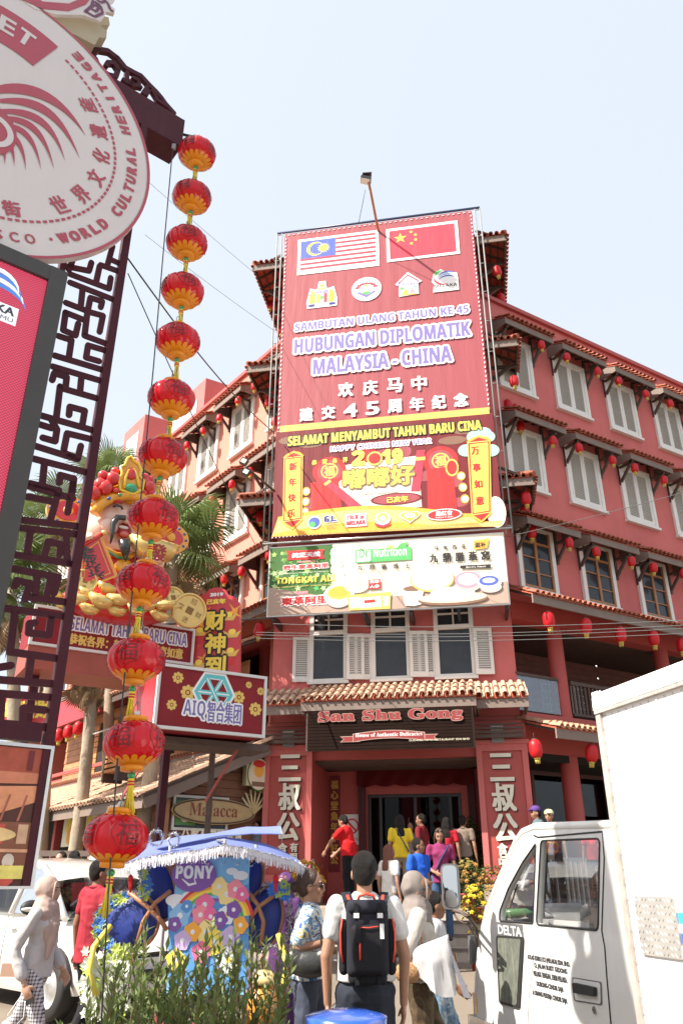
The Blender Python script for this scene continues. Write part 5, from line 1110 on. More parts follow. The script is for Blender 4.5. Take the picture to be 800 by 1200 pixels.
x0, za = D.px(82, 737, 0); x1, zb_ = D.px(220, 741, 0)
hh = (z1 - z0)
a.txt(SB('SELAMAT TAHUN BARU CINA'), (x0, z0 + hh * .50), (x1, z0 + hh * .85), IB, bold=.002, halo=.022, hm=IW, px=False); a.txt('恭祝各界：新年快乐 万事如意', (x0, z0 + hh * .12), (x1 - .05, z0 + hh * .42), IGD, bold=.008, px=False); a.build('lettering', t)
for x in (s0 + .2, s1 - .2): MB().fb(D, x, x + .12, 0.2, z0, -.6, -.45).build('leg', MAR, t)
MB().fb(D, s0 - .0, s1 + .02, z0 - .38, z0 - .012, -.88, -.01).build('valance', mat('orange_valance', (.30, .06, .035), .5, .2, 2), t)
A2 = Fr(at(250, 820, 12.2), R.e, R.n)
t, s0, s1, z0, z1 = boxsign(A2, [(184.5, 778), (311.5, 793), (309.5, 861), (182, 856)], 1.1, WFR, MRN, 'company_sign', 'maroon sign box with teal hexagon emblem and violet lettering beside the tower')
MB().fb(A2, s0 - .012, s0 - .002, z0, z1, -1.1, -.04).build('side_panel', RB, t)
a = Art(A2, .002)
def flower(u, v, r):
 x, z = a.c(u, v)
 for k in range(8): t_ = 2 * pi * k / 8; a.shape(circ(8, r * .26, r * .26, x + r * .66 * cos(t_), z + r * .66 * sin(t_)), IGD); a.k -= 1
 a.k += 1; a.shape(circ(12, r * .5, r * .5, x, z), IGD); a.shape(circ(10, r * .34, r * .34, x, z), MRN); a.shape(circ(8, r * .2, r * .2, x, z), IGD)
cF = cv(200, 640, 3.75)
for x, y, r in ((33, 578, .10), (76, 643, .13), (5, 697, .09), (300, 664, .11), (372, 717, .12), (343, 610, .06), (395, 638, .07)): flower(*cF(x, y), r)
cx, cz = a.c(*cF(190, 647)); hexp = lambda r: [(cx + r * .98 * cos(radians(60 * k)), cz + r * sin(radians(60 * k))) for k in range(6)]
a.shape(hexp(.37), IW); a.shape(hexp(.33), ITE); a.shape(hexp(.26), IW); a.shape(hexp(.245), MRN)
for k in range(3):
 an = radians(60 * k + 0); dx, dz = cos(an), sin(an)
 a.shape([(cx - .26 * dx - .035 * -dz, cz - .26 * dz - .035 * dx), (cx + .26 * dx - .035 * -dz, cz + .26 * dz - .035 * dx), (cx + .26 * dx + .035 * -dz, cz + .26 * dz + .035 * dx), (cx - .26 * dx + .035 * -dz, cz - .26 * dz + .035 * dx)], ITE)
 a.shape([(cx - .26 * dx - .009 * -dz, cz - .26 * dz - .009 * dx), (cx + .26 * dx - .009 * -dz, cz + .26 * dz - .009 * dx), (cx + .26 * dx + .009 * -dz, cz + .26 * dz + .009 * dx), (cx - .26 * dx + .009 * -dz, cz - .26 * dz + .009 * dx)], IW)
xa, za = a.c(*cF(52, 760)); xb, zb2 = a.c(*cF(310, 735))
xm = a.c(*cF(150, 745))[0]; a.txt(SB('AIQ'), (xa, za + .02), (xm, za + .30), IB, px=False, bold=.0, halo=.028, hm=IW); a.txt('智合集团', (xm + .03, za + .0), (xb, za + .32), IB, px=False, bold=.006, halo=.024, hm=IW)
a.build('lettering', t)
m = MB();
for x in (s0 + .3, s1 - .15): m.beam(A2.pt(x, z0 - .02, -.5), A2.pt(x - .35, z0 - .9, -1.0), .03, .03); m.beam(A2.pt(x, z0 - .02, -1.0), A2.pt(x, z0 - 1.5, -1.0), .035, .035)
stuff(m.build('support_struts', TRIM, t)); MB().fb(A2, s0 - .2, s1 + .3, z0 - .14, z0 - .04, -1.1, -.4).build('support_beam', BROWN, t)
Fy = Fr(at(255, 740, 13.6), F.e, F.n)
ybt = thing('year_board', 'tall red arch-topped board with three big yellow characters beside the coins', 'sign board', at(255, 780, 13.6))
pts = [Fy.px(u, v) for u, v in ((226, 800), (227, 706), (233, 698), (241, 696), (246, 690), (255, 688), (264, 691), (267, 697), (276, 700), (281, 707), (280, 800))]
m = MB(); m.poly(lambda x, y, t: Fy.pt(x, y, -.12 + t), pts, .12); m.build('panel', RB, ybt)
a = Art(Fy, .002); random.seed(8)
for k in range(26): x, z = a.c(random.uniform(232, 276), random.uniform(715, 785)); a.shape(star(4, random.uniform(.05, .2), .03, x, z, random.uniform(0, 3)), random.choice([IO, IRB, IFR, IO]))
for (u, v) in ((234, 740), (272, 742), (233, 778), (268, 722), (270, 764)): x, z = a.c(u, v); a.shape([(x - .17, z + .05), (x - .1, z - .08), (x + .1, z - .08), (x + .17, z + .05), (x + .06, z), (x - .06, z)], IGD); a.shape(circ(10, .07, .05, x, z + .03), IY)
a.txt('2019', (246, 699.5), (262, 694), IW, bold=.008); a.txt('己亥年', (242, 709), (265, 701), IY, bold=.008)
for k, ch in enumerate('财神到'): x, z = a.c(252.5, 727 + 27 * k); a.txt(ch, (x - .19, z - .19), (x + .19, z + .19), IY, px=False, bold=.014, halo=.035, hm=IBK)
a.build('lettering', ybt); MB().fb(Fy, -.04, .04, .3, 6.0, -.22, -.14).build('post', BROWN, ybt)
# ---------------------------------------------------------------- fortune statue
SK_ = mat('statue_flesh', (.74, .48, .38), .25, .08, 3, coat=.5); SRED = mat('statue_red', (.55, .02, .02), .25, .1, 3, coat=.5); SGO = mat('statue_gold', (.75, .33, .02), .25, .12, 4, coat=.5)
SBK = mat('statue_black', (.012, .012, .012), .25, .1, coat=.5); SGR = mat('gem_green', (.01, .25, .10), .1, .1, coat=1); SING = mat('ingot_gold', (.68, .48, .17), .28, .12, 4, metal=.45); SBL = mat('bead_blue', (.05, .10, .40), .3)
def DP(u, v, o=0): return D.pt(*D.px(u, v, o), o)
def dmat(): return Matrix((D.e, -D.n, V((0, 0, 1)))).transposed().to_4x4()
DM = dmat()
st = thing('fortune_statue', 'laughing bearded fortune figure in a gold crown and red robe above the greeting sign', 'statue', DP(140, 710, 0))
def E_(nm, u, v, rx, ry, rz, m, o=0, n=20, k=14, parent=None):
 mb = MB(); mb.ell(DP(u, v, o), rx, ry, rz, n, k, 0, DM); return mb.build(nm, m, parent or st)
mb = MB()
for (u, v, o, a, b_, c) in ((133, 615, -.1, .53, .43, .48), (120, 624, -.02, .35, .36, .33), (148, 628, .05, .26, .30, .26), (140, 645, .0, .30, .3, .2)): mb.ell(DP(u, v, o), a, b_, c, 26, 18, 0, DM)
me = mb.mesh('t', [SK_], recalc=False)
def remesh(me, vox, smooth=4, name='m', wr=0):
 o = bpy.data.objects.new('t', me); COL.objects.link(o); md = o.modifiers.new('r', 'REMESH'); md.mode = 'VOXEL'; md.voxel_size = vox; md.use_smooth_shade = True
 s2_ = o.modifiers.new('s', 'SMOOTH'); s2_.iterations = smooth; s2_.factor = .5
 bpy.context.view_layer.update(); r = bpy.data.meshes.new_from_object(o.evaluated_get(bpy.context.evaluated_depsgraph_get())); r.name = name
 mats = list(me.materials); bpy.data.objects.remove(o); r.materials.clear()
 for q in mats: r.materials.append(q)
 if wr:
  n = len(r.vertices); c = np.empty(n * 3, 'f'); nn = np.empty(n * 3, 'f'); r.vertices.foreach_get('co', c); r.vertices.foreach_get('normal', nn); c = c.reshape(-1, 3); nn = nn.reshape(-1, 3); x, y, z = c.T
  q = np.zeros(n)
  for k in range(9): f = 8 + 5.5 * k; q += np.sin(f * (x * sin(k * 2.1) + y * cos(k * 1.7)) + f * z * (.5 + .6 * sin(k * 3.3)) + k * 1.9 + 2.2 * np.sin(5 * z + 4 * x + k)) / (1 + .45 * k)
  r.vertices.foreach_set('co', (c + nn * (wr * (.55 - np.minimum(1.0, .7 * np.abs(q))))[:, None]).astype('f').ravel()); r.update()
 r.polygons.foreach_set('use_smooth', [True] * len(r.polygons)); return r
hd = inst('head', remesh(me, .03, 6, 'head')); hd.parent = st; hd.location = -wloc(st)
E_('nose', 149, 609, .09, .09, .08, SK_, .42); E_('cheek', 129, 616, .16, .07, .14, SK_, .36); E_('ear', 106, 618, .12, .08, .26, SK_, .0)
E_('mouth', 145.5, 622, .13, .08, .14, mat('mouth_red', (.30, .01, .01), .3), .36); E_('tongue', 146, 626, .08, .05, .05, mat('tongue', (.6, .15, .12), .3), .42); E_('teeth', 145, 618, .09, .03, .03, SW, .43)
def dtube(nm, pts, r, m, o=.4, parent=None):
 mb = MB(); mb.tube([DP(u, v, o + (q[0] if q else 0)) for u, v, *q in pts], r, 8); return mb.build(nm, m, parent or st)
dtube('moustache', [(147, 607), (138, 606), (133, 613), (132, 625), (129.5, 637)], [.05, .055, .05, .04, .012], SBK, .50); dtube('moustache', [(150, 607), (157, 608), (160, 618), (161, 630)], [.05, .05, .04, .01], SBK, .48)
dtube('beard', [(146, 634), (147, 645), (147.5, 658)], [.12, .085, .01], SBK, .56)
dtube('eyelid', [(133, 594), (137, 592), (142, 593.5), (144, 597)], .022, SBK, .40); dtube('eyebrow', [(133, 588), (138, 587), (143, 589)], .03, mat('statue_brow', (.5, .02, .02), .4), .38); dtube('eyelid', [(153, 595), (157, 593), (161, 596)], .022, SBK, .38)
dtube('crown_band', [(111, 602), (118, 591), (132, 583), (150, 580), (166, 583), (174, 590)], .09, SGO, .36)
dtube('crown_band', [(113, 595), (120, 585), (134, 577), (150, 574), (166, 577), (173, 584)], .11, SGO, .28)
ch = E_('crown_cap', 143, 582, .48, .42, .30, SGO, -.12)
fl = [(140, 575), (139, 562), (143, 556), (141, 548), (146, 546), (149, 538), (153, 536), (156, 541), (162, 545), (165, 552), (163, 558), (168, 565), (166, 575), (155, 580)]
mb = MB(); q = [D.px(u, v, .40) for u, v in fl]; mb.poly(lambda x, y, t: D.pt(x, y, .34 + t), q, .09); mb.build('crown_flame', SGO, st); MB().tube([D.pt(x, y, .44) for x, y in q], .028, 6, closed=True).build('flame_edge', mat('flame_yellow', (.85, .55, .05), .3, coat=.4), st)
E_('gem', 154, 572, .115, .06, .09, SGR, .45); E_('gem', 154, 555, .10, .05, .12, SRED, .44); E_('gem', 136, 575, .06, .05, .05, SRED, .45); E_('gem', 141, 580, .035, .03, .03, SGR, .50); E_('gem', 128, 584, .035, .03, .03, SBL, .48)
dtube('flame_rim', [(146, 572), (147, 560), (151, 551), (157, 550), (161, 559), (163, 571)], .03, mat('flame_yellow', (.85, .55, .05), .3, coat=.4), .45)
for (u, v, r) in ((118, 568, .12), (123.5, 572, .14), (132.5, 561, .13), (110, 578, .13), (121, 557, .09), (135, 552, .075), (112, 571, .09), (128, 566, .1), (171, 566, .10), (175, 571, .12), (170, 560, .09), (178, 578, .10), (168, 578, .09), (176, 562, .07)): E_('pompom', u, v, r, r, r, SRED, .25 + r, 14, 10)
for sg_, (u, v) in ((-1, (79, 600)), (1, (199, 631))):
 mb = MB(); c = D.px(u, v, -.1)
 mb.poly(lambda x, y, t: D.pt(x, y, -.15 + t), circ(20, .36, .30, *c), .10); mb.build('hat_wing', SGO, st); mb = MB(); mb.poly(lambda x, y, t: D.pt(x, y, -.05 + t), circ(20, .24, .18, *c), .02); mb.build('wing_inlay', SRED, st)
 mb = MB();
 for k in range(12): a_ = 2 * pi * k / 12; mb.ell(D.pt(c[0] + .30 * cos(a_), c[1] + .245 * sin(a_), -.045), .026, .02, .026, 8, 6)
 stuff(mb.build('wing_beads', SBL, st)); mb = MB(); mb.ell(D.pt(c[0], c[1], -.02), .09, .03, .09, 12, 8, 0, DM); mb.build('gem', SGO, st)
 dtube('wing_arm', [(u + 8 * -sg_, v - 4), (u + 24 * -sg_, v - 12)], .05, SRED, -.1)
mb = MB()
for (u, v, o, a, b_, c) in ((140, 690, -.2, .85, .55, .65), (110, 680, .0, .40, .35, .45), (170, 680, .0, .40, .38, .45), (140, 665, -.1, .50, .45, .35), (135, 712, 0, .95, .5, .3)): mb.ell(DP(u, v, o), a, b_, c, 24, 16, 0, DM)
rb = inst('robe', remesh(mb.mesh('t', [SRED], recalc=False), .035, 6, 'robe')); rb.parent = st; rb.location = -wloc(st)
dtube('collar', [(115, 630, -.1), (122, 642), (136, 650), (152, 652), (164, 646, -.05)], .05, SGO, .36); dtube('collar_beads', [(117, 634, -.1), (124, 645), (137, 653), (152, 655)], .02, SGR, .42)
E_('robe_medallion', 146, 664, .17, .05, .13, SGO, .40)
scp = [(105, 633), (122, 628), (140, 672), (112, 692), (98, 690), (92, 680), (97, 655)]
q = [D.px(u, v, .55) for u, v in ((104, 634), (118, 627), (137, 674), (94, 692))]
def quadp(nm, q4, o, th, m): mb = MB(); mb.poly(lambda x, y, t: D.pt(x, y, o + t), [D.px(u, v, o) for u, v in q4], th); return mb.build(nm, m, st)
quadp('scroll', ((97, 640), (118, 626), (138, 676), (92, 693)), .50, .04, SGO); quadp('scroll_face', ((99, 642), (116.5, 630), (134, 674), (95, 689)), .545, .01, SRED); quadp('scroll_line', ((100.5, 645), (115.5, 634), (130, 672), (98, 685)), .557, .004, SGO); quadp('scroll_inner', ((101.5, 646), (115, 636), (128.5, 671), (99, 683)), .563, .004, SRED)
for ch_, (u, v) in zip('老板兴兴', ((102, 645.5), (105, 654), (109, 663.5), (113.5, 672.5))): x, z = D.px(u, v, .575); text(D, ch_, (x - .13, z - .075), (x + .13, z + .075), .575, [SBK], st, px=False, bold=.004, name='character')
dtube('scroll_rod', [(94, 641), (121, 625)], .035, SRED, .56); E_('rod_end', 93, 642, .05, .05, .05, SING, .56); E_('rod_end', 122, 624.5, .05, .05, .05, SING, .56)
def ingot(parent, c, s_, M, name='gold_ingot'):
 mb = MB(); n = 20
 K = [(0, -.16), (.26, -.16), (.34, -.05), (.42, .06)]
 prof = []
 def P(a, r, z):
  lift = .12 * abs(cos(a)) ** 3 * (r / .42) ** 3; return V(((r * 1.15 * cos(a)), r * .62 * sin(a), z + lift)) * s_
 vs = []
 for r, z in K + [(.30, .02), (.22, .03)]:
  for k in range(n): vs.append(V(c) + (M @ P(2 * pi * k / n, r, z)))
 m_ = len(K) + 1; fs = [(j * n + k, j * n + (k + 1) % n, (j + 1) * n + (k + 1) % n, (j + 1) * n + k) for j in range(m_) for k in range(n)]
 mb.add(vs, fs, 0, True); mb.ell(V(c) + M @ V((0, 0, .05 * s_)), .20 * s_, .16 * s_, .16 * s_, 14, 10, 0, M)
 return mb.build(name, SING, parent)
def rM(rx, ry, rz): return DM @ Euler((rx, ry, rz)).to_matrix().to_4x4()
ig = ingot(st, DP(181, 645, .55), 1.0, rM(-.3, 0, .1), 'held_ingot'); x, z = D.px(185, 647, .9); text(D, '發', (x - .15, z - .17), (x + .15, z + .15), .92, [mat('mouth_red', (.3, .01, .01), .3)], st, px=False, bold=.01, name='character')
mb = MB(); mb.ell(DP(182, 660, .55), .16, .14, .12, 14, 10, 0, DM)
for k in range(4): mb.tube([DP(179 + 3.2 * k, 660, .66), DP(180 + 3.2 * k, 655 - (k % 2), .76)], [.04, .032], 8)
mb.tube([DP(176, 661, .6), DP(173, 657, .72)], [.045, .03], 8)
mb.build('hand', SK_, st)
mb = MB(); mb.ell(DP(103, 630, .5), .12, .1, .1, 14, 10, 0, DM)
for k in range(4): mb.tube([DP(98 + 3 * k, 629 - k, .58), DP(98 + 3 * k, 633 - k, .64)], [.035, .03], 8)
mb.build('hand', SK_, st)
random.seed(6); pile = [(104, 697, .75, .2), (89, 702, .7, -.3), (127, 690, .8, .5), (119, 705, .85, .1), (139, 703, .75, -.2), (137, 716, .7, .1), (148, 705, .6, .9), (171, 710, .8, .2), (193, 709, .75, -.5), (160, 716, .7, .3), (188, 722, .7, 0), (76, 708, .7, .2), (66, 697, .6, .6), (105, 714, .7, .0)]
for k, (u, v, s_, rz_) in enumerate(sorted(pile)):
 P = DP(u, v, .55 + .12 * (k % 3)); mbx = ingot(None, P, s_ * .56, rM(random.uniform(-.6, .1), random.uniform(-.3, .3), rz_)); mbx.name = 'gold_ingot'; tag(mbx, 'golden boat-shaped ingot, %s from the left in the heap under the statue' % (ORD + ['eleventh', 'twelfth', 'thirteenth', 'last'])[k], 'ingot', 'gold ingots heaped under the statue')
def coin(u, v, r, rx, ry, o, lb):
 c = DP(u, v, o); M = rM(rx, ry, 0); t_ = thing('gold_coin', lb, 'coin', c)
 mb = MB(); mb.poly(lambda x, y, t: c + M @ V((x, -t, y)), circ(30, r), .06); mb.build('disc', SING, t_)
 mb = MB(); mb.tube([c + M @ V((r * .92 * cos(a_), -.065, r * .92 * sin(a_))) for a_ in [2 * pi * k / 30 for k in range(30)]], .022, 6, closed=True); mb.build('rim', SING, t_)
 mb = MB(); mb.poly(lambda x, y, t: c + M @ V((x, -.062 - t, y)), [(-.2 * r, -.2 * r), (.2 * r, -.2 * r), (.2 * r, .2 * r), (-.2 * r, .2 * r)], .004); mb.build('square_hole', mat('coin_shadow', (.22, .12, .03), .6), t_)
 for k in range(4):
  ch_ = '招财进宝'[k]; a_ = pi / 2 - k * pi / 2; cx, cy = .56 * r * cos(a_), .56 * r * sin(a_); mb = MB(); text_mb(mb, ch_, lambda x, y, oo: c + M @ V((x, -.064 - oo, y)), cx - .17 * r, cy - .17 * r, cx + .17 * r, cy + .17 * r, o=.002); mb.build('character', mat('coin_shadow', (.22, .12, .03), .6), t_, recalc=False)
coin(99, 682, .20, -.1, .1, .5, 'golden coin with a square hole left of the ingot heap below the scroll'); coin(202, 702, .21, -.2, -.2, .45, 'smaller golden coin behind the big coin right of the ingots'); coin(221, 716, .31, .15, .35, .5, 'biggest golden coin with a square hole tilted at the right end of the heap')

# ---------------------------------------------------------------- wooden house on the left
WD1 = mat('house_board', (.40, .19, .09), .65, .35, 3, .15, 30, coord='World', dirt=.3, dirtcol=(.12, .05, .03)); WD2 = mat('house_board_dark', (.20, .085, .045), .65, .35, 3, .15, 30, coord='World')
A0 = V((-3.88, 16.2, 0)); nup = -nL
wh = thing('wooden_house', 'timber eating house with pale sunlit tiled roof and board walls left of the tower', 'building', A0)
HZ0, HZ1 = 3.09, 4.36; run = 2.88
def HP(l_, r_, z): return A0 + dL * l_ + nup * r_ + V((0, 0, z))      # l_ along the eave, r_ back from it
un = MB(); LE = 13.0
q = [HP(-.05, 0, HZ0), HP(LE, 0, HZ0), HP(LE, run, HZ1), HP(-.05, run, HZ1)]; un.add(q + [p - V((0, 0, .06)) for p in q], [(0, 1, 2, 3), (7, 6, 5, 4), (0, 4, 5, 1), (1, 5, 6, 2), (2, 6, 7, 3), (3, 7, 4, 0)])
rf = un.build('roof', BROWN, wh)
upH = (HP(0, run, HZ1) - HP(0, 0, HZ0)).normalized(); LH = hypot(run, HZ1 - HZ0)
tl = MB(); tiles(tl, HP(-.1, 0, HZ0 + .02) - upH * .08, dL, upH, LE + .1, LH + .08, pitch=.19, r=.07, course=.30); stuff(tl.build('roof_tiles', TILEP, rf, recalc=False))
random.seed(9); vt = MB(); vt.add([(x, y, z) for y in (0, .3) for x, z in ((-.09, 0), (-.06, .06), (.06, .06), (.09, 0))], [(0, 1, 5, 4), (1, 2, 6, 5), (2, 3, 7, 6), (0, 1, 2, 3)]); vm = vt.mesh('verge_tile', [TILEP])
yaw = atan2(nup.y, nup.x) - pi / 2; pit = atan2(HZ1 - HZ0, run)
for k in range(12): inst('verge_tile', vm, rf, HP(-.08, 0, HZ0 + .06) + upH * (k * .265), (pit + random.uniform(-.04, .04), 0, yaw + random.uniform(-.06, .06)))
rk = MB(); rk.beam(HP(-.02, .0, HZ0 - .12), HP(-.02, run, HZ1 - .12), .05, .28); rk.beam(HP(-.02, .02, HZ0 - .14), HP(LE, .02, HZ0 - .14), .05, .2); rk.build('barge_board', FASC, wh)
def board_wall(P, l0, l1, z0, z1, m, h=.17, name='board', jog=.012, slope=None):
 k = 0; z = z0
 while z < z1 - .02:
  zt = min(z + h - .008, z1)
  mb = MB(); a, b = l0, l1
  if slope: b0 = slope(zt)
  else: b0 = a
  mb.add([P(b0, 0, z), P(b, 0, z), P(b, 0, zt), P(b0, 0, zt), P(b0, .03 + jog * (k % 2), z), P(b, .03 + jog * (k % 2), z), P(b, .022, zt), P(b0, .022, zt)], [(0, 1, 2, 3), (4, 5, 6, 7), (0, 1, 5, 4), (1, 2, 6, 5), (2, 3, 7, 6), (3, 0, 4, 7)])
  mb.build(name, m, wh); z += h; k += 1
gP = lambda r_, o_, z: HP(.45 - o_, r_, z)
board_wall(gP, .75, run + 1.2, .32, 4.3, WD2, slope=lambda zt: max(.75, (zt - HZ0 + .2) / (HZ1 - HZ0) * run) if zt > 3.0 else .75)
sP = lambda l_, o_, z: HP(l_, .75 - o_, z)
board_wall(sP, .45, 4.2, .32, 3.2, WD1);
for k in range(5): MB().box(HP(4.6 + 1.6 * k, .6, .32), dL * .16, nup * .16, (0, 0, 2.8)).build('post', TRIM, wh)
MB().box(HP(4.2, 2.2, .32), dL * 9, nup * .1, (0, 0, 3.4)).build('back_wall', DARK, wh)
MB().box(HP(.3, .6, .32), dL * .15, nup * .15, (0, 0, 2.75)).build('corner_post', WD1, wh)
ux = lambda l_, o_, z: HP(l_, run + .15 - o_, z)
board_wall(ux, 1.2, LE, 4.2, 6.5, WD1, h=.2)
for l_ in (2.4, 4.6, 6.8, 9.0):
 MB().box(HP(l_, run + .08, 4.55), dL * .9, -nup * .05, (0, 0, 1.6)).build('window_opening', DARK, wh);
 for q_ in (-.5, .9):
  for kk in range(9): MB().box(HP(l_ + q_ + .04, run + .06, 4.58 + .17 * kk), dL * .42, -nup * .05, (0, 0, .14)).build('shutter_slat', mat('orange_timber', (.45, .20, .07), .6, .3, 5, coord='World'), wh)
q = [HP(.6, run - .9, 6.45), HP(LE, run - .9, 6.45), HP(LE, run + .6, 7.2), HP(.6, run + .6, 7.2)]; un = MB(); un.add(q + [p - V((0, 0, .05)) for p in q], [(0, 1, 2, 3), (7, 6, 5, 4), (0, 4, 5, 1), (1, 5, 6, 2), (2, 6, 7, 3), (3, 7, 4, 0)])
r2 = un.build('upper_roof', BROWN, wh); up2 = V(q[3] - q[0]).normalized(); tl = MB(); tiles(tl, q[0] - up2 * .05 + V((0, 0, .02)), dL, up2, LE - .6, 1.7); stuff(tl.build('roof_tiles', TILEB, r2, recalc=False))
MB().beam(HP(.6, run - .88, 6.34), HP(LE, run - .88, 6.34), .05, .2).build('fascia', BROWN, wh)
mb = MB(); mb.beam(HP(1, run + .0, 4.42), HP(LE, run + .0, 4.42), .12, .12); mb.beam(HP(1, run - .3, 4.75), HP(LE, run - .3, 4.75), .08, .1); mb.build('red_beam', TRIM, wh)
for k in range(22): MB().beam(HP(1 + .5 * k, run - .3, 4.35), HP(1 + .5 * k, run - .3, 4.72), .05, .05).build('baluster', BROWN, wh)
lb = thing('louvred_box', 'small slatted timber box with grey lid standing on the tiled roof', 'box', at(129, 905, 18.6))
LB = Fr(at(129, 905, 18.6), -dL, nL); zb0 = at(129, 905, 18.6).z
for k in range(8): MB().fb(LB, -.35, .40, zb0 + .11 * k, zb0 + .11 * k + .07, -.5, .02).build('slat', mat('orange_timber', (.45, .20, .07), .6, .3, 5, coord='World'), lb)
MB().fb(LB, -.36, -.30, zb0 - .2, zb0 + .9, -.45, .03).build('post', BROWN, lb); MB().fb(LB, .34, .41, zb0 - .2, zb0 + .9, -.45, .03).build('post', BROWN, lb)
mb = MB(); mb.add([LB.pt(-.5, zb0 + .88, .35), LB.pt(.5, zb0 + .88, .35), LB.pt(.35, zb0 + 1.2, -.5), LB.pt(-.35, zb0 + 1.2, -.5), LB.pt(-.5, zb0 + .85, .35), LB.pt(.5, zb0 + .85, .35), LB.pt(.35, zb0 + 1.17, -.5), LB.pt(-.35, zb0 + 1.17, -.5)], [(0, 1, 2, 3), (4, 5, 6, 7), (0, 1, 5, 4), (1, 2, 6, 5), (2, 3, 7, 6), (3, 0, 4, 7)]); mb.build('lid', mat('grey_lid', (.42, .40, .36), .6), lb)
GW = Fr(HP(.45, 0, 0), nup, -dL)
def gpx(u, v, o=.05): return GW.px(u, v, o)
def gwin(name, label, tl_, br_, fm, pm, cat):
 a_ = gpx(*tl_); b_ = gpx(*br_); x0, x1 = a_[0], b_[0]; z1_, z0_ = a_[1], b_[1]; t_ = thing(name, label, cat, GW.pt(x0, z0_, .05)); w_ = .05
 mb = MB(); mb.fb(GW, x0, x1, z0_, z0_ + w_, .04, .1); mb.fb(GW, x0, x1, z1_ - w_, z1_, .04, .1); mb.fb(GW, x0, x0 + w_, z0_ + w_, z1_ - w_, .04, .099); mb.fb(GW, x1 - w_, x1, z0_ + w_, z1_ - w_, .04, .099); mb.build('frame', fm, t_)
 MB().fb(GW, x0 + w_, x1 - w_, z0_ + w_, z1_ - w_, .045, .07).build('pane', pm, t_); return t_, x0, x1, z0_, z1_
t_, x0, x1, z0_, z1_ = gwin('display_window', 'white framed display window in the shaded board wall behind the blue canopy', (203, 931), (265, 975), CREAM, PANE, 'window')
a = Art(GW, .074); a.rect(x0 + .08, z0_ + .1, x0 + .55, z1_ - .1, ink('poster_green2', (.12, .30, .10))); a.rect(x0 + .1, z1_ - .28, x0 + .5, z1_ - .14, IGY); a.shape(circ(14, .14, .2, x0 + .3, z0_ + .35), IW); a.rect(x0 + 1.0, z0_ + .25, x0 + 1.25, z0_ + .5, IFR); a.build('poster', t_)
ov = thing('oval_shop_sign', 'oval carved shop sign with gilt rooster plume on the shaded board wall', 'sign', GW.pt(*gpx(255, 955), .2))
cx, cz = gpx(252, 951, .2); GS = mat('oval_gilt', (.42, .30, .14), .5, .2, 8); mb = MB(); mb.poly(lambda x, y, t: GW.pt(cx + x, cz + y, .15 + t), circ(32, 1.0, .26), .05); mb.build('panel', GS, ov)
ring_ = [GW.pt(cx + .96 * cos(t_2), cz + .23 * sin(t_2), .21) for t_2 in [2 * pi * k / 32 for k in range(32)]]; MB().tube(ring_, .015, 6, closed=True).build('rim', BROWN, ov)
text(GW, '𝐌𝐚𝐥𝐚𝐜𝐜𝐚', (cx - .6, cz - .10), (cx + .55, cz + .15), .205, [mat('old_red', (.22, .04, .02), .5)], ov, px=False); text(GW, '八家瓦里地美食', (cx - .75, cz - .52), (cx + .7, cz - .34), .205, [ICR], ov, px=False, bold=.008)
mb = MB()
for k in range(7): a_ = radians(20 + 22 * k); mb.tube([GW.pt(cx + .95, cz + .0, .2), GW.pt(cx + .95 + .35 * cos(a_), cz + .15 + .35 * sin(a_), .2), GW.pt(cx + 1.0 + .55 * cos(a_ - .5), cz + .1 + .3 * sin(a_), .2)], [.03, .025, .008], 6)
mb.build('plume', mat('gilt_straw', (.5, .4, .22), .5), ov)
t_ = thing('lightbox_sign', 'cream light box sign with dark oval portrait beside the left pillar', 'sign', GW.pt(*gpx(302, 906), .3)); a_ = gpx(289.5, 892, .3); b_ = gpx(312.5, 922, .3)
MB().fb(GW, a_[0], b_[0], b_[1], a_[1], .15, .30).build('box', mat('cream_sign', (.50, .46, .28), .5), t_); a = Art(GW, .302); cx, cz = (a_[0] + b_[0]) / 2, (a_[1] + b_[1]) / 2; a.shape(circ(24, .30, .36, cx + .05, cz), IDG); a.shape(circ(24, .27, .33, cx + .05, cz), IBE); a.shape(circ(14, .13, .15, cx + .05, cz + .08), IO); a.shape(circ(12, .16, .08, cx + .05, cz + .22), IRB); a.rect(cx - .12, cz - .26, cx + .22, cz - .16, IBR); a.build('print', t_)
SWF = Fr(HP(.45, .75, 0), dL * -1, nL)
pt_ = thing('menu_poster', 'wide cream food poster with red lettering under the sunlit eave', 'poster', SWF.pt(-2, 1.5, .1)); a_ = SWF.px(77, 952, .06); b_ = SWF.px(131, 988, .06)
MB().fb(SWF, a_[0], b_[0], b_[1], a_[1], .045, .06).build('sheet', ICR, pt_); a = Art(SWF, .062); a.shape([a.c(*p) for p in ((86, 957), (99, 955), (98, 980), (91, 984), (87, 978))], IRB); a.txt('好', (88, 966), (97, 958), IBK, bold=.01); a.txt('味', (88, 976), (97, 967), IBK, bold=.01)
for (u, v, m_) in ((81, 968, IY), (81, 980, IO), (105, 965, IY), (107, 978, IG), (118, 970, IO), (125, 962, IG), (112, 972, IFR)): x, z = a.c(u, v); a.shape(circ(10, .16, .2, x, z), m_)
a.build('print', pt_)
fc = thing('terrace_fence', 'brown slatted terrace fence behind the white car', 'fence', atz(90, 1060, .6)); p0_, p1_ = at(-60, 1005, 14.6), at(190, 1003, 15.0); p0_.z = p1_.z = 0
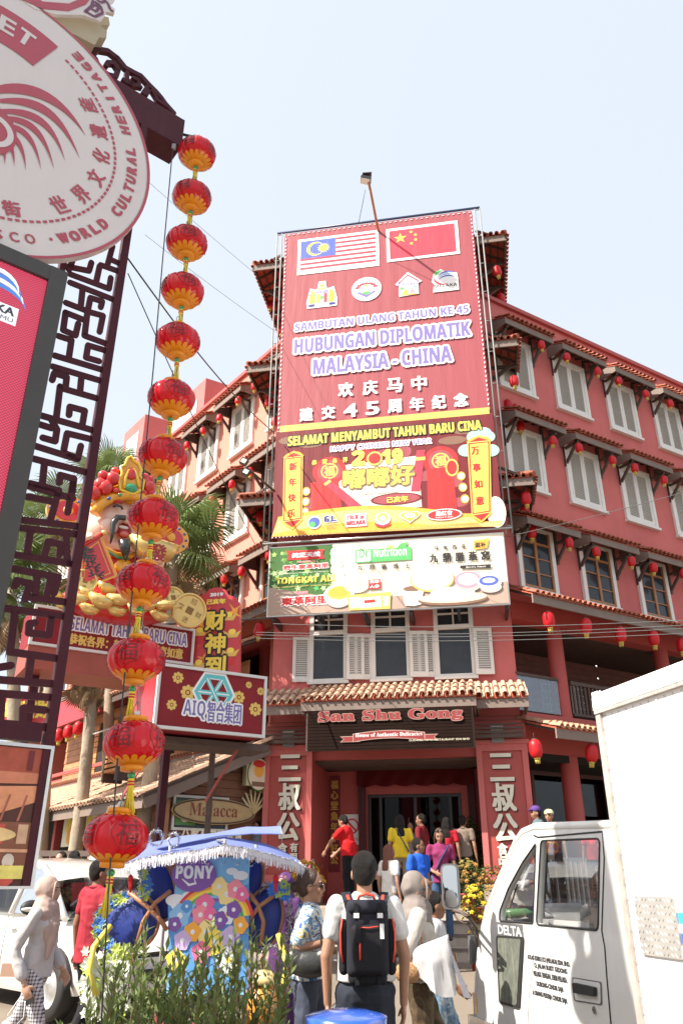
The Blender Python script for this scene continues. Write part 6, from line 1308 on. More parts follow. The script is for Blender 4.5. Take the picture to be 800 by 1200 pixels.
fd = (p1_ - p0_); fl_ = fd.length; fd.normalize(); FM = MB(); FM.add([(0, 0, 0), (.06, 0, 0), (.06, .04, 0), (0, .04, 0), (0, 0, 1.3), (.06, 0, 1.3), (.06, .04, 1.3), (0, .04, 1.3)], [(0, 1, 2, 3), (4, 5, 6, 7), (0, 1, 5, 4), (1, 2, 6, 5), (2, 3, 7, 6), (3, 0, 4, 7)]); fm_ = FM.mesh('slat', [BROWN])
for k in range(int(fl_ / .14)): inst('slat', fm_, fc, p0_ + fd * (.14 * k) + V((0, 0, .65)), (0, 0, atan2(fd.y, fd.x)))
for z in (.7, 2.0): MB().beam(p0_ + V((0, 0, z)), p1_ + V((0, 0, z)), .09, .09).build('rail', FASC, fc)
MB().beam(p0_ + V((0, 0, .5)), p1_ + V((0, 0, .5)), .3, .5).build('base', STONED, fc)
cn = thing('red_awning', 'small red awning with yellow lettering hung with lanterns on the timber upper floor', 'awning', at(90, 830, 21)); CNF = Fr(at(95, 825, 21), -dL, nL); a_ = CNF.px(66, 812, 0); b_ = CNF.px(116, 838, 0)
mb = MB(); mb.fb(CNF, a_[0], b_[0], b_[1] + .1, a_[1] - .35, -.02, 0); mb.build('valance', RB, cn); mb = MB(); mb.add([CNF.pt(a_[0], a_[1] - .35, 0), CNF.pt(b_[0], a_[1] - .35, 0), CNF.pt(b_[0], a_[1], -.8), CNF.pt(a_[0], a_[1], -.8)], [(0, 1, 2, 3)]); mb.build('slope', SRED, cn)
for k in range(5): x = a_[0] + (b_[0] - a_[0]) * (k + .5) / 5; hang(CNF.pt(x, b_[1] - .2, .1), 'small red lantern, %s from the left below the red awning' % ORD[k], 'lanterns under the red awning', .8)
rbn = thing('festive_board', 'red board with gold characters seen through the lowest fretwork of the gate', 'sign board', at(28, 832, 17)); RF = Fr(at(28, 832, 17), F.e, F.n); a_ = RF.px(-10, 818); b_ = RF.px(62, 846); MB().fb(RF, a_[0], b_[0], b_[1], a_[1], -.1, 0).build('panel', RB, rbn); text(RF, '恭喜發財', (a_[0] + .2, b_[1] + .08), (b_[0] - .1, a_[1] - .06), .004, [IY], rbn, px=False, bold=.02); MB().fb(RF, a_[0] + .1, a_[0] + .2, .3, b_[1], -.09, -.01).build('post', TRIM, rbn); MB().fb(RF, b_[0] - .2, b_[0] - .1, .3, b_[1], -.09, -.01).build('post', TRIM, rbn)

# ---------------------------------------------------------------- palms
LEAFM = mat('palm_leaf', (.13, .18, .055), .45, .45, 3, spec=.4, trans=.3); DEADM = mat('dead_leaf', (.30, .20, .11), .8, .3, 5); TRK = mat('palm_trunk', (.34, .28, .21), .9, .25, 6, .5, 20, dirt=.4)
def fan_mesh(R_=.85, n=34, m=LEAFM, droop=.18, pet=.9, spread=2.5):
 mb = MB(); mb.tube([(0, 0, 0), (0, pet * .5, .06), (0, pet, 0)], [.018, .014, .01], 5)
 for k in range(n):
  a = -spread + 2 * spread * k / (n - 1); L_ = R_ * (.72 + .28 * cos(a * .55)) * random.uniform(.93, 1.05); dx, dy = sin(a), cos(a); w_ = .028
  c = V((0, pet, 0)); p1 = c + V((dx, dy, 0)) * L_ * .5 + V((0, 0, .03)); p2 = c + V((dx, dy, 0)) * L_ * .8 - V((0, 0, droop * .35)); p3 = c + V((dx, dy, 0)) * L_ - V((0, 0, droop * (1 + random.random())))
  sx = V((dy, -dx, 0)) * w_; up_ = V((0, 0, .012))
  mb.add([c, p1 - sx, p1 + up_, p1 + sx, p2 - sx * .8, p2 + up_, p2 + sx * .8, p3], [(0, 1, 2), (0, 2, 3), (1, 4, 5, 2), (2, 5, 6, 3), (4, 7, 5), (5, 7, 6)])
 return mb.mesh('frond', [m], recalc=False)
random.seed(12); fans = [fan_mesh(random.uniform(.8, 1.0), 34, LEAFM, random.uniform(.1, .35), random.uniform(.7, 1.1)) for _ in range(4)]; dead = fan_mesh(.7, 22, DEADM, .1, .8, 1.2)
def palm(P, top, label, n=26, sc=1.0, ndead=10, lean=(0, 0)):
 t_ = thing('fan_palm', label, 'palm tree', (P.x, P.y, .3)); mb = MB(); T = V(top); B_ = V((P.x, P.y, .2)); pts = []; rr = []
 for k in range(26):
  f = k / 25; pts.append(B_.lerp(T, f) + V((sin(f * 3) * .12, 0, 0))); rr.append(.17 * (1 - .3 * f) * (1 + .06 * (k % 2)))
 mb.tube(pts, rr, 12); mb.build('trunk', TRK, t_)
 for k in range(n):
  az = 2.4 * k; el = radians(75 - 115 * (k / n) ** .9 + random.uniform(-8, 8)); o = inst('frond', fans[k % 4], t_, T + V((0, 0, random.uniform(-.15, .1))), (0, 0, 0), sc * random.uniform(.85, 1.1))
  o.rotation_euler = Euler((el, random.uniform(-.3, .3), az), 'XYZ')
 for k in range(ndead): inst('dead_frond', dead, t_, T - V((0, 0, .1 + .04 * k)), (radians(-78 + random.uniform(-8, 8)), random.uniform(-.3, .3), 2.4 * k), sc * random.uniform(.7, 1))
palm(at(95, 930, 18.8), at(110, 762, 18.8), 'fan palm with shaggy dead skirt and ringed trunk below the greeting sign', 18, .75, 16)
palm(at(166, 905, 17.2), at(203, 640, 17.0), 'fan palm with full green crown right of the fortune statue', 24, .95, 5)
palm(at(48, 870, 17), at(12, 690, 16.5), 'fan palm seen through the gate fretwork', 22, .95, 6)
palm(at(140, 900, 23), at(130, 565, 23), 'tall fan palm rising behind the statue crown', 18, .95, 2)
palm(at(70, 900, 20), at(62, 610, 20), 'fan palm between the gate post and the statue', 16, .8, 2)
# ---------------------------------------------------------------- vehicles
def poly_h(mb, P, outer, holes, th, mi=0):
 loops = [outer] + holes; pts = [p for l_ in loops for p in l_]; tri = tessellate_polygon([[V((x, y, 0)) for x, y in l_] for l_ in loops]); n = len(pts)
 mb.add([P(x, y, th) for x, y in pts], [tuple(t) for t in tri], mi); mb.add([P(x, y, 0) for x, y in pts], [tuple(t) for t in tri], mi); k = 0
 for l_ in loops:
  m = len(l_); mb.add([P(x, y, 0) for x, y in l_] + [P(x, y, th) for x, y in l_], [(i, (i + 1) % m, m + (i + 1) % m, m + i) for i in range(m)], mi)
 return mb
def rnd(pts, r=.03, n=4):
 out = []
 for i, p in enumerate(pts):
  p = V((*p, 0)); a = V((*pts[i - 1], 0)); b = V((*pts[(i + 1) % len(pts)], 0)); q = min(r, (a - p).length * .45, (b - p).length * .45); p0 = p + (a - p).normalized() * q; p1 = p + (b - p).normalized() * q
  for k in range(n + 1): t = k / n; z = (1 - t) ** 2 * p0 + 2 * t * (1 - t) * p + t * t * p1; out.append((z.x, z.y))
 return out
TW = mat('truck_paint', (.60, .60, .585), .35, .05, 2, dirt=.45, dirtcol=(.35, .33, .30), coat=.4, coord='World'); RUB = mat('black_rubber', (.02, .02, .02), .6, .2, 8); PLG = mat('grey_plastic', (.10, .10, .105), .5, .15, 6, dirt=.5, dirtcol=(.3, .28, .25)); CHR = mat('chrome_dull', (.6, .6, .6), .18, .05, 6, metal=.9)
T = Fr(at(690, 1085, 5.7), (.259, -.966, 0), (-.966, -.259, 0))
c9 = cv(520, 900, 2.857); t9 = lambda x, y, o=0: T.px(*c9(x, y), o)
tk = thing('light_truck', 'white light truck with tall white cargo box and black lettering on its door', 'truck', T.pt(0, 0, -.8))
outer_px = [(300, 197), (258, 215), (235, 250), (205, 320), (170, 400), (140, 480), (122, 560), (112, 640), (106, 740), (102, 860)]
up_ = [t9(*p) for p in outer_px]; rear = t9(575, 190); zf = .42
sfront = min(p[0] for p in up_)
outl = up_ + [(up_[-1][0] - .0, zf), (rear[0] + .05, zf), (rear[0] + .02, rear[1])]
h1 = rnd([t9(*p) for p in ((308, 252), (262, 318), (215, 405), (187, 480), (186, 512), (298, 520))], .02)
h2 = rnd([t9(*p) for p in ((324, 243), (521, 236), (516, 544), (309, 524))], .04)
TWID = 1.6
for o_, nm in ((0, 'side_panel'), (-TWID, 'side_panel')):
 mb = MB(); poly_h(mb, lambda x, y, t: T.pt(x, y, o_ - .045 + t), outl, [h1, h2], .045); mb.build(nm, TW, tk)
 for h_ in (h1, h2): MB().poly(lambda x, y, t: T.pt(x, y, o_ - .028 + t), h_, .0).build('window_glass', CLR, tk)
mb = MB()
for h_ in (h1, h2): mb.tube([T.pt(x, y, .002) for x, y in h_], .007, 6, closed=True)
mb.build('window_seal', RUB, tk)
edge = [T.pt(x, y, -.02) for x, y in up_ + []]; MB().tube([T.pt(rear[0], rear[1], -.02)] + edge, .030, 10).build('roof_edge', TW, tk); MB().tube([T.pt(rear[0], rear[1], -TWID - .02)] + [T.pt(x, y, -TWID - .02) for x, y in up_], .030, 10).build('roof_edge', TW, tk)
mb = MB(); N_ = 14
rp = [(rear[0], rear[1] + .015)] + up_[:3]
for j, (x, y) in enumerate(rp):
 for i in range(N_ + 1): f = i / N_; mb.v.append(T.pt(x, y + .02 + .035 * sin(pi * f), -.02 - TWID * f))
mb.f = [(j * (N_ + 1) + i, j * (N_ + 1) + i + 1, (j + 1) * (N_ + 1) + i + 1, (j + 1) * (N_ + 1) + i) for j in range(len(rp) - 1) for i in range(N_)]; mb.m = [0] * len(mb.f); mb.sm = [True] * len(mb.f); mb.build('roof', TW, tk)
def cross(pts, m, name):
 mb = MB()
 for (x, y) in pts:
  for i in range(9): f = i / 8; mb.v.append(T.pt(x - .05 * sin(pi * f), y, -.03 - (TWID - .02) * f))
 mb.f = [(j * 9 + i, j * 9 + i + 1, (j + 1) * 9 + i + 1, (j + 1) * 9 + i) for j in range(len(pts) - 1) for i in range(8)]; mb.m = [0] * len(mb.f); mb.sm = [True] * len(mb.f); return mb.build(name, m, tk)
cross(up_[2:7], CLR, 'windscreen'); cross(up_[6:] + [(up_[-1][0], zf)], TW, 'front_panel')
MB().fb(T, rear[0] - .03, rear[0], .5, rear[1], -TWID + .05, -.06).build('cab_back', TW, tk)
MB().fb(T, sfront + .1, rear[0] - .05, .45, .60, -TWID + .05, -.06).build('cab_floor', RUB, tk)
MB().fb(T, sfront + .12, sfront + .40, .6, 1.12, -TWID + .05, -.06).build('dashboard', PLG, tk)
MB().fb(T, rear[0] - .55, rear[0] - .1, .6, .98, -TWID + .1, -.12).build('bench_seat', mat('seat_vinyl', (.22, .20, .18), .5), tk); MB().fb(T, rear[0] - .20, rear[0] - .08, .98, 1.42, -TWID + .1, -.12).build('seat_back', mat('seat_vinyl', (.22, .20, .18), .5), tk)
MB().tube([T.pt(sfront + .5 + .17 * cos(a_) * .4, 1.18 + .17 * cos(a_), -TWID + .38 + .17 * sin(a_)) for a_ in [2 * pi * k / 20 for k in range(20)]], .014, 6, closed=True).build('steering_wheel', RUB, tk)
wb = MB(); c_ = T.pt(*t9(410, 480, -.4), -.4); wb.lathe([(0, -.17), (.055, -.16), (.06, 0), (.06, .1), (.03, .15), (.02, .18), (0, .18)], c_, 16, 0, Matrix.Rotation(pi / 2, 4, 'Y') @ Matrix.Rotation(.3, 4, 'X')); b_ = wb.build('water_bottle', mat('bottle_white', (.7, .72, .74), .2, .05), None); tag(b_, 'large white water bottle lying on the ledge behind the truck side window', 'bottle')
wb = MB(); c_ = T.pt(*t9(245, 487, -.35), -.35); wb.lathe([(0, -.12), (.035, -.11), (.04, .08), (.015, .13), (0, .14)], c_, 14, 0, Matrix.Rotation(pi / 2, 4, 'Y')); b_ = wb.build('green_bottle', mat('bottle_green', (.15, .38, .15), .2, .05), None); tag(b_, 'small clear green bottle on the truck dashboard', 'bottle')
pb_ = MB();
a_, b2 = t9(330, 505, -.12), t9(485, 528, -.12); pb_.fb(T, a_[0], b2[0], b2[1] - .03, a_[1], -.16, -.12); q_ = pb_.build('paper_pad', mat('paper', (.5, .5, .5), .7), None); tag(q_, 'grey clipboard leaning inside the truck door window', 'clipboard')
def seam(pts, name='door_gap', r=.006, m=RUB): return MB().tube([T.pt(*t9(*p), .001) for p in pts], r, 5).build(name, m, tk)
seam([(300, 225), (315, 232), (530, 213), (536, 300), (528, 545), (538, 600), (545, 700), (560, 870)]); seam([(290, 540), (300, 640), (285, 760), (280, 870)], r=.002, m=PLG)
mb = MB(); mb.poly(lambda x, y, t: T.pt(x, y, .001 + t), rnd([t9(*p) for p in ((178, 560), (270, 566), (256, 806), (188, 788))], .03), .012); mb.build('side_vent', RUB, tk)
mb = MB(); mb.poly(lambda x, y, t: T.pt(x, y, .014 + t), rnd([t9(*p) for p in ((185, 568), (262, 573), (249, 796), (194, 779))], .03), .003); mb.build('vent_face', mat('dusty_vent', (.10, .11, .09), .8, .5, 14, dirt=.9, dirtcol=(.32, .33, .25)), tk)
mb = MB(); mb.poly(lambda x, y, t: T.pt(x, y, .001 + t), rnd([t9(*p) for p in ((430, 700), (528, 716), (530, 795), (436, 780))], .02), .004); mb.build('handle_recess', PLG, tk)
mb = MB(); mb.poly(lambda x, y, t: T.pt(x, y, .001 + t), rnd([t9(*p) for p in ((433, 704), (524, 719), (526, 790), (440, 776))], .02), .0052); mb.build('recess_face', TW, tk)
mb = MB(); mb.poly(lambda x, y, t: T.pt(x, y, .012 + t), rnd([t9(*p) for p in ((444, 718), (516, 734), (517, 765), (447, 752))], .01), .025); mb.build('door_handle', RUB, tk)
mb = MB(); p = t9(505, 811); mb.poly(lambda x, y, t: T.pt(p[0] + x, p[1] + y, .002 + t), circ(16, .022), .006); mb.build('key_lock', CHR, tk)
BKL = mat('door_lettering_black', (.03, .03, .035), .6)
for k, (s_, bl, tr) in enumerate((('ATLAS EDIBLE ICE (MELAKA) SDN. BHD.', (280, 641), (421, 652)), ('12, JALAN BUKIT GEDONG', (303, 668), (412, 678)), ('MELAKA TENGAH, 75050 MELAKA.', (300, 697), (412, 703)), ('DORONG-CENDIR SAJA', (310, 730), (400, 738)), ('& ORANG PEKERJA CENDIR SAJA', (297, 764), (412, 771)))):
 a_ = t9(*bl); b2 = t9(*tr); zt = (a_[1] + b2[1]) / 2 + .0; hgt = .042; mb = MB(); text_mb(mb, s_, lambda x, y, oo: T.pt(x, y, oo), a_[0], zt - hgt / 2, b2[0], zt + hgt / 2, o=.002, bold=.003); mb.build('lettering', BKL, tk, recalc=False)
a_ = t9(178, 556, .004); b2 = t9(262, 532, .004); mb = MB(); zt = (a_[1] + b2[1]) / 2; mb.poly(lambda x, y, t: T.pt(x, y, .001 + t), [(a_[0], zt - .05), (b2[0], zt - .05), (b2[0], zt + .05), (a_[0], zt + .05)], .002); mb.build('badge_plate', PLG, tk); mb = MB(); text_mb(mb, 'DELTA', lambda x, y, oo: T.pt(x, y, oo), a_[0] + .02, zt - .035, b2[0] - .02, zt + .035, o=.005, bold=.004); mb.build('lettering', TW, tk, recalc=False)
a_ = t9(100, 752); MB().fb(T, a_[0] - .02, a_[0] + .05, t9(100, 820)[1], a_[1], -.10, .006).build('corner_lamp', mat('amber_lens', (.75, .42, .12), .15, .1, coat=.6), tk)
a_ = t9(104, 855); MB().fb(T, a_[0] - .10, a_[0] + .35, .40, .58, -TWID - .04, .02).build('bumper', CHR, tk)
MB().fb(T, a_[0] - .02, a_[0] + .04, t9(110, 660)[1], t9(110, 565)[1], -.05, .012).build('grey_corner_trim', PLG, tk)
def wheel(parent, c, ax, r, w_, nm='wheel'):
 ax = V(ax).normalized(); z = V((0, 0, 1)); x = ax.cross(z); M = Matrix((x, z, ax)).transposed().to_4x4()
 o = MB().lathe([(r * .62, -w_ / 2), (r * .9, -w_ / 2), (r, -w_ * .35), (r, w_ * .35), (r * .9, w_ / 2), (r * .62, w_ / 2)], c, 32, 0, M).build('tyre', RUB, parent)
 mb = MB(); mb.lathe([(0, w_ * .32), (r * .2, w_ * .36), (r * .3, w_ * .25), (r * .56, w_ * .3), (r * .63, w_ * .48)], c, 32, 0, M)
 mb.build('rim', ALU, parent)
 return o
for s_ in (sfront + .45, sfront + 2.7):
 for o_ in (-.12, -TWID + .12): wheel(tk, T.pt(s_, .34, o_), T.n, .34, .2)
MB().fb(T, rear[0] + .05, rear[0] + 3.4, .45, .68, -TWID + .3, -.3).build('chassis', RUB, tk)
MR = mat('mirror_glass', (.75, .78, .8), .03, .02, 1, metal=1)
mp = at(533, 1037, 6.9); me_ = V((.93, -.36, 0)).normalized(); mn = V((-.30, -.95, .0)).normalized(); MF = Fr(mp, (.97, -.26, 0), (-.26, -.97, 0)); a_ = MF.px(515.5, 1012); b2 = MF.px(539.5, 1066)
mb = MB(); o4 = rnd([(a_[0], b2[1]), (b2[0], b2[1]), (b2[0], a_[1]), (a_[0], a_[1])], .05); mb.poly(lambda x, y, t: MF.pt(x, y, -.05 + t), o4, .05); mb.build('mirror_housing', PLG, tk)
mb = MB(); w_ = .014; mb.poly(lambda x, y, t: MF.pt(x, y, .001 + t), rnd([(a_[0] + w_, b2[1] + w_), (b2[0] - w_, b2[1] + w_), (b2[0] - w_, a_[1] - w_), (a_[0] + w_, a_[1] - w_)], .04), .002); mb.build('mirror_glass', MR, tk)
e0 = T.pt(*t9(112, 600, .03), .03); e1 = T.pt(*t9(106, 530, .03), .03)
MB().tube([e0, e1, at(549, 1075, 6.75), at(540, 1069, 6.85), at(527, 1066, 6.95)], .014, 8).build('mirror_arm', BROWN, tk); MB().tube([e0 + V((0, 0, .07)), at(548, 1083, 6.8), at(536, 1078, 6.9), at(530, 1068, 6.95)], .009, 8).build('mirror_arm', BROWN, tk)
MB().tube([T.pt(*t9(210, 505, -.3), -.3), T.pt(*t9(245, 390, -.7), -.7)], .008, 5).build('wiper', RUB, tk)
BXM = mat('box_white', (.80, .80, .80), .45, .02, 1, coat=.1, coord='World'); TR_ = mat('weathered_trim', (.50, .46, .42), .5, .3, 8, metal=.3, dirt=.8, dirtcol=(.16, .09, .06), coord='World')
bo = .13
xb0 = T.px(*cv(0, 0, 1)(705, 900), bo)[0]; xt = T.px(697, 812, bo);
bz1 = xt[1]; bs0 = (xb0 + xt[0]) / 2;
MB().fb(T, bs0 + .02, bs0 + 3.6, .72, bz1 - .02, -TWID - .15, bo - .01).build('cargo_box', BXM, tk)
MB().fb(T, bs0, bs0 + .05, .70, bz1 - .06, bo - .06, bo + .01).build('corner_post', TR_, tk); MB().fb(T, bs0, bs0 + .05, .70, bz1 - .06, -TWID - .16, -TWID - .1).build('corner_post', TR_, tk)
mb = MB(); pr = [(bs0 - .01, bz1 - .14), (bs0 + 3.6, bz1 - .14)]
for (z, o_) in ((bz1 - .11, bo + .014), (bz1 - .03, bo + .012), (bz1 + .005, bo - .03), (bz1 + .01, bo - .12)):
 mb.v += [T.pt(bs0 - .012, z, o_), T.pt(bs0 + 3.6, z, o_)]
mb.f = [(0, 1, 3, 2), (2, 3, 5, 4), (4, 5, 7, 6)]; mb.m = [0] * 3; mb.sm = [True] * 3; mb.build('top_rail', BXM, tk, recalc=False)
MB().fb(T, bs0 + .0, bs0 + 3.6, bz1 - .135, bz1 - .115, bo - .01, bo + .018).build('rail_lip', TR_, tk); MB().fb(T, bs0 - .014, bs0 + .05, bz1 - .11, bz1 + .006, bo - .13, bo + .008).build('corner_cap', BXM, tk)
MB().fb(T, bs0 + .05, bs0 + 3.6, .70, .78, bo - .05, bo + .008).build('bottom_rail', TR_, tk)
mb = MB(); rv = MB()
for k in range(1, 6): mb.fb(T, bs0 + .6 * k, bs0 + .6 * k + .012, .80, bz1 - .14, bo - .012, bo - .004)
for k in range(46): rv.ell(T.pt(bs0 + .08 + .075 * k, bz1 - .155, bo - .008), .006, .006, .006, 6, 4)
for k in range(26): rv.ell(T.pt(bs0 + .06, .85 + .08 * k, bo - .008), .006, .006, .006, 6, 4)
mb.build('panel_seam', BXM, tk); stuff(rv.build('rivets', ALU, tk))
dp = [T.px(*c9(*p), bo) for p in ((636, 428), (764, 432), (805, 640), (662, 628))]; x0 = (dp[0][0] + dp[3][0]) / 2; x1 = (dp[1][0] + dp[2][0]) / 2; z0 = (dp[2][1] + dp[3][1]) / 2; z1 = (dp[0][1] + dp[1][1]) / 2
DPM = mat('tread_plate', (.55, .53, .50), .35, .15, 6, metal=.55, dirt=.4); pl = MB(); pl.poly(lambda x, y, t: T.pt(x, y, bo - .008 + t), rnd([(x0, z0), (x1, z0), (x1, z1), (x0, z1)], .02), .012); pl_ = pl.build('tread_plate', DPM, tk)
mb = MB(); nx_ = max(3, int((x1 - x0) / .03)); nz_ = int((z1 - z0) / .03)
for i in range(nx_):
 for j in range(nz_):
  cx, cz = x0 + (i + .5) * (x1 - x0) / nx_, z0 + (j + .5) * (z1 - z0) / nz_; a_ = radians(45 if ((i // 2) + (j // 2)) % 2 else -45); dx, dz = .013 * cos(a_), .013 * sin(a_); qx, qz = -.0035 * sin(a_), .0035 * cos(a_)
  mb.add([T.pt(cx - dx, cz - dz, bo + .004), T.pt(cx + qx, cz + qz, bo + .004), T.pt(cx + dx, cz + dz, bo + .004), T.pt(cx - qx, cz - qz, bo + .004), T.pt(cx, cz, bo + .009)], [(0, 1, 4), (1, 2, 4), (2, 3, 4), (3, 0, 4)])
stuff(mb.build('raised_bars', DPM, pl_))
for (ya, yb, c_) in ((485, 521, (.05, .42, .75)), (553, 592, (.04, .12, .50))):
 z1_ = T.px(*c9(788, ya), bo)[1]; z0_ = T.px(*c9(788, yb), bo)[1]; MB().fb(T, x1 + .004, bs0 + 3.58, z0_, z1_, bo - .009, bo - .007).build('stripe', mat('stripe_%d' % ya, c_, .4, .03), tk)
for (x, y, c_) in ((602, 490, (.05, .42, .75)), (612, 540, (.04, .12, .50))):
 a_ = t9(x, y); MB().fb(T, a_[0] - .0, a_[0] + .035, a_[1] - .035, a_[1] + .035, -.02, .0015).build('stripe', mat('stripe_s%d' % y, c_, .4, .03), tk)
BK2 = mat('gap_shade', (.03, .025, .02), .8); MB().fb(T, rear[0] + .06, bs0 + .0, .9, rear[1] - .1, -TWID + .1, -.15).build('cab_gap_shade', BK2, tk)  # solid dark block stands in for the shade between cab and cargo box

# ---------------------------------------------------------------- parked white hatchback
CW_ = mat('car_paint', (.66, .64, .60), .22, .02, 1, coat=1.0); CG_ = glassmat('car_glass', alpha=.35)
hx = V((.72, -.69, 0)).normalized()
cr = thing('white_hatchback', 'white hatchback car parked at the left behind the walking woman', 'car', (0, 0, 0), rz=atan2(hx.y, hx.x))
def loft(secs, n=None, sm=True):
 mb = MB(); n = len(secs[0])
 for s_ in secs: mb.v += [V(p) for p in s_]
 mb.f = [(j * n + i, j * n + i + 1, (j + 1) * n + i + 1, (j + 1) * n + i) for j in range(len(secs) - 1) for i in range(n - 1)]; mb.m = [0] * len(mb.f); mb.sm = [sm] * len(mb.f); return mb
def csec(x, hw, zb, zs, zt, crown=.03):   # closed-ish section from left sill over the top to right sill
 return [(x, hw * .93, zb), (x, hw * .99, zb + .12), (x, hw, zs), (x, hw * .985, zt - .10), (x, hw * .93, zt - .03), (x, hw * .6, zt + crown * .6), (x, 0, zt + crown), (x, -hw * .6, zt + crown * .6), (x, -hw * .93, zt - .03), (x, -hw * .985, zt - .10), (x, -hw, zs), (x, -hw * .99, zb + .12), (x, -hw * .93, zb)]
body = loft([csec(-1.85, .60, .40, .55, .80), csec(-1.80, .74, .28, .55, .92), csec(-1.6, .82, .22, .55, .96), csec(-.9, .835, .2, .55, .95), csec(0, .835, .2, .55, .93), csec(.75, .83, .2, .55, .93), csec(1.2, .82, .22, .55, .88), csec(1.55, .79, .24, .5, .79), csec(1.75, .70, .28, .45, .68), csec(1.84, .55, .34, .42, .58)])
for x, zz, hw in ((-1.85, .6, .6), (1.84, .46, .55)): body.add([(x, -hw, zz - .22), (x, hw, zz - .22), (x, hw, zz + .1), (x, -hw, zz + .1)], [(0, 1, 2, 3)])
o = inst('body', body.mesh('body', [CW_])); o.parent = cr
gh = [(1.18, .90, .74, .90), (.62, 1.28, .64, 1.30), (.30, 1.43, .60, 1.45), (-.4, 1.50, .60, 1.52), (-1.1, 1.47, .59, 1.49), (-1.55, 1.36, .57, 1.38), (-1.78, .98, .68, .98)]
rf_ = MB()
R_ = loft([[(x, w_ * 1.02 + .0, z - .03), (x, w_ * .96, z), (x, w_ * .5, z + .035), (x, 0, z + .045), (x, -w_ * .5, z + .035), (x, -w_ * .96, z), (x, -w_ * 1.02, z - .03)] for x, z, w_, _ in gh[1:6]]); o = inst('roof', R_.mesh('roof', [mat('car_roof', (.55, .53, .50), .25, .02, 1, coat=1)])); o.parent = cr
ws = loft([[(x, w_ * .97 * f, z + .03 * (1 - f * f)) for f in (-1, -.5, 0, .5, 1)] for x, z, w_ in ((1.18, .92, .76), (.9, 1.10, .71), (.60, 1.27, .65))]); o = inst('windscreen', ws.mesh('windscreen', [CG_])); o.parent = cr
bs = loft([[(x, w_ * f, z) for f in (-1, 0, 1)] for x, z, w_ in ((-1.78, .98, .68), (-1.57, 1.36, .58))]); o = inst('rear_window', bs.mesh('rear_window', [CG_])); o.parent = cr
for sg_ in (-1, 1):
 def sd(pts, m, nm, off=0): mb = MB(); mb.add([(x, sg_ * (y + off), z) for x, y, z in pts], [tuple(range(len(pts)))]); o = inst(nm, mb.mesh(nm, [m])); o.parent = cr
 sd([(1.0, .775, .94), (.05, .80, .95), (.05, .635, 1.42), (.34, .635, 1.40), (.60, .66, 1.27)], CG_, 'side_window'); sd([(-.03, .80, .95), (-.95, .80, .96), (-.95, .615, 1.44), (-.03, .63, 1.44)], CG_, 'side_window'); sd([(-1.03, .80, .96), (-1.55, .75, .98), (-1.45, .60, 1.32), (-1.03, .61, 1.42)], CG_, 'side_window')
 mb = MB()
 mb.tube([(1.2, sg_ * .77, .91), (.62, sg_ * .665, 1.29), (.3, sg_ * .63, 1.43), (-.4, sg_ * .625, 1.48), (-1.1, sg_ * .62, 1.46), (-1.52, sg_ * .60, 1.35), (-1.78, sg_ * .70, .97)], .035, 8); mb.tube([(.01, sg_ * .81, .94), (.01, sg_ * .64, 1.44)], .03, 6); mb.tube([(-.99, sg_ * .80, .95), (-.99, sg_ * .62, 1.44)], .03, 6)
 o = inst('pillars', mb.mesh('pillars', [CW_])); o.parent = cr
 mb = MB(); mb.ell((.78, sg_ * .96, 1.02), .06, .12, .075, 14, 10); o = inst('mirror', mb.mesh('mirror', [RUB])); o.parent = cr; mb = MB(); mb.ell((.80, sg_ * .965, 1.005), .055, .115, .03, 12, 8); o = inst('indicator', mb.mesh('indicator', [CW_])); o.parent = cr
 mb = MB(); mb.ell((1.62, sg_ * .62, .66), .16, .16, .085, 16, 10); o = inst('headlight', mb.mesh('headlight', [mat('headlamp', (.55, .57, .6), .08, .1, 6, metal=.5, coat=1)])); o.parent = cr
 for x in (1.18, -1.20):
  wheel(cr, V((x, sg_ * .76, .29)), V((0, sg_, 0)), .29, .19); mb = MB(); mb.tube([(x + .34 * cos(a_), sg_ * .825, .29 + .34 * sin(a_)) for a_ in [pi * k / 14 for k in range(15)]], .035, 6); o = inst('wheel_arch', mb.mesh('wheel_arch', [RUB])); o.parent = cr
 mb = MB()
 for x in (.95, 0.0, -.98): mb.tube([(x, sg_ * .84, .28), (x, sg_ * .842, .60), (x, sg_ * .825, .92)], .004, 4)
 o = inst('door_gap', mb.mesh('door_gap', [RUB])); o.parent = cr
 for x in (.12, -.85): mb = MB(); mb.tube([(x, sg_ * .855, .80), (x + .18, sg_ * .855, .80)], .014, 6); o = inst('door_handle', mb.mesh('door_handle', [CW_])); o.parent = cr
mb = MB(); mb.cbox((1.80, 0, .52), .06, .9, .12); o = inst('grille', mb.mesh('grille', [RUB])); o.parent = cr; mb = MB(); mb.cbox((1.86, 0, .40), .02, .5, .11); o = inst('number_plate', mb.mesh('number_plate', [RUB])); o.parent = cr
for y in (-.35, .35): mb = MB(); mb.cbox((.1, y, .78), .12, .42, .55); mb.cbox((.35, y, .55), .5, .42, .14); mb.ell((.08, y, 1.14), .06, .13, .10); o = inst('seat', mb.mesh('seat', [mat('car_seat', (.06, .055, .05), .8)])); o.parent = cr
mb = MB(); mb.cbox((.85, 0, .82), .4, 1.4, .16); o = inst('dashboard', mb.mesh('dashboard', [RUB])); o.parent = cr
cr.location = (-3.25, 10.7, .30)
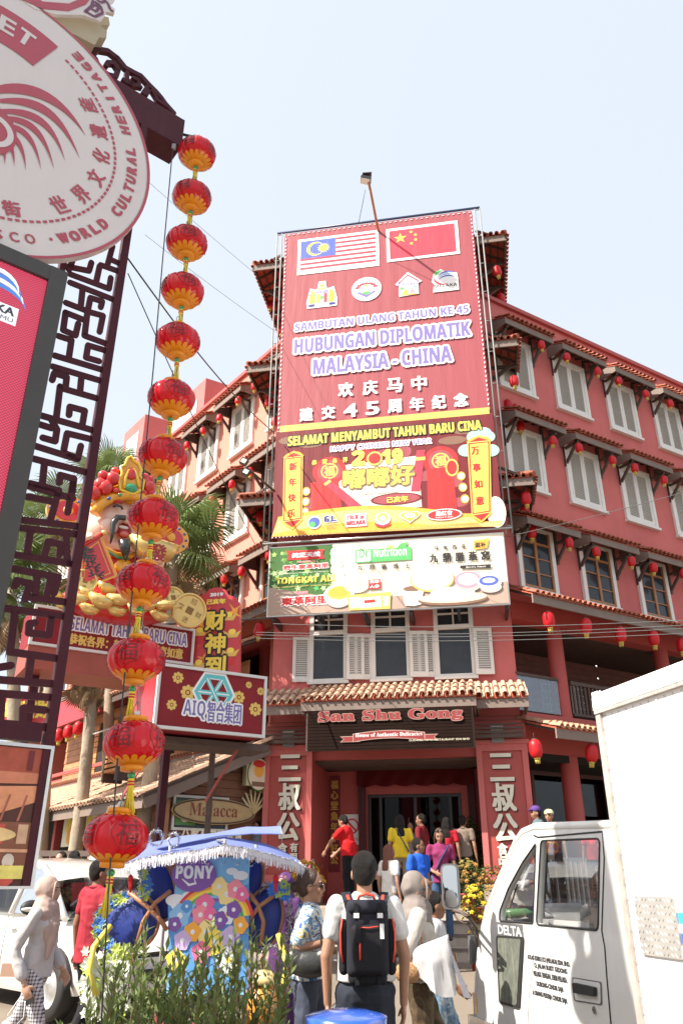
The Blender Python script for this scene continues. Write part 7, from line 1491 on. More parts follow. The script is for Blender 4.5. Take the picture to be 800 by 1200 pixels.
# ---------------------------------------------------------------- trishaw
TIN = mat('silver_tinsel', (.75, .75, .78), .18, .3, 40, metal=.85); BLU = mat('canopy_blue', (.17, .22, .50), .7, .08, 3, .15, 40, trans=.25); RAT = mat('rattan_rim', (.34, .15, .07), .45, .25, 12); NAVY = mat('padded_navy', (.015, .035, .22), .55, .15, 3, .2, 20)
def tinsel(pts, parent, r=.05, dens=230, name='tinsel_garland', m=TIN):
 mb = MB();
 for i in range(len(pts) - 1):
  a, b = V(pts[i]), V(pts[i + 1]); L_ = (b - a).length; d = (b - a).normalized()
  for k in range(int(L_ * dens * 3)):
   p = a.lerp(b, random.random()); q = V((random.gauss(0, 1), random.gauss(0, 1), random.gauss(0, 1))).normalized(); s_ = d.cross(q).normalized() * .004; e_ = p + q * r * random.uniform(.6, 1.1)
   mb.add([p - s_, p + s_, e_ + s_ * .6, e_ - s_ * .6], [(0, 1, 2, 3)])
 o = mb.build(name, m, parent, recalc=False); o['kind'] = 'stuff'; return o
YT = 6.6
tr = thing('trishaw', 'decorated trishaw with fringed blue canopy, navy heart panels, tinsel and a printed cloth', 'trishaw', V((at(245, 1150, YT).x, YT, 0)))
def TP(u, v, Y=YT): return at(u, v, Y)
def cloth(front, back, name, m=BLU, n=24, sag=.03, seed=0):
 mb = MB(); mm = 8
 def lerp_path(P_, t):
  x = t * (len(P_) - 1); i = min(int(x), len(P_) - 2); return P_[i].lerp(P_[i + 1], x - i)
 for j in range(mm + 1):
  for i in range(n + 1):
   p = lerp_path(front, i / n).lerp(lerp_path(back, i / n), j / mm); p = p + V((0, 0, -sag * sin(pi * j / mm) + .008 * noise.noise(p * 5))); mb.v.append(p)
 mb.f = [(j * (n + 1) + i, j * (n + 1) + i + 1, (j + 1) * (n + 1) + i + 1, (j + 1) * (n + 1) + i) for j in range(mm) for i in range(n)]; mb.m = [0] * len(mb.f); mb.sm = [True] * len(mb.f); return mb.build(name, m, tr, recalc=False)
f1 = [TP(142, 1013, 6.3), TP(165, 1006, 6.25), TP(200, 1000, 6.2), TP(235, 996, 6.15), TP(263, 990, 6.1), TP(290, 994, 6.12), TP(320, 1002, 6.2), TP(345, 1009, 6.3), TP(357, 1016, 6.4)]
b1_ = [TP(150, 1000, 7.4), TP(180, 992, 7.4), TP(215, 987, 7.3), TP(245, 984, 7.2), TP(262, 981, 7.1), TP(285, 983, 7.2), TP(310, 988, 7.3), TP(330, 996, 7.3), TP(350, 1008, 7.2)]
cloth(f1, b1_, 'canopy')
f2 = [TP(190, 992, 7.0), TP(225, 986, 7.0), TP(262, 979, 7.0), TP(295, 976, 7.1), TP(331, 977, 7.2)]; b2_ = [TP(165, 990, 7.9), TP(210, 980, 7.9), TP(250, 976, 7.9), TP(290, 969, 7.9), TP(329, 968, 7.6)]
cloth(f2, b2_, 'rear_canopy')
def fringe(path, name='fringe', l_=.075):
 mb = MB()
 for i in range(len(path) - 1):
  a, b = path[i], path[i + 1]; n = int((b - a).length / .006)
  for k in range(n):
   p = a.lerp(b, k / n); w_ = (b - a).normalized() * .0035; L_ = l_ * random.uniform(.75, 1.1); q = V((random.uniform(-.006, .006), random.uniform(-.006, .006), -L_)); mb.add([p - w_, p + w_, p + w_ * .7 + q, p - w_ * .7 + q], [(0, 1, 2, 3)])
 o = mb.build(name, mat('white_fringe', (.68, .68, .74), .5, .15, 30, trans=.2), tr, recalc=False); o['kind'] = 'stuff'
fringe(f1); fringe(f1, l_=.04); fringe([TP(331, 977, 7.2), TP(329, 968, 7.6)]); fringe([f1[0], b1_[0]]); fringe([f1[-1], b1_[-1]])
tinsel(f1, tr, .018, 120, 'canopy_trim')
for (u, v, Y) in ((263, 990, 6.1),): MB().tube([TP(u, v, Y), TP(264, 985, 6.3), V((TP(255, 985, 6.9)))], .012, 6).build('canopy_rib', STEEL, tr)
for (u, Y) in ((200, 6.9), (300, 6.9)): MB().tube([TP(u, 990, Y), V((TP(u, 990, Y).x, Y, .45))], .014, 8).build('canopy_pole', ALU, tr)
def pad(u, v, ru, rv, Y, rot=0, name='heart_panel'):
 c = TP(u, v, Y); k_ = Y / ray(u, v).y / FPX; rx, rz_ = ru * k_, rv * k_ * 1.08; F_ = Fr((c.x, c.y, 0), (1, -.12, 0), (-.12, -1, 0)); mb = MB(); n = 36; vs = []
 P = lambda r, a: F_.pt(r * (rx * cos(a) * cos(rot) - rz_ * sin(a) * sin(rot)), c.z + r * (rx * cos(a) * sin(rot) + rz_ * sin(a) * cos(rot)), .05 * (1 - r ** 3))
 for j in range(7):
  for i in range(n): vs.append(P(1 - j / 6.0, 2 * pi * i / n))
 mb.add(vs, [(j * n + i, j * n + (i + 1) % n, (j + 1) * n + (i + 1) % n, (j + 1) * n + i) for j in range(6) for i in range(n)], 0, True); mb.build(name, NAVY, tr)
 MB().tube([P(1.02, 2 * pi * i / 36) + F_.n * .01 for i in range(36)], .013, 8, closed=True).build('rattan_hoop', RAT, tr)
pad(154, 1081, 33, 27, 6.62, .1); pad(186, 1041, 19, 32, 6.7, .35); pad(291, 1044, 14, 32, 6.7, -.3); pad(309, 1077, 22, 30, 6.62, -.2)
for pts in ([(160, 1108), (168, 1080), (182, 1058), (200, 1044)], [(150, 1045), (172, 1062), (188, 1078), (196, 1090)], [(288, 1042), (302, 1060), (309, 1080), (306, 1108)], [(320, 1050), (304, 1062), (292, 1078)]): MB().tube([TP(u, v, 6.5) for u, v in pts], .016, 8).build('rattan_arch', RAT, tr)
CLF = Fr((TP(240, 1060, 6.5).x, 6.5, 0), (1, -.06, 0), (-.06, -1, 0)); a0_ = CLF.px(196, 1150); b0_ = CLF.px(293, 1004)
prn = MB(); n = 30; x0_, z0_ = a0_[0], CLF.px(196, 1165)[1]; x1_, z1_ = b0_[0], b0_[1]
for j in range(31):
 for i in range(n + 1): prn.v.append(CLF.pt(x0_ + (x1_ - x0_) * i / n, z0_ + (z1_ - z0_) * j / 30, -.004))
prn.f = [(j * (n + 1) + i, j * (n + 1) + i + 1, (j + 1) * (n + 1) + i + 1, (j + 1) * (n + 1) + i) for j in range(30) for i in range(n)]; prn.m = [0] * len(prn.f); prn.sm = [True] * len(prn.f)
cl_ = prn.build('printed_cloth', ink('cloth_sky', (.22, .52, .80)), tr, recalc=False); a = Art(CLF, .003)
LAV = ink('lavender', (.55, .42, .72)); PUR = ink('purple', (.22, .10, .38)); PNK = ink('hot_pink', (.80, .16, .35)); PY_ = ink('pale_yellow', (.85, .70, .30)); PW = ink('cloud_white', (.75, .80, .85)); PB2 = ink('mid_blue', (.10, .30, .65))
def cb_(u, v, ru, rv, m, n=22): x, z = a.c(u, v); k_ = 6.5 / ray(u, v).y / FPX; a.shape(circ(n, ru * k_, rv * k_ * 1.1, x, z), m)
a.shape([a.c(*p) for p in ((197, 1060), (230, 1040), (262, 1052), (292, 1035), (291, 1160), (198, 1160))], PB2)
for u, v, r in ((206, 1055, 12), (222, 1050, 9), (214, 1060, 14), (282, 1026, 9), (272, 1021, 7), (240, 1075, 10)): cb_(u, v, r, r * .5, PW)
for k, m_ in enumerate((IFR, IO, IY, IG, ILB, PUR)):       # rainbow
 x, z = a.c(250, 1078); r0 = .30 - .024 * k; pts = [(x + r0 * cos(t), z + r0 * .8 * sin(t)) for t in [radians(8 + 164 * q / 20) for q in range(21)]] + [(x + (r0 - .025) * cos(t), z + (r0 - .025) * .8 * sin(t)) for t in [radians(172 - 164 * q / 20) for q in range(21)]]; a.shape(pts, m_)
random.seed(31)
for (u, v, r, m_) in ((211, 1073, 11, ILB), (205, 1083, 7, PUR), (219, 1062, 6, PB2), (240, 1060, 10, PNK), (235, 1072, 9, IPK), (247, 1074, 8, PNK), (257, 1039, 9, PY_), (266, 1048, 10, PY_), (276, 1042, 9, IPK), (284, 1048, 7, PNK), (266, 1072, 9, PW), (258, 1078, 8, PUR), (274, 1066, 8, PUR), (242, 1092, 11, PY_), (252, 1104, 12, IY), (226, 1092, 9, IO), (214, 1102, 9, LAV), (270, 1098, 10, LAV), (282, 1084, 8, IO), (236, 1116, 10, PNK), (206, 1125, 10, IY), (268, 1125, 12, PW)):
 cb_(u, v, r, r, m_); x, z = a.c(u, v); k_ = 6.5 / ray(u, v).y / FPX * r
 for q in range(5): t_ = radians(72 * q + r * 9); a.shape(circ(9, k_ * .42, k_ * .42, x + k_ * .8 * cos(t_), z + k_ * .8 * sin(t_)), m_); a.k -= 1
 a.k += 1; a.shape(circ(9, k_ * .3, k_ * .3, x, z), PW if m_ != PW else IY)
x, z = a.c(228, 1023); a.shape(circ(24, .17, .12, x, z - .01), PUR); a.txt('MY LITTLE', a.c(214, 1013), a.c(236, 1007), PUR, px=False, halo=.006, hm=IW) if False else a.txt('MY LITTLE', (212, 1012), (243, 1007), IW)
a.txt(SB('PONY'), (206, 1030), (251, 1014), PW, bold=.003); cu_ = [a.c(u, v) for u, v in ((214, 1030), (222, 1037), (230, 1035), (228, 1029))]; swoosh(cu_, .010, PW)
a.build('print', cl_)
arcpx = lambda cu, cv_, ru, rv, a0, a1, Y, n=18: [TP(cu + ru * cos(radians(a0 + (a1 - a0) * k / n)), cv_ - rv * sin(radians(a0 + (a1 - a0) * k / n)), Y) for k in range(n + 1)]
tinsel(arcpx(150, 1085, 38, 40, 60, 265, 6.55), tr); tinsel(arcpx(318, 1078, 22, 42, -80, 130, 6.6), tr); tinsel(arcpx(318, 1140, 20, 32, -60, 170, 6.3), tr, .03)
tinsel(arcpx(183, 982, 8, 9, 0, 360, 6.8), tr, .03); tinsel(arcpx(204, 984, 6, 8, 0, 360, 6.8), tr, .03); tinsel([TP(166, 1010, 6.4), TP(164, 1040, 6.5), TP(170, 1060, 6.5)], tr, .03)
for k in range(12): u = 150 + 17 * k; tinsel([TP(u, 1012 - 8 * sin(pi * k / 11), 6.35), TP(u + 8, 1022 - 8 * sin(pi * k / 11), 6.35), TP(u + 17, 1012 - 8 * sin(pi * (k + 1) / 11), 6.35)], tr, .010, 90, 'sparkle_swag')
MB().tube([TP(114, 1168, 6.2), TP(104, 1140, 6.2), TP(110, 1110, 6.3), TP(130, 1085, 6.4)], .022, 8).build('yellow_tube', mat('yellow_tube', (.70, .60, .10), .4, trans=.2), tr)
MB().tube([TP(326, 1095, 6.3), TP(336, 1130, 6.2), TP(330, 1165, 6.1)], .02, 8).build('yellow_tube', mat('yellow_tube', (.70, .60, .10), .4, trans=.2), tr)
FBL = mat('flower_blue', (.06, .22, .68), .6, .15, 10, trans=.2); FYG = mat('flower_yellow_green', (.50, .62, .12), .6, .15, 10, trans=.2); FWH = mat('flower_white', (.70, .72, .66), .6, .1, 10, trans=.2)
def blossom(mb, c, r, nrm=V((0, -1, .2)), mi=0):
 nrm = nrm.normalized(); x = nrm.cross(V((0, 0, 1))).normalized(); y = x.cross(nrm)
 for L_ in range(2):
  for k in range(6):
   a_ = 2 * pi * k / 6 + L_ * .5; d = x * cos(a_) + y * sin(a_); s_ = x * -sin(a_) + y * cos(a_); q = r * (1 - .35 * L_)
   mb.add([c, c + d * q * .55 + s_ * q * .32 + nrm * .2 * q, c + d * q + nrm * (.05 + .25 * L_) * q, c + d * q * .55 - s_ * q * .32 + nrm * .2 * q], [(0, 1, 2, 3)], mi)
random.seed(21); mbs = {0: MB(), 1: MB(), 2: MB()}
for k in range(60):
 t_ = random.random(); a_ = radians(95 + 160 * t_); u = 150 + 33 * cos(a_) + random.uniform(-3, 3); v = 1085 - 33 * sin(a_) + random.uniform(-3, 3); blossom(mbs[random.choice((0, 0, 1))], TP(u, v, 6.48), random.uniform(.03, .055), V((random.uniform(-.4, .4), -1, random.uniform(-.3, .5))))
for k in range(22): blossom(mbs[random.choice((0, 1))], TP(random.uniform(166, 174), random.uniform(1020, 1052), 6.5), random.uniform(.03, .05))
for k in range(18): blossom(mbs[random.choice((0, 0, 1))], TP(random.uniform(318, 340), random.uniform(1036, 1052), 6.5), random.uniform(.03, .05))
for k in range(90): blossom(mbs[random.choice((1, 2, 2))], TP(random.uniform(98, 150), random.uniform(1108, 1190), 6.2 + random.uniform(0, .3)), random.uniform(.03, .06), V((random.uniform(-.6, .6), -1, random.uniform(-.3, .6))))
for i, (m_, nm) in enumerate(((FBL, 'blue_flowers'), (FYG, 'lime_flowers'), (FWH, 'white_flowers'))): stuff(mbs[i].build(nm, m_, tr, recalc=False))
for (u, v) in ((153, 1030), (323, 1030)): mb = MB(); mb.ell(TP(u, v, 6.35), .02, .02, .03, 10, 8); mb.tube([TP(u, v + 3, 6.35), TP(u, v + 16, 6.35)], [.018, .008], 8); mb.build('red_tassel', LRED, tr)
bx_ = TP(245, 1150, 6.6).x
for (x, y) in ((bx_ - .62, 6.55), (bx_ + .50, 6.55), (bx_ + .95, 7.3)):
 c = V((x, y, .33)); mb = MB(); mb.tube([c + V((0, .31 * cos(t_), .31 * sin(t_))) for t_ in [2 * pi * k / 32 for k in range(32)]], .018, 8, closed=True); w0 = mb.build('wheel', RUB, tr)
 mb = MB();
 for k in range(16): t_ = 2 * pi * k / 16; mb.tube([c, c + V((0, .3 * cos(t_), .3 * sin(t_)))], .002, 4)
 mb.ell(c, .05, .03, .03, 10, 8); stuff(mb.build('spokes', CHR, w0))
MB().box(V((bx_ - .5, 6.45, .42)), (.95, 0, 0), (0, .75, 0), (0, 0, .08)).build('seat_base', NAVY, tr); MB().box(V((bx_ - .48, 6.52, .50)), (.91, 0, 0), (0, .6, 0), (0, 0, .10)).build('seat_cushion', mat('cushion_red', (.5, .05, .08), .6, .1, 4), tr)
MB().tube([V((bx_ + .45, 6.8, .45)), V((bx_ + .95, 7.0, .75)), V((bx_ + .95, 7.3, .33))], .018, 8).build('frame_tube', CHR, tr); MB().tube([V((bx_ + .95, 7.05, .75)), V((bx_ + .95, 7.0, 1.02)), V((bx_ + .75, 6.95, 1.05))], .014, 8).build('handlebar', CHR, tr)
gp = thing('round_pot', 'glossy orange-gold round ornamental pot at the right foot of the trishaw', 'pot', at(308, 1200, 5.2)); c = at(308, 1178, 5.3)
MB().lathe([(0, -.16), (.07, -.155), (.105, -.07), (.105, .02), (.075, .085), (.04, .11)], c, 24, rad=lambda a_, j, r: r * (1 + .03 * abs(cos(a_ * 5)))).build('body', mat('gold_orange', (.60, .26, .05), .3, .35, 9, coat=.6), gp); MB().lathe([(.042, .10), (.085, .105), (.08, .14), (.05, .17), (0, .18)], c, 20).build('lid', mat('gold_orange_pale', (.72, .50, .22), .35, .25, 9, coat=.5), gp)
MB().lathe([(.16, -c.z), (.16, -.2), (.08, -.16)], c, 24).build('stand', BROWN, gp)

# ---------------------------------------------------------------- leafy planting in front
LG1 = mat('narrow_leaf', (.14, .19, .06), .5, .5, 3, spec=.4, trans=.3); LG2 = mat('young_leaf', (.13, .17, .04), .5, .4, 3, trans=.35); STM = mat('reddish_stem', (.13, .06, .035), .7, .3, 6)
def stemplant(P, seed, label):
 random.seed(seed); t_ = thing('leafy_plant', label, 'plant', (P.x, P.y, 0), 'narrow-leaved plants in front of the trishaw'); sm_ = MB(); lf = MB()
 for s_ in range(5):
  az = random.uniform(0, 2 * pi); lean = random.uniform(.02, .22); h = P.z * random.uniform(.80, 1.06); base = V((P.x + random.uniform(-.08, .08), P.y + random.uniform(-.08, .08), .12)); pts = []
  for k in range(9): f = k / 8; pts.append(base + V((cos(az) * lean * f * f + .015 * sin(6 * f + s_), sin(az) * lean * f * f, (h - .12) * f)))
  sm_.tube(pts, [.006 * (1 - .6 * k / 8) for k in range(9)], 5)
  n = 66
  for k in range(n):
   f = .22 + .78 * k / n; x = f * 8; i = min(int(x), 7); p = pts[i].lerp(pts[i + 1], x - i); a_ = 2.4 * k + s_; el = radians(random.uniform(5, 60) + 25 * f); d = V((cos(a_) * cos(el), sin(a_) * cos(el), sin(el))); L_ = random.uniform(.06, .115) * (1.15 - .35 * f); sd_ = d.cross(V((0, 0, 1))).normalized() * L_ * .145; dr_ = V((0, 0, -.02 * random.random()))
   lf.add([p, p + d * L_ * .4 - sd_, p + d * L_ + dr_, p + d * L_ * .4 + sd_], [(0, 1, 2), (0, 2, 3)], 0 if random.random() < .72 else 1)
 sm_.build('stem', STM, t_); stuff(lf.build('foliage', [LG1, LG2], t_, recalc=False))
k = 0; desc = ['at the left end', 'second from the left', 'third from the left', 'fourth from the left', 'left of the middle', 'near the middle', 'in the middle', 'right of the middle', 'fourth from the right', 'third from the right', 'second from the right', 'at the right end']
for u, v, Y in ((118, 1150, 4.9), (138, 1118, 5.0), (158, 1096, 5.2), (180, 1104, 4.8), (200, 1090, 5.2), (220, 1108, 4.9), (238, 1098, 5.1), (256, 1086, 5.2), (274, 1098, 4.9), (290, 1084, 5.2), (305, 1100, 4.9), (322, 1120, 5.1)):
 stemplant(at(u, v, Y), 40 + k, 'narrow-leaved green plant %s of the back row before the trishaw' % desc[k]); k += 1
for u, v, Y in ((170, 1130, 4.6), (212, 1135, 4.6), (250, 1130, 4.6), (286, 1132, 4.6), (140, 1150, 4.6), (312, 1150, 4.6), (230, 1150, 4.4)):
 stemplant(at(u, v, Y), 60 + k, 'shorter narrow-leaved plant, %s of the front row' % ['far left', 'left', 'centre left', 'centre', 'centre right', 'right', 'far right'][(4, 0, 1, 3, 5, 6, 2).index(k - 12)]); k += 1
pl0, pl1 = at(105, 1200, 4.3), at(335, 1200, 4.3); pn = MB().box((pl0.x - .1, 4.2, 0), (pl1.x - pl0.x + .2, 0, 0), (0, 1.15, 0), (0, 0, .38)).build('planter', STONED, None); tag(pn, 'low dark stone planter holding the narrow-leaved plants', 'planter')
P = at(403, 1200, 4.1); bd = thing('blue_drum', 'glossy blue plastic drum at the bottom edge behind which the backpacker stands', 'drum', (P.x, 4.3, 0)); zt = at(403, 1189, 4.3).z; SB = .86
BLP = mat('blue_plastic', (.02, .09, .45), .22, .12, 4, coat=.5); c = V((P.x + .01, 4.35, 0)); MB().lathe([(.15, 0), (.17, .05), (.175, .5), (.17, zt - .06), (.185, zt - .05), (.185, zt - .02)], c, 36).build('drum_body', BLP, bd); MB().lathe([(.191, zt - .045), (.193, zt - .012), (.17, zt - .006), (.10, zt + .01), (0, zt + .014)], c, 36).build('lid', BLP, bd)

# ---------------------------------------------------------------- flower pots on the steps
MUMG = mat('mum_leaf', (.05, .085, .02), .6, .4, 6, trans=.2)
def mums(P, w_, h_, col, label, potcol=(.35, .05, .03), nfl=34):
 t_ = thing('flower_pot', label, 'flower pot', P, None); m_ = mat('mum_%.2f_%.2f' % col[:2], col, .6, .2, 20, trans=.3)
 MB().lathe([(0, 0), (.10, 0), (.14, .22), (.15, .22), (.15, .25), (.12, .25), (.11, .2), (0, .2)], P, 20).build('pot', mat('pot_%.2f' % potcol[0], potcol, .5, .15, 5), t_)
 lf = MB(); fl = MB()
 for k in range(500):
  a_ = random.uniform(0, 2 * pi); r = w_ * sqrt(random.random()) * .95; z = .22 + (h_ - .25) * random.random() ** .7; p = V(P) + V((r * cos(a_) * (.5 + .5 * z / h_), r * sin(a_) * (.5 + .5 * z / h_), z)); q = V((random.gauss(0, 1), random.gauss(0, 1), random.gauss(0, .6))).normalized() * .05; s_ = q.cross(V((0, 0, 1))).normalized() * .018; lf.add([p, p + q * .5 + s_, p + q, p + q * .5 - s_], [(0, 1, 2, 3)])
 for k in range(nfl):
  a_ = random.uniform(0, 2 * pi); r = w_ * sqrt(random.random()); z = h_ * (1 - .30 * (r / w_) ** 2) - (.0 if random.random() < .7 else random.uniform(.1, .4) * h_); p = V(P) + V((r * cos(a_), r * sin(a_), z)); nr = V((cos(a_) * r / w_, sin(a_) * r / w_ - .5, 1))
  for q in range(3): blossom(fl, p + nr * .006 * q, .05 - .01 * q, nr)
 stuff(lf.build('foliage', MUMG, t_, recalc=False)); stuff(fl.build('blossoms', m_, t_, recalc=False)); return t_
random.seed(17)
def onstep(u, v, Y, dz=0): return at(u, v, Y)
p = at(558, 1090, 13.9); p.z = .32; mums(p, .21, 1.2, (.80, .62, .05), 'tall pot of bright yellow chrysanthemums beside the truck mirror', nfl=46)
p = at(556, 1040, 15.5); p.z = 1.02; p.z = .9; mums(p, .28, .95, (.42, .22, .05), 'pot of orange brown chrysanthemums on the steps right of the doors')
p = at(577, 1040, 16.3); p.z = .95; mums(p, .24, .9, (.45, .27, .06), 'second orange brown chrysanthemum pot near the right pillar')
p = at(548, 1040, 16.6); p.z = 1.1; mums(p, .24, .85, (.36, .27, .06), 'dull gold chrysanthemum pot just inside the right side of the entrance')
p = at(356, 1040, 15.2); p.z = .75; mums(p, .36, 1.15, (.62, .36, .03), 'red pot of orange and yellow chrysanthemums at the left pillar', nfl=70)
p = at(347, 1060, 14.6); p.z = .5; mums(p, .28, .9, (.70, .50, .04), 'lower pot of yellow chrysanthemums left of the steps')
def bush(P, w_, h_, label):
 t_ = thing('potted_bush', label, 'plant', P); lf = MB()
 for k in range(1500):
  d = V((random.gauss(0, 1), random.gauss(0, 1), random.gauss(0, 1))).normalized() * random.random() ** .4; p = V(P) + V((d.x * w_, d.y * w_, .3 + h_ * .5 + d.z * h_ * .5)); q = V((random.gauss(0, 1), random.gauss(0, 1), random.gauss(0, 1))).normalized() * .06; s_ = q.cross(V((0, .3, 1))).normalized() * .022; lf.add([p, p + q * .5 + s_, p + q, p + q * .5 - s_], [(0, 1, 2, 3)])
 stuff(lf.build('foliage', MUMG, t_, recalc=False)); MB().lathe([(0, 0), (.14, 0), (.19, .34), (.16, .34), (0, .3)], P, 18).build('pot', STONED, t_); MB().tube([V(P) + V((0, 0, .3)), V(P) + V((0, 0, .3 + h_ * .6))], .03, 8).build('stem', STM, t_)
p = F.pt(4.40, 1.1, -1.0); bush(p, .24, 1.5, 'dark green potted bush in the shade beside the right entrance pillar'); p = at(335, 1060, 14.2); p.z = .32; bush(p, .25, .7, 'green potted bush low beside the left pillar')
MB().tube([F.pt(1.2, 1.1, .7), F.pt(1.2, 1.95, .7), F.pt(1.2, 1.75, 1.9), F.pt(1.2, .9, 2.0)], .03, 8).build('step_handrail', ALU, B)

# ---------------------------------------------------------------- wires and corner floods
def wire(name, pts, r, label, m=BLACK):
 t_ = MB().tube(pts, r, 5).build(name, m, None); tag(t_, label, 'cable')
def sag(a, b, s_, n=14): return [a.lerp(b, k / n) - V((0, 0, s_ * sin(pi * k / n))) for k in range(n + 1)]
wire('service_cable', sag(at(148, 300, 9), at(322, 508, 17.2), .25), .014, 'thick black cable sloping from the gate down to the left edge of the banner')
wire('service_cable', sag(at(150, 320, 9), at(300, 640, 17), .1), .009, 'thin black wire sloping down beside the thick cable')
wire('guy_wire', sag(at(170, 275, 14), at(322, 388, 17.5), .05), .005, 'faint thin wire crossing the sky toward the upper left hood'); wire('guy_wire', sag(at(120, 165, 14), at(322, 340, 17.5), .05), .005, 'faintest wire high in the sky left of the tower')
wire('black_cable', sag(at(60, 737, 12.5), at(322, 724, 16.8), .02), .02, 'black cable running level across the greeting sign to the billboard')
WG = mat('grey_cable', (.10, .10, .10), .6)
for k, (v0, v1) in enumerate(((739, 727), (742, 731), (746, 737), (729, 722))): wire('power_line', sag(at(300 if k < 3 else 320, v0 + 2, 15.6), at(900, v1, 12), .12), .0065, 'grey power line, %s of the four crossing below the billboard' % ['second', 'third', 'lowest', 'highest'][k], WG)
wire('guy_wire', sag(at(594, 629, 16.6), at(860, 560, 15), .05), .008, 'single thin wire rising to the right from the billboard corner', WG)
cf = thing('corner_floodlights', 'pair of black floodlights on an arm at the left edge of the banner', 'floodlight', at(310, 570, 17)); MB().tube([at(289, 548, 16.6), at(322, 576, 17.3)], .03, 6).build('arm', BROWN, cf)
for (u, v) in ((286, 541), (288.5, 553.5)): MB().cbox(at(u, v, 16.5), .17, .12, .16, Matrix.Rotation(.5, 4, 'Y')).build('housing', BLACK, cf); MB().cbox(at(u, v, 16.5) + V((-.0, -.065, -.01)), .12, .01, .11, Matrix.Rotation(.5, 4, 'Y')).build('lens', mat('flood_lens', (.75, .74, .62), .15, .1), cf)
# ---------------------------------------------------------------- people
def capsule(mb, a, b, ra, rb, n=10):
 a = V(a); b = V(b); mb.ell(a, ra, ra, ra, n, 8); mb.ell(b, rb, rb, rb, n, 8); mb.tube([a, b], [ra, rb], n)
def skin(c, n): return mat('skin_' + n, tuple(q * .8 for q in c), .45, .08, 6, .05, 80, spec=.4)
SKINS = {'tan': skin((.42, .22, .14), 'tan'), 'light': skin((.55, .33, .23), 'light'), 'brown': skin((.30, .15, .09), 'brown')}
def fabric(n, c, var=.1, b=.35): return mat('cloth_' + n, c, .8, var, 3, b, 9, spec=.2)
HAIRK = mat('black_hair', (.012, .009, .008), .5, .35, 30, .8, 90, stretch=(5, 5, .6), spec=.25); HAIRR = mat('auburn_hair', (.16, .045, .02), .4, .35, 30, .6, 60, stretch=(4, 4, 1)); HAIRB = mat('brown_hair', (.05, .022, .012), .4, .35, 30, .6, 60, stretch=(4, 4, 1))
BASE = dict(pel=(0, 0, .94), wst=(0, 0, 1.08), ch=(0, 0, 1.27), nk=(0, -.01, 1.43), hd=(0, .015, 1.57),
   shL=(-.17, 0, 1.385), shR=(.17, 0, 1.385), elL=(-.225, -.03, 1.11), elR=(.225, -.03, 1.11), wrL=(-.245, .02, .87), wrR=(.245, .02, .87),
   hiL=(-.09, 0, .92), hiR=(.09, 0, .92), knL=(-.10, .02, .51), knR=(.10, .02, .51), anL=(-.10, -.03, .09), anR=(.10, -.03, .09))
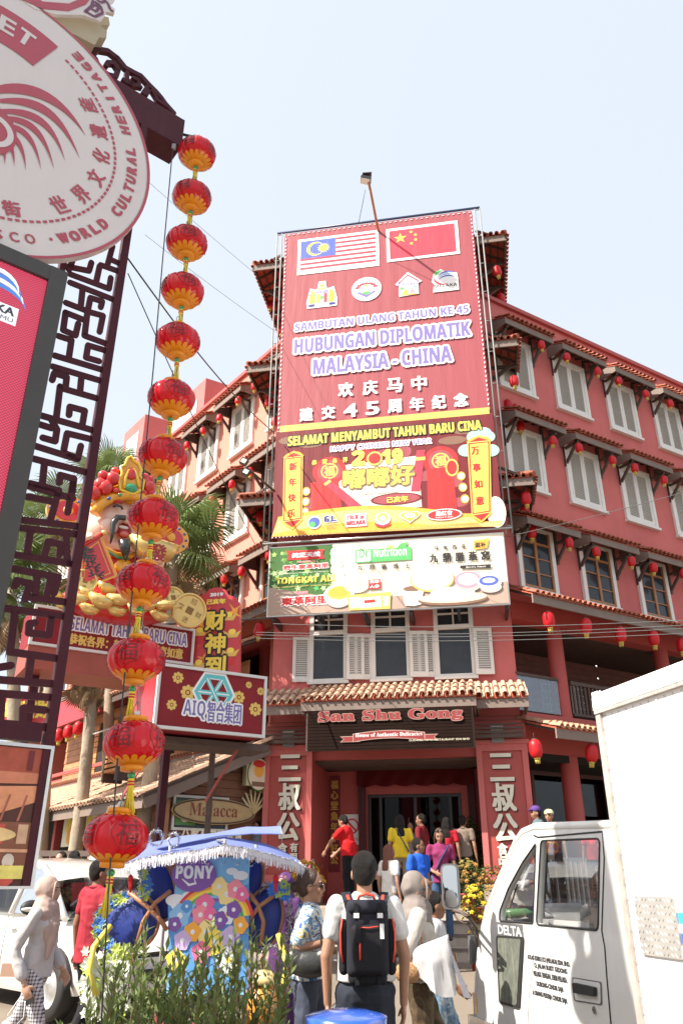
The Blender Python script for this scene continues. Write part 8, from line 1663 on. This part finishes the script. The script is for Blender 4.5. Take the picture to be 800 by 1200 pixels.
def person(label, P, H=1.70, rz=0, sk='tan', pose=None, top=None, topm=None, sleeve=.55, hem=.90, bot=None, legto=1, hair='short', hairm=None, vox=.012, fem=0, build=1.0, hijab=None, look=0, nod=0, hands=True, shoes=None, group=None, curl=.35):
 J = {k: V(v) for k, v in BASE.items()}; J.update({k: V(v) for k, v in (pose or {}).items()})
 root = thing('person', label, 'person', P, group, rz); s_ = H / 1.70; root.scale = (s_, s_, s_); S_ = SKINS[sk]; W_ = build
 def fin(mb, m, nm, vx=None, sm=3, wr=0): me = remesh(mb.mesh('t', [m], recalc=False), vx or vox, sm, nm, wr); o = inst(nm, me); o.parent = root; return o
 b = MB(); hd = J['hd']; HM = Euler((nod, 0, look)).to_matrix().to_4x4(); hp = lambda x, y, z: hd + HM @ V((x, y, z))
 b.ell(hd + HM @ V((0, -.008, .02)), .074, .092, .096, 18, 14, 0, HM); b.ell(hp(0, .022, -.045), .052, .062, .070, 16, 12, 0, HM); b.ell(hp(0, .05, -.092), .026, .026, .022, 12, 8, 0, HM)
 b.ell(hp(0, .088, -.028), .015, .018, .018, 10, 8, 0, HM); b.tube([hp(0, .080, .015), hp(0, .100, -.028)], [.008, .012], 8)
 b.ell(hp(0, .078, -.062), .024, .012, .010, 10, 8, 0, HM); b.ell(hp(0, .074, .028), .055, .014, .012, 12, 8, 0, HM)
 for q in (-1, 1): b.ell(hp(q * .076, -.005, -.015), .010, .020, .031, 8, 8, 0, HM); b.ell(hp(q * .040, .062, -.03), .022, .018, .022, 10, 8, 0, HM)
 capsule(b, J['nk'] - V((0, .0, .04)), hp(0, -.015, -.06), .052, .048)
 b.ell(J['ch'] + V((0, 0, .03)), .145 * W_, .095 * W_, .16); b.ell(J['wst'], .12 * W_, .085 * W_, .15); b.ell(J['pel'], .145 * W_, .10 * W_, .11)
 if fem:
  for q in (-1, 1): b.ell(J['ch'] + V((q * .065, .07, .02)), .055, .05, .055)
 for q in 'LR':
  capsule(b, J['sh' + q], J['el' + q], .044 * W_, .036 * W_); capsule(b, J['el' + q], J['wr' + q], .036 * W_, .024)
  capsule(b, J['sh' + q], J['nk'] - V((0, 0, .03)), .045, .045); capsule(b, J['hi' + q], J['kn' + q], .078 * W_, .050); capsule(b, J['kn' + q], J['an' + q], .050, .035)
  an = J['an' + q]; capsule(b, an - V((0, .02, .045)), an + V((0, .14, -.055)), .036, .028)
  wr = J['wr' + q]; d = (wr - J['el' + q]).normalized(); sd = V((1, 0, 0)) * (1 if q == 'L' else -1); bk = d.cross(sd)
  if bk.length < .1: bk = V((0, 1, 0))
  bk.normalize(); wd_ = bk.cross(d).normalized()   # across the knuckles: fore-aft when hanging
  ax_w = bk; inw = wd_ if wd_.dot(sd) > 0 else -wd_
  pc = wr + d * .048; Mh = Matrix((ax_w, inw, d)).transposed().to_4x4(); b.ell(pc, .042, .017, .052, 12, 8, 0, Mh)
  for k in range(4):
   L_ = (.068, .078, .073, .056)[k]; o_ = .030 - .020 * k; p0 = wr + d * .085 + ax_w * o_; d1 = (d + inw * curl).normalized(); p1 = p0 + d1 * L_ * .5; d2 = (d + inw * curl * 2.6).normalized(); p2 = p1 + d2 * L_ * .5; capsule(b, p0, p1, .0098, .009, 8); capsule(b, p1, p2, .009, .0075, 8)
  p0 = wr + d * .03 + ax_w * .032; p1 = p0 + (d * .6 + ax_w * .7 + inw * .3).normalized() * .035; p2 = p1 + (d + inw * .4).normalized() * .03; capsule(b, p0, p1, .012, .010, 8); capsule(b, p1, p2, .010, .008, 8)
 fin(b, S_, 'body', min(vox, .0075) if vox < .012 else vox, 2)
 for q in (-1, 1):
  e = MB(); e.ell(hp(q * .030, .077, .006), .0125, .006, .006, 10, 8, 0, HM); o = inst('eye', e.mesh('eye', [mat('eye_dark', (.03, .02, .02), .15)])); o.parent = root
  e = MB(); e.tube([hp(q * .014, .086, .026), hp(q * .032, .085, .031), hp(q * .048, .074, .026)], .004, 6); o = inst('eyebrow', e.mesh('eyebrow', [hairm or HAIRK])); o.parent = root
 e = MB(); e.ell(hp(0, .087, -.062), .022, .006, .006, 10, 8, 0, HM); o = inst('mouth', e.mesh('mouth', [mat('lip', (.35, .10, .08), .4)])); o.parent = root
 if top:
  t = MB(); g = .016; t.ell(J['ch'] + V((0, 0, .035)), .145 * W_ + g, .095 * W_ + g, .17); t.ell(J['wst'], .125 * W_ + g, .09 * W_ + g, .17); t.ell(V((J['pel'].x, J['pel'].y, max(hem + .10, .95))), .15 * W_ + g, .105 * W_ + g, .12); t.tube([J['ch'], V((J['pel'].x, J['pel'].y, hem))], [.13 * W_, .135 * W_], 16)
  bx = V((J['pel'].x, J['pel'].y, hem));
  t.lathe([(.10, 0), (1, 0), (.98, .04), (.9, .25), (.1, .3)], bx, 20, 0, Matrix.Diagonal((.158 * W_ + g, .112 * W_ + g, 1, 1)))
  if fem:
   for q in (-1, 1): t.ell(J['ch'] + V((q * .062, .068, .02)), .066, .062, .066)
  for q in 'LR':
   capsule(t, J['sh' + q], J['nk'] - V((0, 0, .045)), .056, .058)
   a_, e_, w_ = J['sh' + q], J['el' + q], J['wr' + q]
   if sleeve <= 1: capsule(t, a_, a_.lerp(e_, sleeve), .062 * W_, .058 * W_)
   else: capsule(t, a_, e_, .062 * W_, .056 * W_); capsule(t, e_, e_.lerp(w_, sleeve - 1), .056, .050)
  fin(t, top, 'shirt', wr=.009)
  c = MB(); c.tube([J['nk'] + V((.062 * cos(t_), .058 * sin(t_) - .003, .0 - .015 * sin(t_))) for t_ in [2 * pi * k / 20 for k in range(20)]], .013, 8, closed=True); o = inst('collar', c.mesh('collar', [top])); o.parent = root
 if bot:
  t = MB(); g = .014; t.ell(J['pel'] + V((0, 0, -.01)), .145 * W_ + g, .105 * W_ + g, .12)
  for q in 'LR':
   capsule(t, J['hi' + q], J['kn' + q], .088 * W_, .066); e_ = J['kn' + q].lerp(J['an' + q], legto) if legto < 1 else J['an' + q]; capsule(t, J['kn' + q], e_, .066, .058)
  fin(t, bot, 'trousers', wr=.009)
 for q in 'LR':
  sh = MB(); an = J['an' + q]; capsule(sh, an - V((0, .025, .055)), an + V((0, .15, -.06)), .042, .034); o = fin(sh, shoes or BLACK, 'shoe', .012)
 if hijab:
  t = MB(); t.ell(hp(0, -.030, .022), .092, .098, .108, 18, 14, 0, HM); t.ell(hp(0, -.02, -.06), .085, .080, .085, 16, 12, 0, HM); capsule(t, hp(0, -.01, -.10), J['nk'] + V((0, .015, -.02)), .092, .125); t.ell(J['nk'] + V((0, .01, -.06)), .17, .125, .11); t.ell(J['ch'] + V((0, .05, .05)), .125, .08, .14); t.ell(hp(0, -.02, -.12), .098, .092, .10, 16, 12, 0, HM); t.ell(hp(0, -.06, -.17), .10, .07, .12)
  fin(t, hijab, 'head_scarf', .009, wr=.014)
  c = MB(); c.tube([hp(.066 * cos(t_), .066 + .006 * cos(t_ * 2), -.012 + .088 * sin(t_)) for t_ in [2 * pi * k / 24 for k in range(24)]], .009, 8, closed=True); o = inst('scarf_edge', c.mesh('scarf_edge', [hijab])); o.parent = root
 elif hair:
  hm = hairm or HAIRK; t = MB(); t.ell(hp(0, -.022, .036), .083, .092, .090, 18, 14, 0, HM); t.ell(hp(0, -.045, .0), .076, .066, .082, 16, 12, 0, HM)
  for q in (-1, 1): t.ell(hp(q * .060, -.015, .025), .020, .045, .045, 10, 8, 0, HM)
  if hair == 'long':
   t.ell(hp(0, -.065, -.08), .082, .048, .13, 14, 10, 0, HM); t.ell(J['nk'] + V((0, -.075, -.10)), .085, .035, .13)
   for q in (-1, 1): t.ell(hp(q * .078, -.005, -.06), .022, .045, .12, 10, 8, 0, HM)
  if hair == 'bun': t.ell(hp(0, -.125, -.01), .038, .035, .040)
  o = fin(t, hm, 'hair', .009 if vox < .012 else .012, wr=.003)
 return root, J, hp
def addp(root, mb, m, nm): o = inst(nm, mb.mesh(nm, [m] if not isinstance(m, list) else m)); o.parent = root; return o
gz = lambda P: V((P.x, P.y, ground_z(P.x, P.y)))
WSH = fabric('white_polo', (.56, .55, .54), .04); DEN = fabric('dark_denim', (.025, .030, .042), .3, .5)
P = gz(at(427, 1050, 5.65)); r_, J, hp = person('man seen from behind in white polo shirt with black and red rucksack', P, 1.77, radians(2), 'tan', dict(elL=(-.235, -.03, 1.12), elR=(.235, -.03, 1.12), wrL=(-.225, .0, .87), wrR=(.225, .0, .87), hd=(0, .01, 1.575)), WSH, bot=DEN, hem=.985, vox=.009, build=1.04, look=-.05)
BPK = fabric('rucksack_navy', (.020, .021, .030), .2, .3); RDZ = mat('red_zip', (.72, .06, .03), .5); BPB = fabric('rucksack_black', (.012, .012, .015), .2, .3)
def rbox(c, sx, sy, sz, r=.03, vx=.010, m=BPK, nm='pack', rt=r_, rot=None):
 mb = MB(); M = rot or Matrix(); hx, hy, hz = sx / 2 - r, sy / 2 - r, sz / 2 - r; c = V(c)
 for x in (-hx, hx):
  for y in (-hy, hy):
   for z in (-hz, hz): mb.ell(c + M @ V((x, y, z)), r, r, r, 8, 6)
 for a_, b_, q in ((hx + r, hy, hz), (hx, hy + r, hz), (hx, hy, hz + r)): mb.cbox(c, 2 * a_, 2 * b_, 2 * q, M)
 for s0 in (-1, 1):
  for s1 in (-1, 1): mb.tube([c + M @ V((s0 * hx, s1 * hy, -hz)), c + M @ V((s0 * hx, s1 * hy, hz))], r, 10); mb.tube([c + M @ V((s0 * hx, -hy, s1 * hz)), c + M @ V((s0 * hx, hy, s1 * hz))], r, 10); mb.tube([c + M @ V((-hx, s0 * hy, s1 * hz)), c + M @ V((hx, s0 * hy, s1 * hz))], r, 10)
 me = remesh(mb.mesh('t', [m], recalc=False), vx, 2, nm); o = inst(nm, me); o.parent = rt; return o
bk_ = thing('rucksack', 'black rucksack with red zips, top flap and buckles worn by the man in white', 'backpack', P, None, radians(2)); bk_.scale = r_.scale
rbox((0, -.205, 1.10), .27, .18, .44, .04, nm='main_compartment', rt=bk_); rbox((0, -.305, 1.05), .22, .07, .30, .03, nm='front_pocket', rt=bk_, m=BPB); rbox((0, -.225, 1.305), .26, .19, .09, .035, nm='top_flap', rt=bk_); rbox((0, -.21, .875), .24, .14, .08, .03, nm='bottom_pouch', rt=bk_, m=BPB)
for q in (-1, 1):
 rbox((q * .150, -.19, 1.06), .06, .14, .34, .028, nm='side_pocket', rt=bk_, m=BPB)
 addp(bk_, MB().tube([(q * .160, -.255, 1.235), (q * .172, -.262, 1.15), (q * .170, -.262, 1.05), (q * .158, -.258, .97)], .0065, 6), RDZ, 'red_zip')
 addp(bk_, MB().beam((q * .075, -.325, 1.33), (q * .075, -.325, 1.22), .025, .006, (0, 1, 0)), BPB, 'buckle_strap'); addp(bk_, MB().cbox((q * .075, -.332, 1.255), .034, .012, .03), SILV, 'buckle')
 addp(bk_, MB().beam((q * .07, -.28, .92), (q * .07, -.285, .84), .025, .008, (0, 1, 0)), BPB, 'lower_strap')
 sp = [(q * .085, -.13, 1.32), (q * .105, -.10, 1.41), (q * .118, -.02, 1.452), (q * .125, .07, 1.40), (q * .13, .12, 1.25), (q * .14, .05, 1.02)]
 mb = MB()
 for k in range(len(sp) - 1): mb.beam(sp[k], V(sp[k + 1]) + (V(sp[k + 1]) - V(sp[k])).normalized() * .01, .055, .016, (0, -.5, 1))
 addp(bk_, mb, BPK, 'shoulder_strap'); addp(bk_, MB().beam((q * .098, -.112, 1.405), (q * .110, -.062, 1.446), .016, .006, (0, -.8, 1)), RDZ, 'red_tab')
addp(bk_, MB().tube([(-.055, -.17, 1.345), (-.045, -.175, 1.375), (0, -.178, 1.385), (.045, -.175, 1.375), (.055, -.17, 1.345)], .010, 8), RDZ, 'grab_handle')
addp(bk_, MB().tube([(-.055, -.343, 1.13), (-.055, -.345, .99)], .006, 6), RDZ, 'red_zip'); addp(bk_, MB().tube([(-.08, -.345, 1.185), (.0, -.348, 1.182), (.06, -.345, 1.19)], .004, 6), RDZ, 'red_zip'); addp(bk_, MB().cbox((.085, -.335, 1.16), .025, .02, .09), SILV, 'carabiner'); addp(bk_, MB().cbox((-.065, -.345, 1.15), .03, .02, .12), BPB, 'utility_strap')
for o in [q for q in COL.objects if q.parent == bk_ and not q.name.startswith(('shoulder_strap', 'red_tab'))]: o.scale = (.92, .95, .85); o.location = (0, -.005, .2775)
def floral(n, cols, sc):
 m = mat('cloth_' + n, cols[0], .75, .02, 3, .35, 9, spec=.2); t = m.node_tree; N = t.nodes.new; K = t.links.new; b = t.nodes['Principled BSDF']; tc = N('ShaderNodeTexCoord'); nz = N('ShaderNodeTexNoise'); nz.inputs['Scale'].default_value = sc; nz.inputs['Detail'].default_value = 5; nz.inputs['Distortion'].default_value = 1.8; K(tc.outputs['Object'], nz.inputs['Vector'])
 cr_ = N('ShaderNodeValToRGB'); cr_.color_ramp.interpolation = 'CONSTANT'; el = cr_.color_ramp.elements; el[0].position = 0; el[0].color = (*cols[1], 1); el[1].position = .40; el[1].color = (*cols[0], 1)
 for p_, c in ((.50, cols[2]), (.56, cols[0]), (.63, cols[3]), (.68, cols[1])): e = el.new(p_); e.color = (*c, 1)
 K(nz.outputs['Fac'], cr_.inputs[0]); K(cr_.outputs[0], b.inputs['Base Color']); return m
FLO = floral('tropical_print', ((.62, .64, .62), (.04, .10, .26), (.10, .24, .45), (.60, .48, .10)), 9)
P = gz(at(362, 1050, 6.45)); r_, J, hp = person('woman in sunglasses and blue white tropical shirt walking right with a black handbag', P, 1.68, radians(-92), 'tan', dict(elR=(.215, -.07, 1.17), wrR=(.16, .19, 1.22), wrL=(-.12, .22, 1.14), elL=(-.22, -.02, 1.12), knL=(-.1, .20, .53), anL=(-.1, .22, .12), knR=(.1, -.02, .50), anR=(.1, -.30, .14)), FLO, bot=fabric('slate_trousers', (.05, .058, .085), .2, .5), hem=.97, hair='bun', hairm=HAIRB, fem=1, vox=.009, build=1.02, nod=-.02, sleeve=.75, curl=.9)
mb = MB()
for q in (-1, 1): mb.ell(hp(q * .034, .092, .004), .028, .008, .020, 12, 8); mb.tube([hp(q * .06, .085, .010), hp(q * .080, .03, .006), hp(q * .082, -.01, -.002)], .004, 6)
addp(r_, mb, mat('sunglass_lens', (.04, .02, .015), .08, coat=1), 'sunglasses')
hb = thing('handbag', 'soft black leather handbag hanging from the forearm of the woman in sunglasses', 'handbag', P, None, radians(-92)); hb.scale = r_.scale; HBM = mat('bag_leather', (.035, .035, .035), .35, .2, 6, .2, 40, coat=.2)
mb = MB(); mb.ell((.26, .03, 1.08), .055, .16, .085, 18, 12); mb.ell((.26, -.08, 1.10), .05, .07, .08); mb.ell((.26, .13, 1.11), .05, .07, .075); o = inst('bag_body', remesh(mb.mesh('t', [HBM], recalc=False), .01, 3, 'bag_body')); o.parent = hb
addp(hb, MB().tube([(.26, -.10, 1.06), (.22, -.09, 1.22), (.185, -.05, 1.40), (.17, .02, 1.43), (.20, .10, 1.32), (.25, .12, 1.07)], .009, 6), HBM, 'strap'); addp(hb, MB().beam((.262, -.12, 1.145), (.262, .16, 1.15), .03, .03), HBM, 'flap')
P = gz(at(487, 1050, 6.6)); SCG = fabric('grey_scarf', (.21, .18, .165), .05, .3)
CAM_ = floral('camouflage', ((.075, .050, .030), (.030, .035, .018), (.10, .075, .045), (.045, .03, .02)), 5)
r_, J, hp = person('woman in beige grey head scarf and white top carrying a white cloth over her arm', P, 1.655, radians(-92), 'tan', dict(elR=(.22, -.10, 1.12), wrR=(.13, .16, 1.10), wrL=(-.10, .20, 1.10), knL=(-.1, .16, .52), anL=(-.1, .20, .10), knR=(.1, .02, .50), anR=(.1, -.20, .12)), fabric('white_blouse', (.48, .45, .41), .05), bot=CAM_, hem=.96, hair=None, hijab=SCG, fem=1, vox=.009, build=1.10, sleeve=.8, curl=.8)
mb = MB()
for q in (-1, 1): mb.tube([hp(q * .015, .095, .004), hp(q * .05, .088, .006), hp(q * .08, .02, .004)], .0035, 6)
addp(r_, mb, BLACK, 'glasses')
dc = MB(); n, m_ = 26, 26
for j in range(m_ + 1):
 for i in range(n + 1):
  t = i / n; f = j / m_; a_ = t * 2 * pi; rx = .012 + .058 * min(1, f * 2.5) ** .5; ry = .15 + .01 * f + .02 * f * sin(a_ * 3); z = 1.275 - (.33 + .05 * sin(a_ * 2 + 1)) * f ** 1.05 - .05 * (1 - sin(a_)) * (1 - f)
  fold = 1 + .16 * sin(a_ * 7 + 2 * f) * min(1, f * 2); dc.v.append(V((.225 + rx * cos(a_) * fold, .07 + .03 * f + ry * sin(a_) * fold, z - .04 * sin(a_) * f)))
dc.f = [(j * (n + 1) + i, j * (n + 1) + i + 1, (j + 1) * (n + 1) + i + 1, (j + 1) * (n + 1) + i) for j in range(m_) for i in range(n)]; dc.m = [0] * len(dc.f); dc.sm = [True] * len(dc.f)
ct = thing('draped_cloth', 'large white cloth with grey lining draped over the forearm of the woman in grey scarf', 'cloth', P, None, radians(-92)); ct.scale = r_.scale; addp(ct, dc, fabric('white_wrap', (.50, .49, .50), .03, .25), 'cloth')
g2 = MB(); g2.add([(.20, .20, 1.25), (.28, .24, 1.08), (.26, .30, .88), (.24, .36, .87), (.22, .28, 1.05)], [(0, 1, 2, 3, 4)]); g2.v = [p for p in g2.v]; addp(ct, g2, fabric('grey_lining', (.36, .36, .40), .05, .25), 'lining')
wbg = thing('woven_bag', 'small brown woven shoulder bag beside the woman in grey scarf', 'handbag', P, None, radians(-92)); wbg.scale = r_.scale; mb = MB(); mb.ell((.25, -.09, 1.03), .05, .10, .07, 18, 12); addp(wbg, mb, mat('wicker', (.36, .20, .09), .7, .5, 60, .6, 90), 'bag_body'); addp(wbg, MB().tube([(.25, -.16, 1.0), (.20, -.10, 1.2), (.17, -.03, 1.42), (.2, .03, 1.3), (.25, .0, 1.02)], .008, 6), mat('strap_tan', (.45, .25, .15), .6), 'strap')
P = gz(at(508, 1050, 7.35)); hz_ = at(508, 1043, 7.35).z; r_, J, hp = person('boy with short black hair and faded jeans walking beside the woman in grey scarf', P, hz_ - P.z - .0, radians(-100), 'brown', dict(wrR=(.22, .18, .93), elR=(.23, -.05, 1.10), knL=(-.1, .14, .52), anL=(-.1, .10, .12), knR=(.1, .0, .50), anR=(.1, -.22, .14)), fabric('boy_shirt', (.5, .5, .52), .1), bot=floral('faded_denim', ((.16, .26, .38), (.08, .14, .24), (.40, .46, .52), (.10, .18, .28)), 6), hem=.88, vox=.012, look=.3, build=.95, group=None)
PLD = mat('cloth_plaid', (.6, .6, .62), .8, .03, 3, .3, 9, spec=.2); t = PLD.node_tree; N = t.nodes.new; K = t.links.new; b = t.nodes['Principled BSDF']; tc = N('ShaderNodeTexCoord'); sp = N('ShaderNodeSeparateXYZ'); K(tc.outputs['Object'], sp.inputs[0]); prev = None
for ax, s_ in (('Y', 42), ('Z', 36)):
 m1 = N('ShaderNodeMath'); m1.operation = 'MULTIPLY'; m1.inputs[1].default_value = s_; K(sp.outputs[ax], m1.inputs[0]); m2 = N('ShaderNodeMath'); m2.operation = 'FRACT'; K(m1.outputs[0], m2.inputs[0]); m3 = N('ShaderNodeMath'); m3.operation = 'LESS_THAN'; m3.inputs[1].default_value = .42; K(m2.outputs[0], m3.inputs[0])
 if prev: ad = N('ShaderNodeMath'); ad.operation = 'ADD'; K(prev.outputs[0], ad.inputs[0]); K(m3.outputs[0], ad.inputs[1]); prev = ad
 else: prev = m3
cr_ = N('ShaderNodeValToRGB'); cr_.color_ramp.interpolation = 'LINEAR'; cr_.color_ramp.elements[0].color = (.60, .58, .60, 1); cr_.color_ramp.elements[1].color = (.055, .05, .075, 1); dv = N('ShaderNodeMath'); dv.operation = 'MULTIPLY'; dv.inputs[1].default_value = .5; K(prev.outputs[0], dv.inputs[0]); K(dv.outputs[0], cr_.inputs[0]); K(cr_.outputs[0], b.inputs['Base Color'])
P = gz(at(54, 1060, 7.6)); hz_ = at(68, 1029, 7.5).z; r_, J, hp = person('young woman in beige head scarf, loose white top and plaid trousers striding past the car', P, hz_ - P.z + .02, radians(-98), 'light', dict(elR=(.23, -.12, 1.10), wrR=(.22, .02, .84), wrL=(-.2, .15, .92), elL=(-.23, .0, 1.1), knR=(.1, .14, .52), anR=(.1, .12, .10), knL=(-.1, -.16, .54), anL=(-.1, -.52, .24)), fabric('loose_white_top', (.48, .47, .47), .03, .3), bot=PLD, hem=.88, hair=None, hijab=fabric('beige_scarf', (.40, .30, .26), .05, .3), fem=1, vox=.009, sleeve=1.75, build=1.0, look=.1, shoes=mat('pale_shoe', (.5, .48, .45), .6))
mb = MB(); mb.ell((.02, .10, 1.24), .11, .055, .13); mb.tube([(0.03, .12, 1.3), (.07, .14, 1.15), (.10, .13, 1.02)], [.05, .04, .015], 10); o = inst('scarf_tail', remesh(mb.mesh('t', [fabric('beige_scarf', (.40, .30, .26))], recalc=False), .01, 3, 'scarf_tail')); o.parent = r_
sbg = thing('shoulder_bag', 'small tan box bag hanging behind the hip of the striding young woman', 'handbag', P, None, radians(-98)); sbg.scale = r_.scale; addp(sbg, MB().cbox((.23, -.13, .95), .05, .14, .10), mat('tan_leather', (.34, .21, .15), .5), 'bag_body'); addp(sbg, MB().tube([(.21, -.13, 1.0), (.16, -.12, 1.2), (.12, -.02, 1.44), (-.02, .12, 1.3)], .006, 6), mat('tan_leather', (.34, .21, .15), .5), 'strap')
phn = thing('smartphone', 'dark phone with dangling white cord in the hand of the striding young woman', 'phone', P, None, radians(-98)); phn.scale = r_.scale; addp(phn, MB().cbox((.205, .06, .76), .012, .075, .14, Matrix.Rotation(.5, 4, 'X')), BLACK, 'case'); addp(phn, MB().tube([(.22, .0, .75), (.24, -.08, .62), (.24, -.02, .52), (.23, .06, .60), (.22, .05, .72)], .0035, 5), IW, 'cord')
P = gz(at(112, 1060, 8.3)); r_, J, hp = person('man in dark red T-shirt and black trousers walking away behind the trishaw', P, at(112, 1006, 8.3).z - P.z, radians(-38), 'brown', dict(knL=(-.1, .1, .52), anL=(-.1, .02, .1), knR=(.1, .0, .5), anR=(.1, -.22, .14), wrR=(.24, .05, .86)), fabric('crimson_tee', (.30, .025, .04), .1), bot=fabric('black_trousers', (.012, .012, .014), .2), hem=.80, vox=.010, build=1.0, look=-.4)
P = gz(at(333, 1060, 8.6)); person('person in a purple scarf and dress half hidden behind the trishaw', P, at(333, 1022, 8.6).z - P.z, radians(150), 'brown', None, fabric('purple_dress', (.07, .025, .10), .1), bot=fabric('purple_dress', (.07, .025, .10), .1), hem=.5, hair=None, hijab=fabric('purple_scarf', (.09, .035, .13), .1), vox=.016, sleeve=1.8)
def stand(label, u, v, Y, z0, rz, **kw):
 Pt = at(u, v, Y); P = V((Pt.x, Y, z0)); return person(label, P, Pt.z - z0, radians(rz), vox=kw.pop('vox', .016), **kw)
BKT = fabric('black_trousers', (.012, .012, .014), .2); KHK = fabric('khaki', (.30, .22, .15), .1)
stand('man in bright red polo shirt leaning on the rail left of the doors', 409, 951, 15.9, 1.1, 62, top=fabric('bright_red', (.55, .012, .015), .08), bot=BKT, pose=dict(hd=(0, .14, 1.52), nk=(0, .10, 1.40), ch=(0, .06, 1.25), shL=(-.17, .09, 1.35), shR=(.17, .09, 1.35), elL=(-.22, .28, 1.16), wrL=(-.18, .42, 1.0), elR=(.22, .2, 1.12), wrR=(.2, .38, .98)), build=1.1, nod=-.35)
r_, J, hp = stand('woman seen from behind in yellow T-shirt with long dark hair at the doorway', 468, 954, 15.6, 1.1, 5, top=fabric('yellow_tee', (.72, .50, .03), .06), bot=KHK, hair='long', fem=1, build=1.05)
addp(r_, MB().tube([(-.10, -.10, 1.43), (0, -.135, 1.25), (.14, -.12, 1.02), (.16, .0, 1.0)], .012, 6), fabric('teal_strap', (.05, .10, .12)), 'shoulder_strap')
stand('woman with auburn hair and white embroidered shirt climbing the steps', 455, 989, 13.7, .52, -50, top=fabric('white_embroidered', (.62, .60, .56), .1), bot=KHK, hair='long', hairm=HAIRR, fem=1, hem=.78, look=-.3)
stand('young man in royal blue T-shirt with white script standing on the steps', 489, 981, 13.5, .52, -140, top=fabric('royal_blue', (.015, .09, .48), .1), bot=BKT, sk='brown', look=.6, build=1.05, pose=dict(wrR=(.12, .2, 1.05), elR=(.24, .02, 1.1)))
r_, J, hp = stand('woman in magenta purple top with sunglasses pushed up on her hair', 514, 970, 14.2, .71, 175, top=fabric('magenta_top', (.20, .025, .09), .1), bot=fabric('blue_jeans', (.05, .10, .20), .2), hair='long', hairm=HAIRB, fem=1, nod=-.35, hem=.84, pose=dict(wrR=(.1, .24, 1.0), elR=(.23, .02, 1.08), wrL=(-.1, .24, 1.0), elL=(-.23, .02, 1.08)))
addp(r_, MB().tube([(-.15, .08, 1.42), (0, .15, 1.2), (.12, .12, .95)], .014, 6), fabric('navy_strap', (.03, .05, .12)), 'shoulder_strap'); mb = MB(); mb.ell(hp(-.035, .06, .10), .03, .012, .02, 10, 6); mb.ell(hp(.035, .06, .10), .03, .012, .02, 10, 6); addp(r_, mb, BLACK, 'sunglasses')
stand('man in dark maroon shirt standing in the dark doorway', 493, 953, 17.0, 1.1, 60, top=fabric('dark_maroon', (.16, .015, .02), .1), bot=BKT, look=.3); stand('woman in red with long hair deep in the doorway', 522, 957, 17.2, 1.1, -10, top=fabric('doorway_red', (.42, .015, .03), .1), bot=BKT, hair='long', fem=1)
stand('figure in grey brown shirt at the right inside the doorway', 541, 955, 17.4, 1.1, -20, top=fabric('grey_brown', (.20, .15, .12), .1), bot=BKT); stand('woman in pale shirt deeper inside the dark doorway', 481, 962, 18.6, 1.1, 160, top=fabric('dusky_blue', (.16, .17, .2), .1), bot=BKT, hair='long')
stand('seated looking dark figure in the shaded opening left of the left pillar', 302, 962, 18.3, 1.0, 150, top=fabric('dusky_blue', (.06, .06, .07), .1), bot=BKT)
r_, J, hp = stand('man in purple cap standing right of the right pillar', 627, 944, 17.0, 1.1, 100, top=fabric('slate_tee', (.10, .14, .16), .1), bot=BKT); mb = MB(); mb.ell(hp(0, -.01, .06), .092, .10, .075, 16, 10); mb.ell(hp(0, .10, .05), .06, .06, .012, 12, 6); addp(r_, mb, fabric('purple_cap', (.10, .05, .22)), 'cap')
r_, J, hp = stand('smiling man in white and multicoloured cap above the truck roof', 642, 948, 16.8, 1.1, 165, top=floral('patterned_shirt', ((.30, .04, .05), (.04, .12, .20), (.4, .3, .1), (.05, .15, .2)), 8), bot=BKT, look=-.3); mb = MB(); mb.ell(hp(0, -.01, .06), .092, .10, .07, 16, 10); mb.ell(hp(-.05, .09, .05), .07, .05, .012, 12, 6); addp(r_, mb, floral('cap_print', ((.6, .6, .55), (.05, .3, .4), (.6, .45, .05), (.4, .1, .1)), 12), 'cap')
stand('woman with dark hair glimpsed between the truck roof and cargo box', 691, 961, 16.5, 1.1, 150, top=fabric('doorway_red', (.42, .015, .03), .1), bot=BKT, hair='long', fem=1)
r_, J, hp = stand('man in grey bucket hat and white shirt seen through the truck windows', 606, 987, 12.3, .32, -150, top=fabric('white_shirt', (.66, .65, .63), .05), bot=fabric('slate_trousers', (.05, .058, .085), .2), pose=dict(wrR=(.05, .3, 1.2), elR=(.22, .1, 1.15), wrL=(-.05, .3, 1.2), elL=(-.22, .1, 1.15)), sleeve=1.7); mb = MB(); mb.lathe([(.0, .13), (.075, .125), (.09, .05), (.14, .015), (.145, .01)], hp(0, -.01, .0), 20); addp(r_, mb, fabric('grey_hat', (.16, .19, .24)), 'bucket_hat')
stand('man whose head shows above the white car roof', 73, 997, 12.8, .32, 170, top=fabric('teal_shirt', (.1, .2, .25)), bot=BKT); stand('woman with black tied hair above the white car roof', 88, 996, 12.6, .32, 60, top=fabric('black_top', (.03, .03, .03)), bot=BKT, hair='bun')
stand('woman in cream head scarf behind the picture board and car', 44, 1001, 13.0, .32, 40, top=fabric('cream_top', (.5, .45, .35)), bot=BKT, hair=None, hijab=fabric('cream_scarf', (.58, .50, .38))); stand('woman in pale blue scarf behind the lowest round lantern', 112, 1000, 13.0, .32, 30, top=fabric('pale_blue_top', (.4, .5, .6)), bot=BKT, hair=None, hijab=fabric('pale_blue_scarf', (.45, .52, .62)))
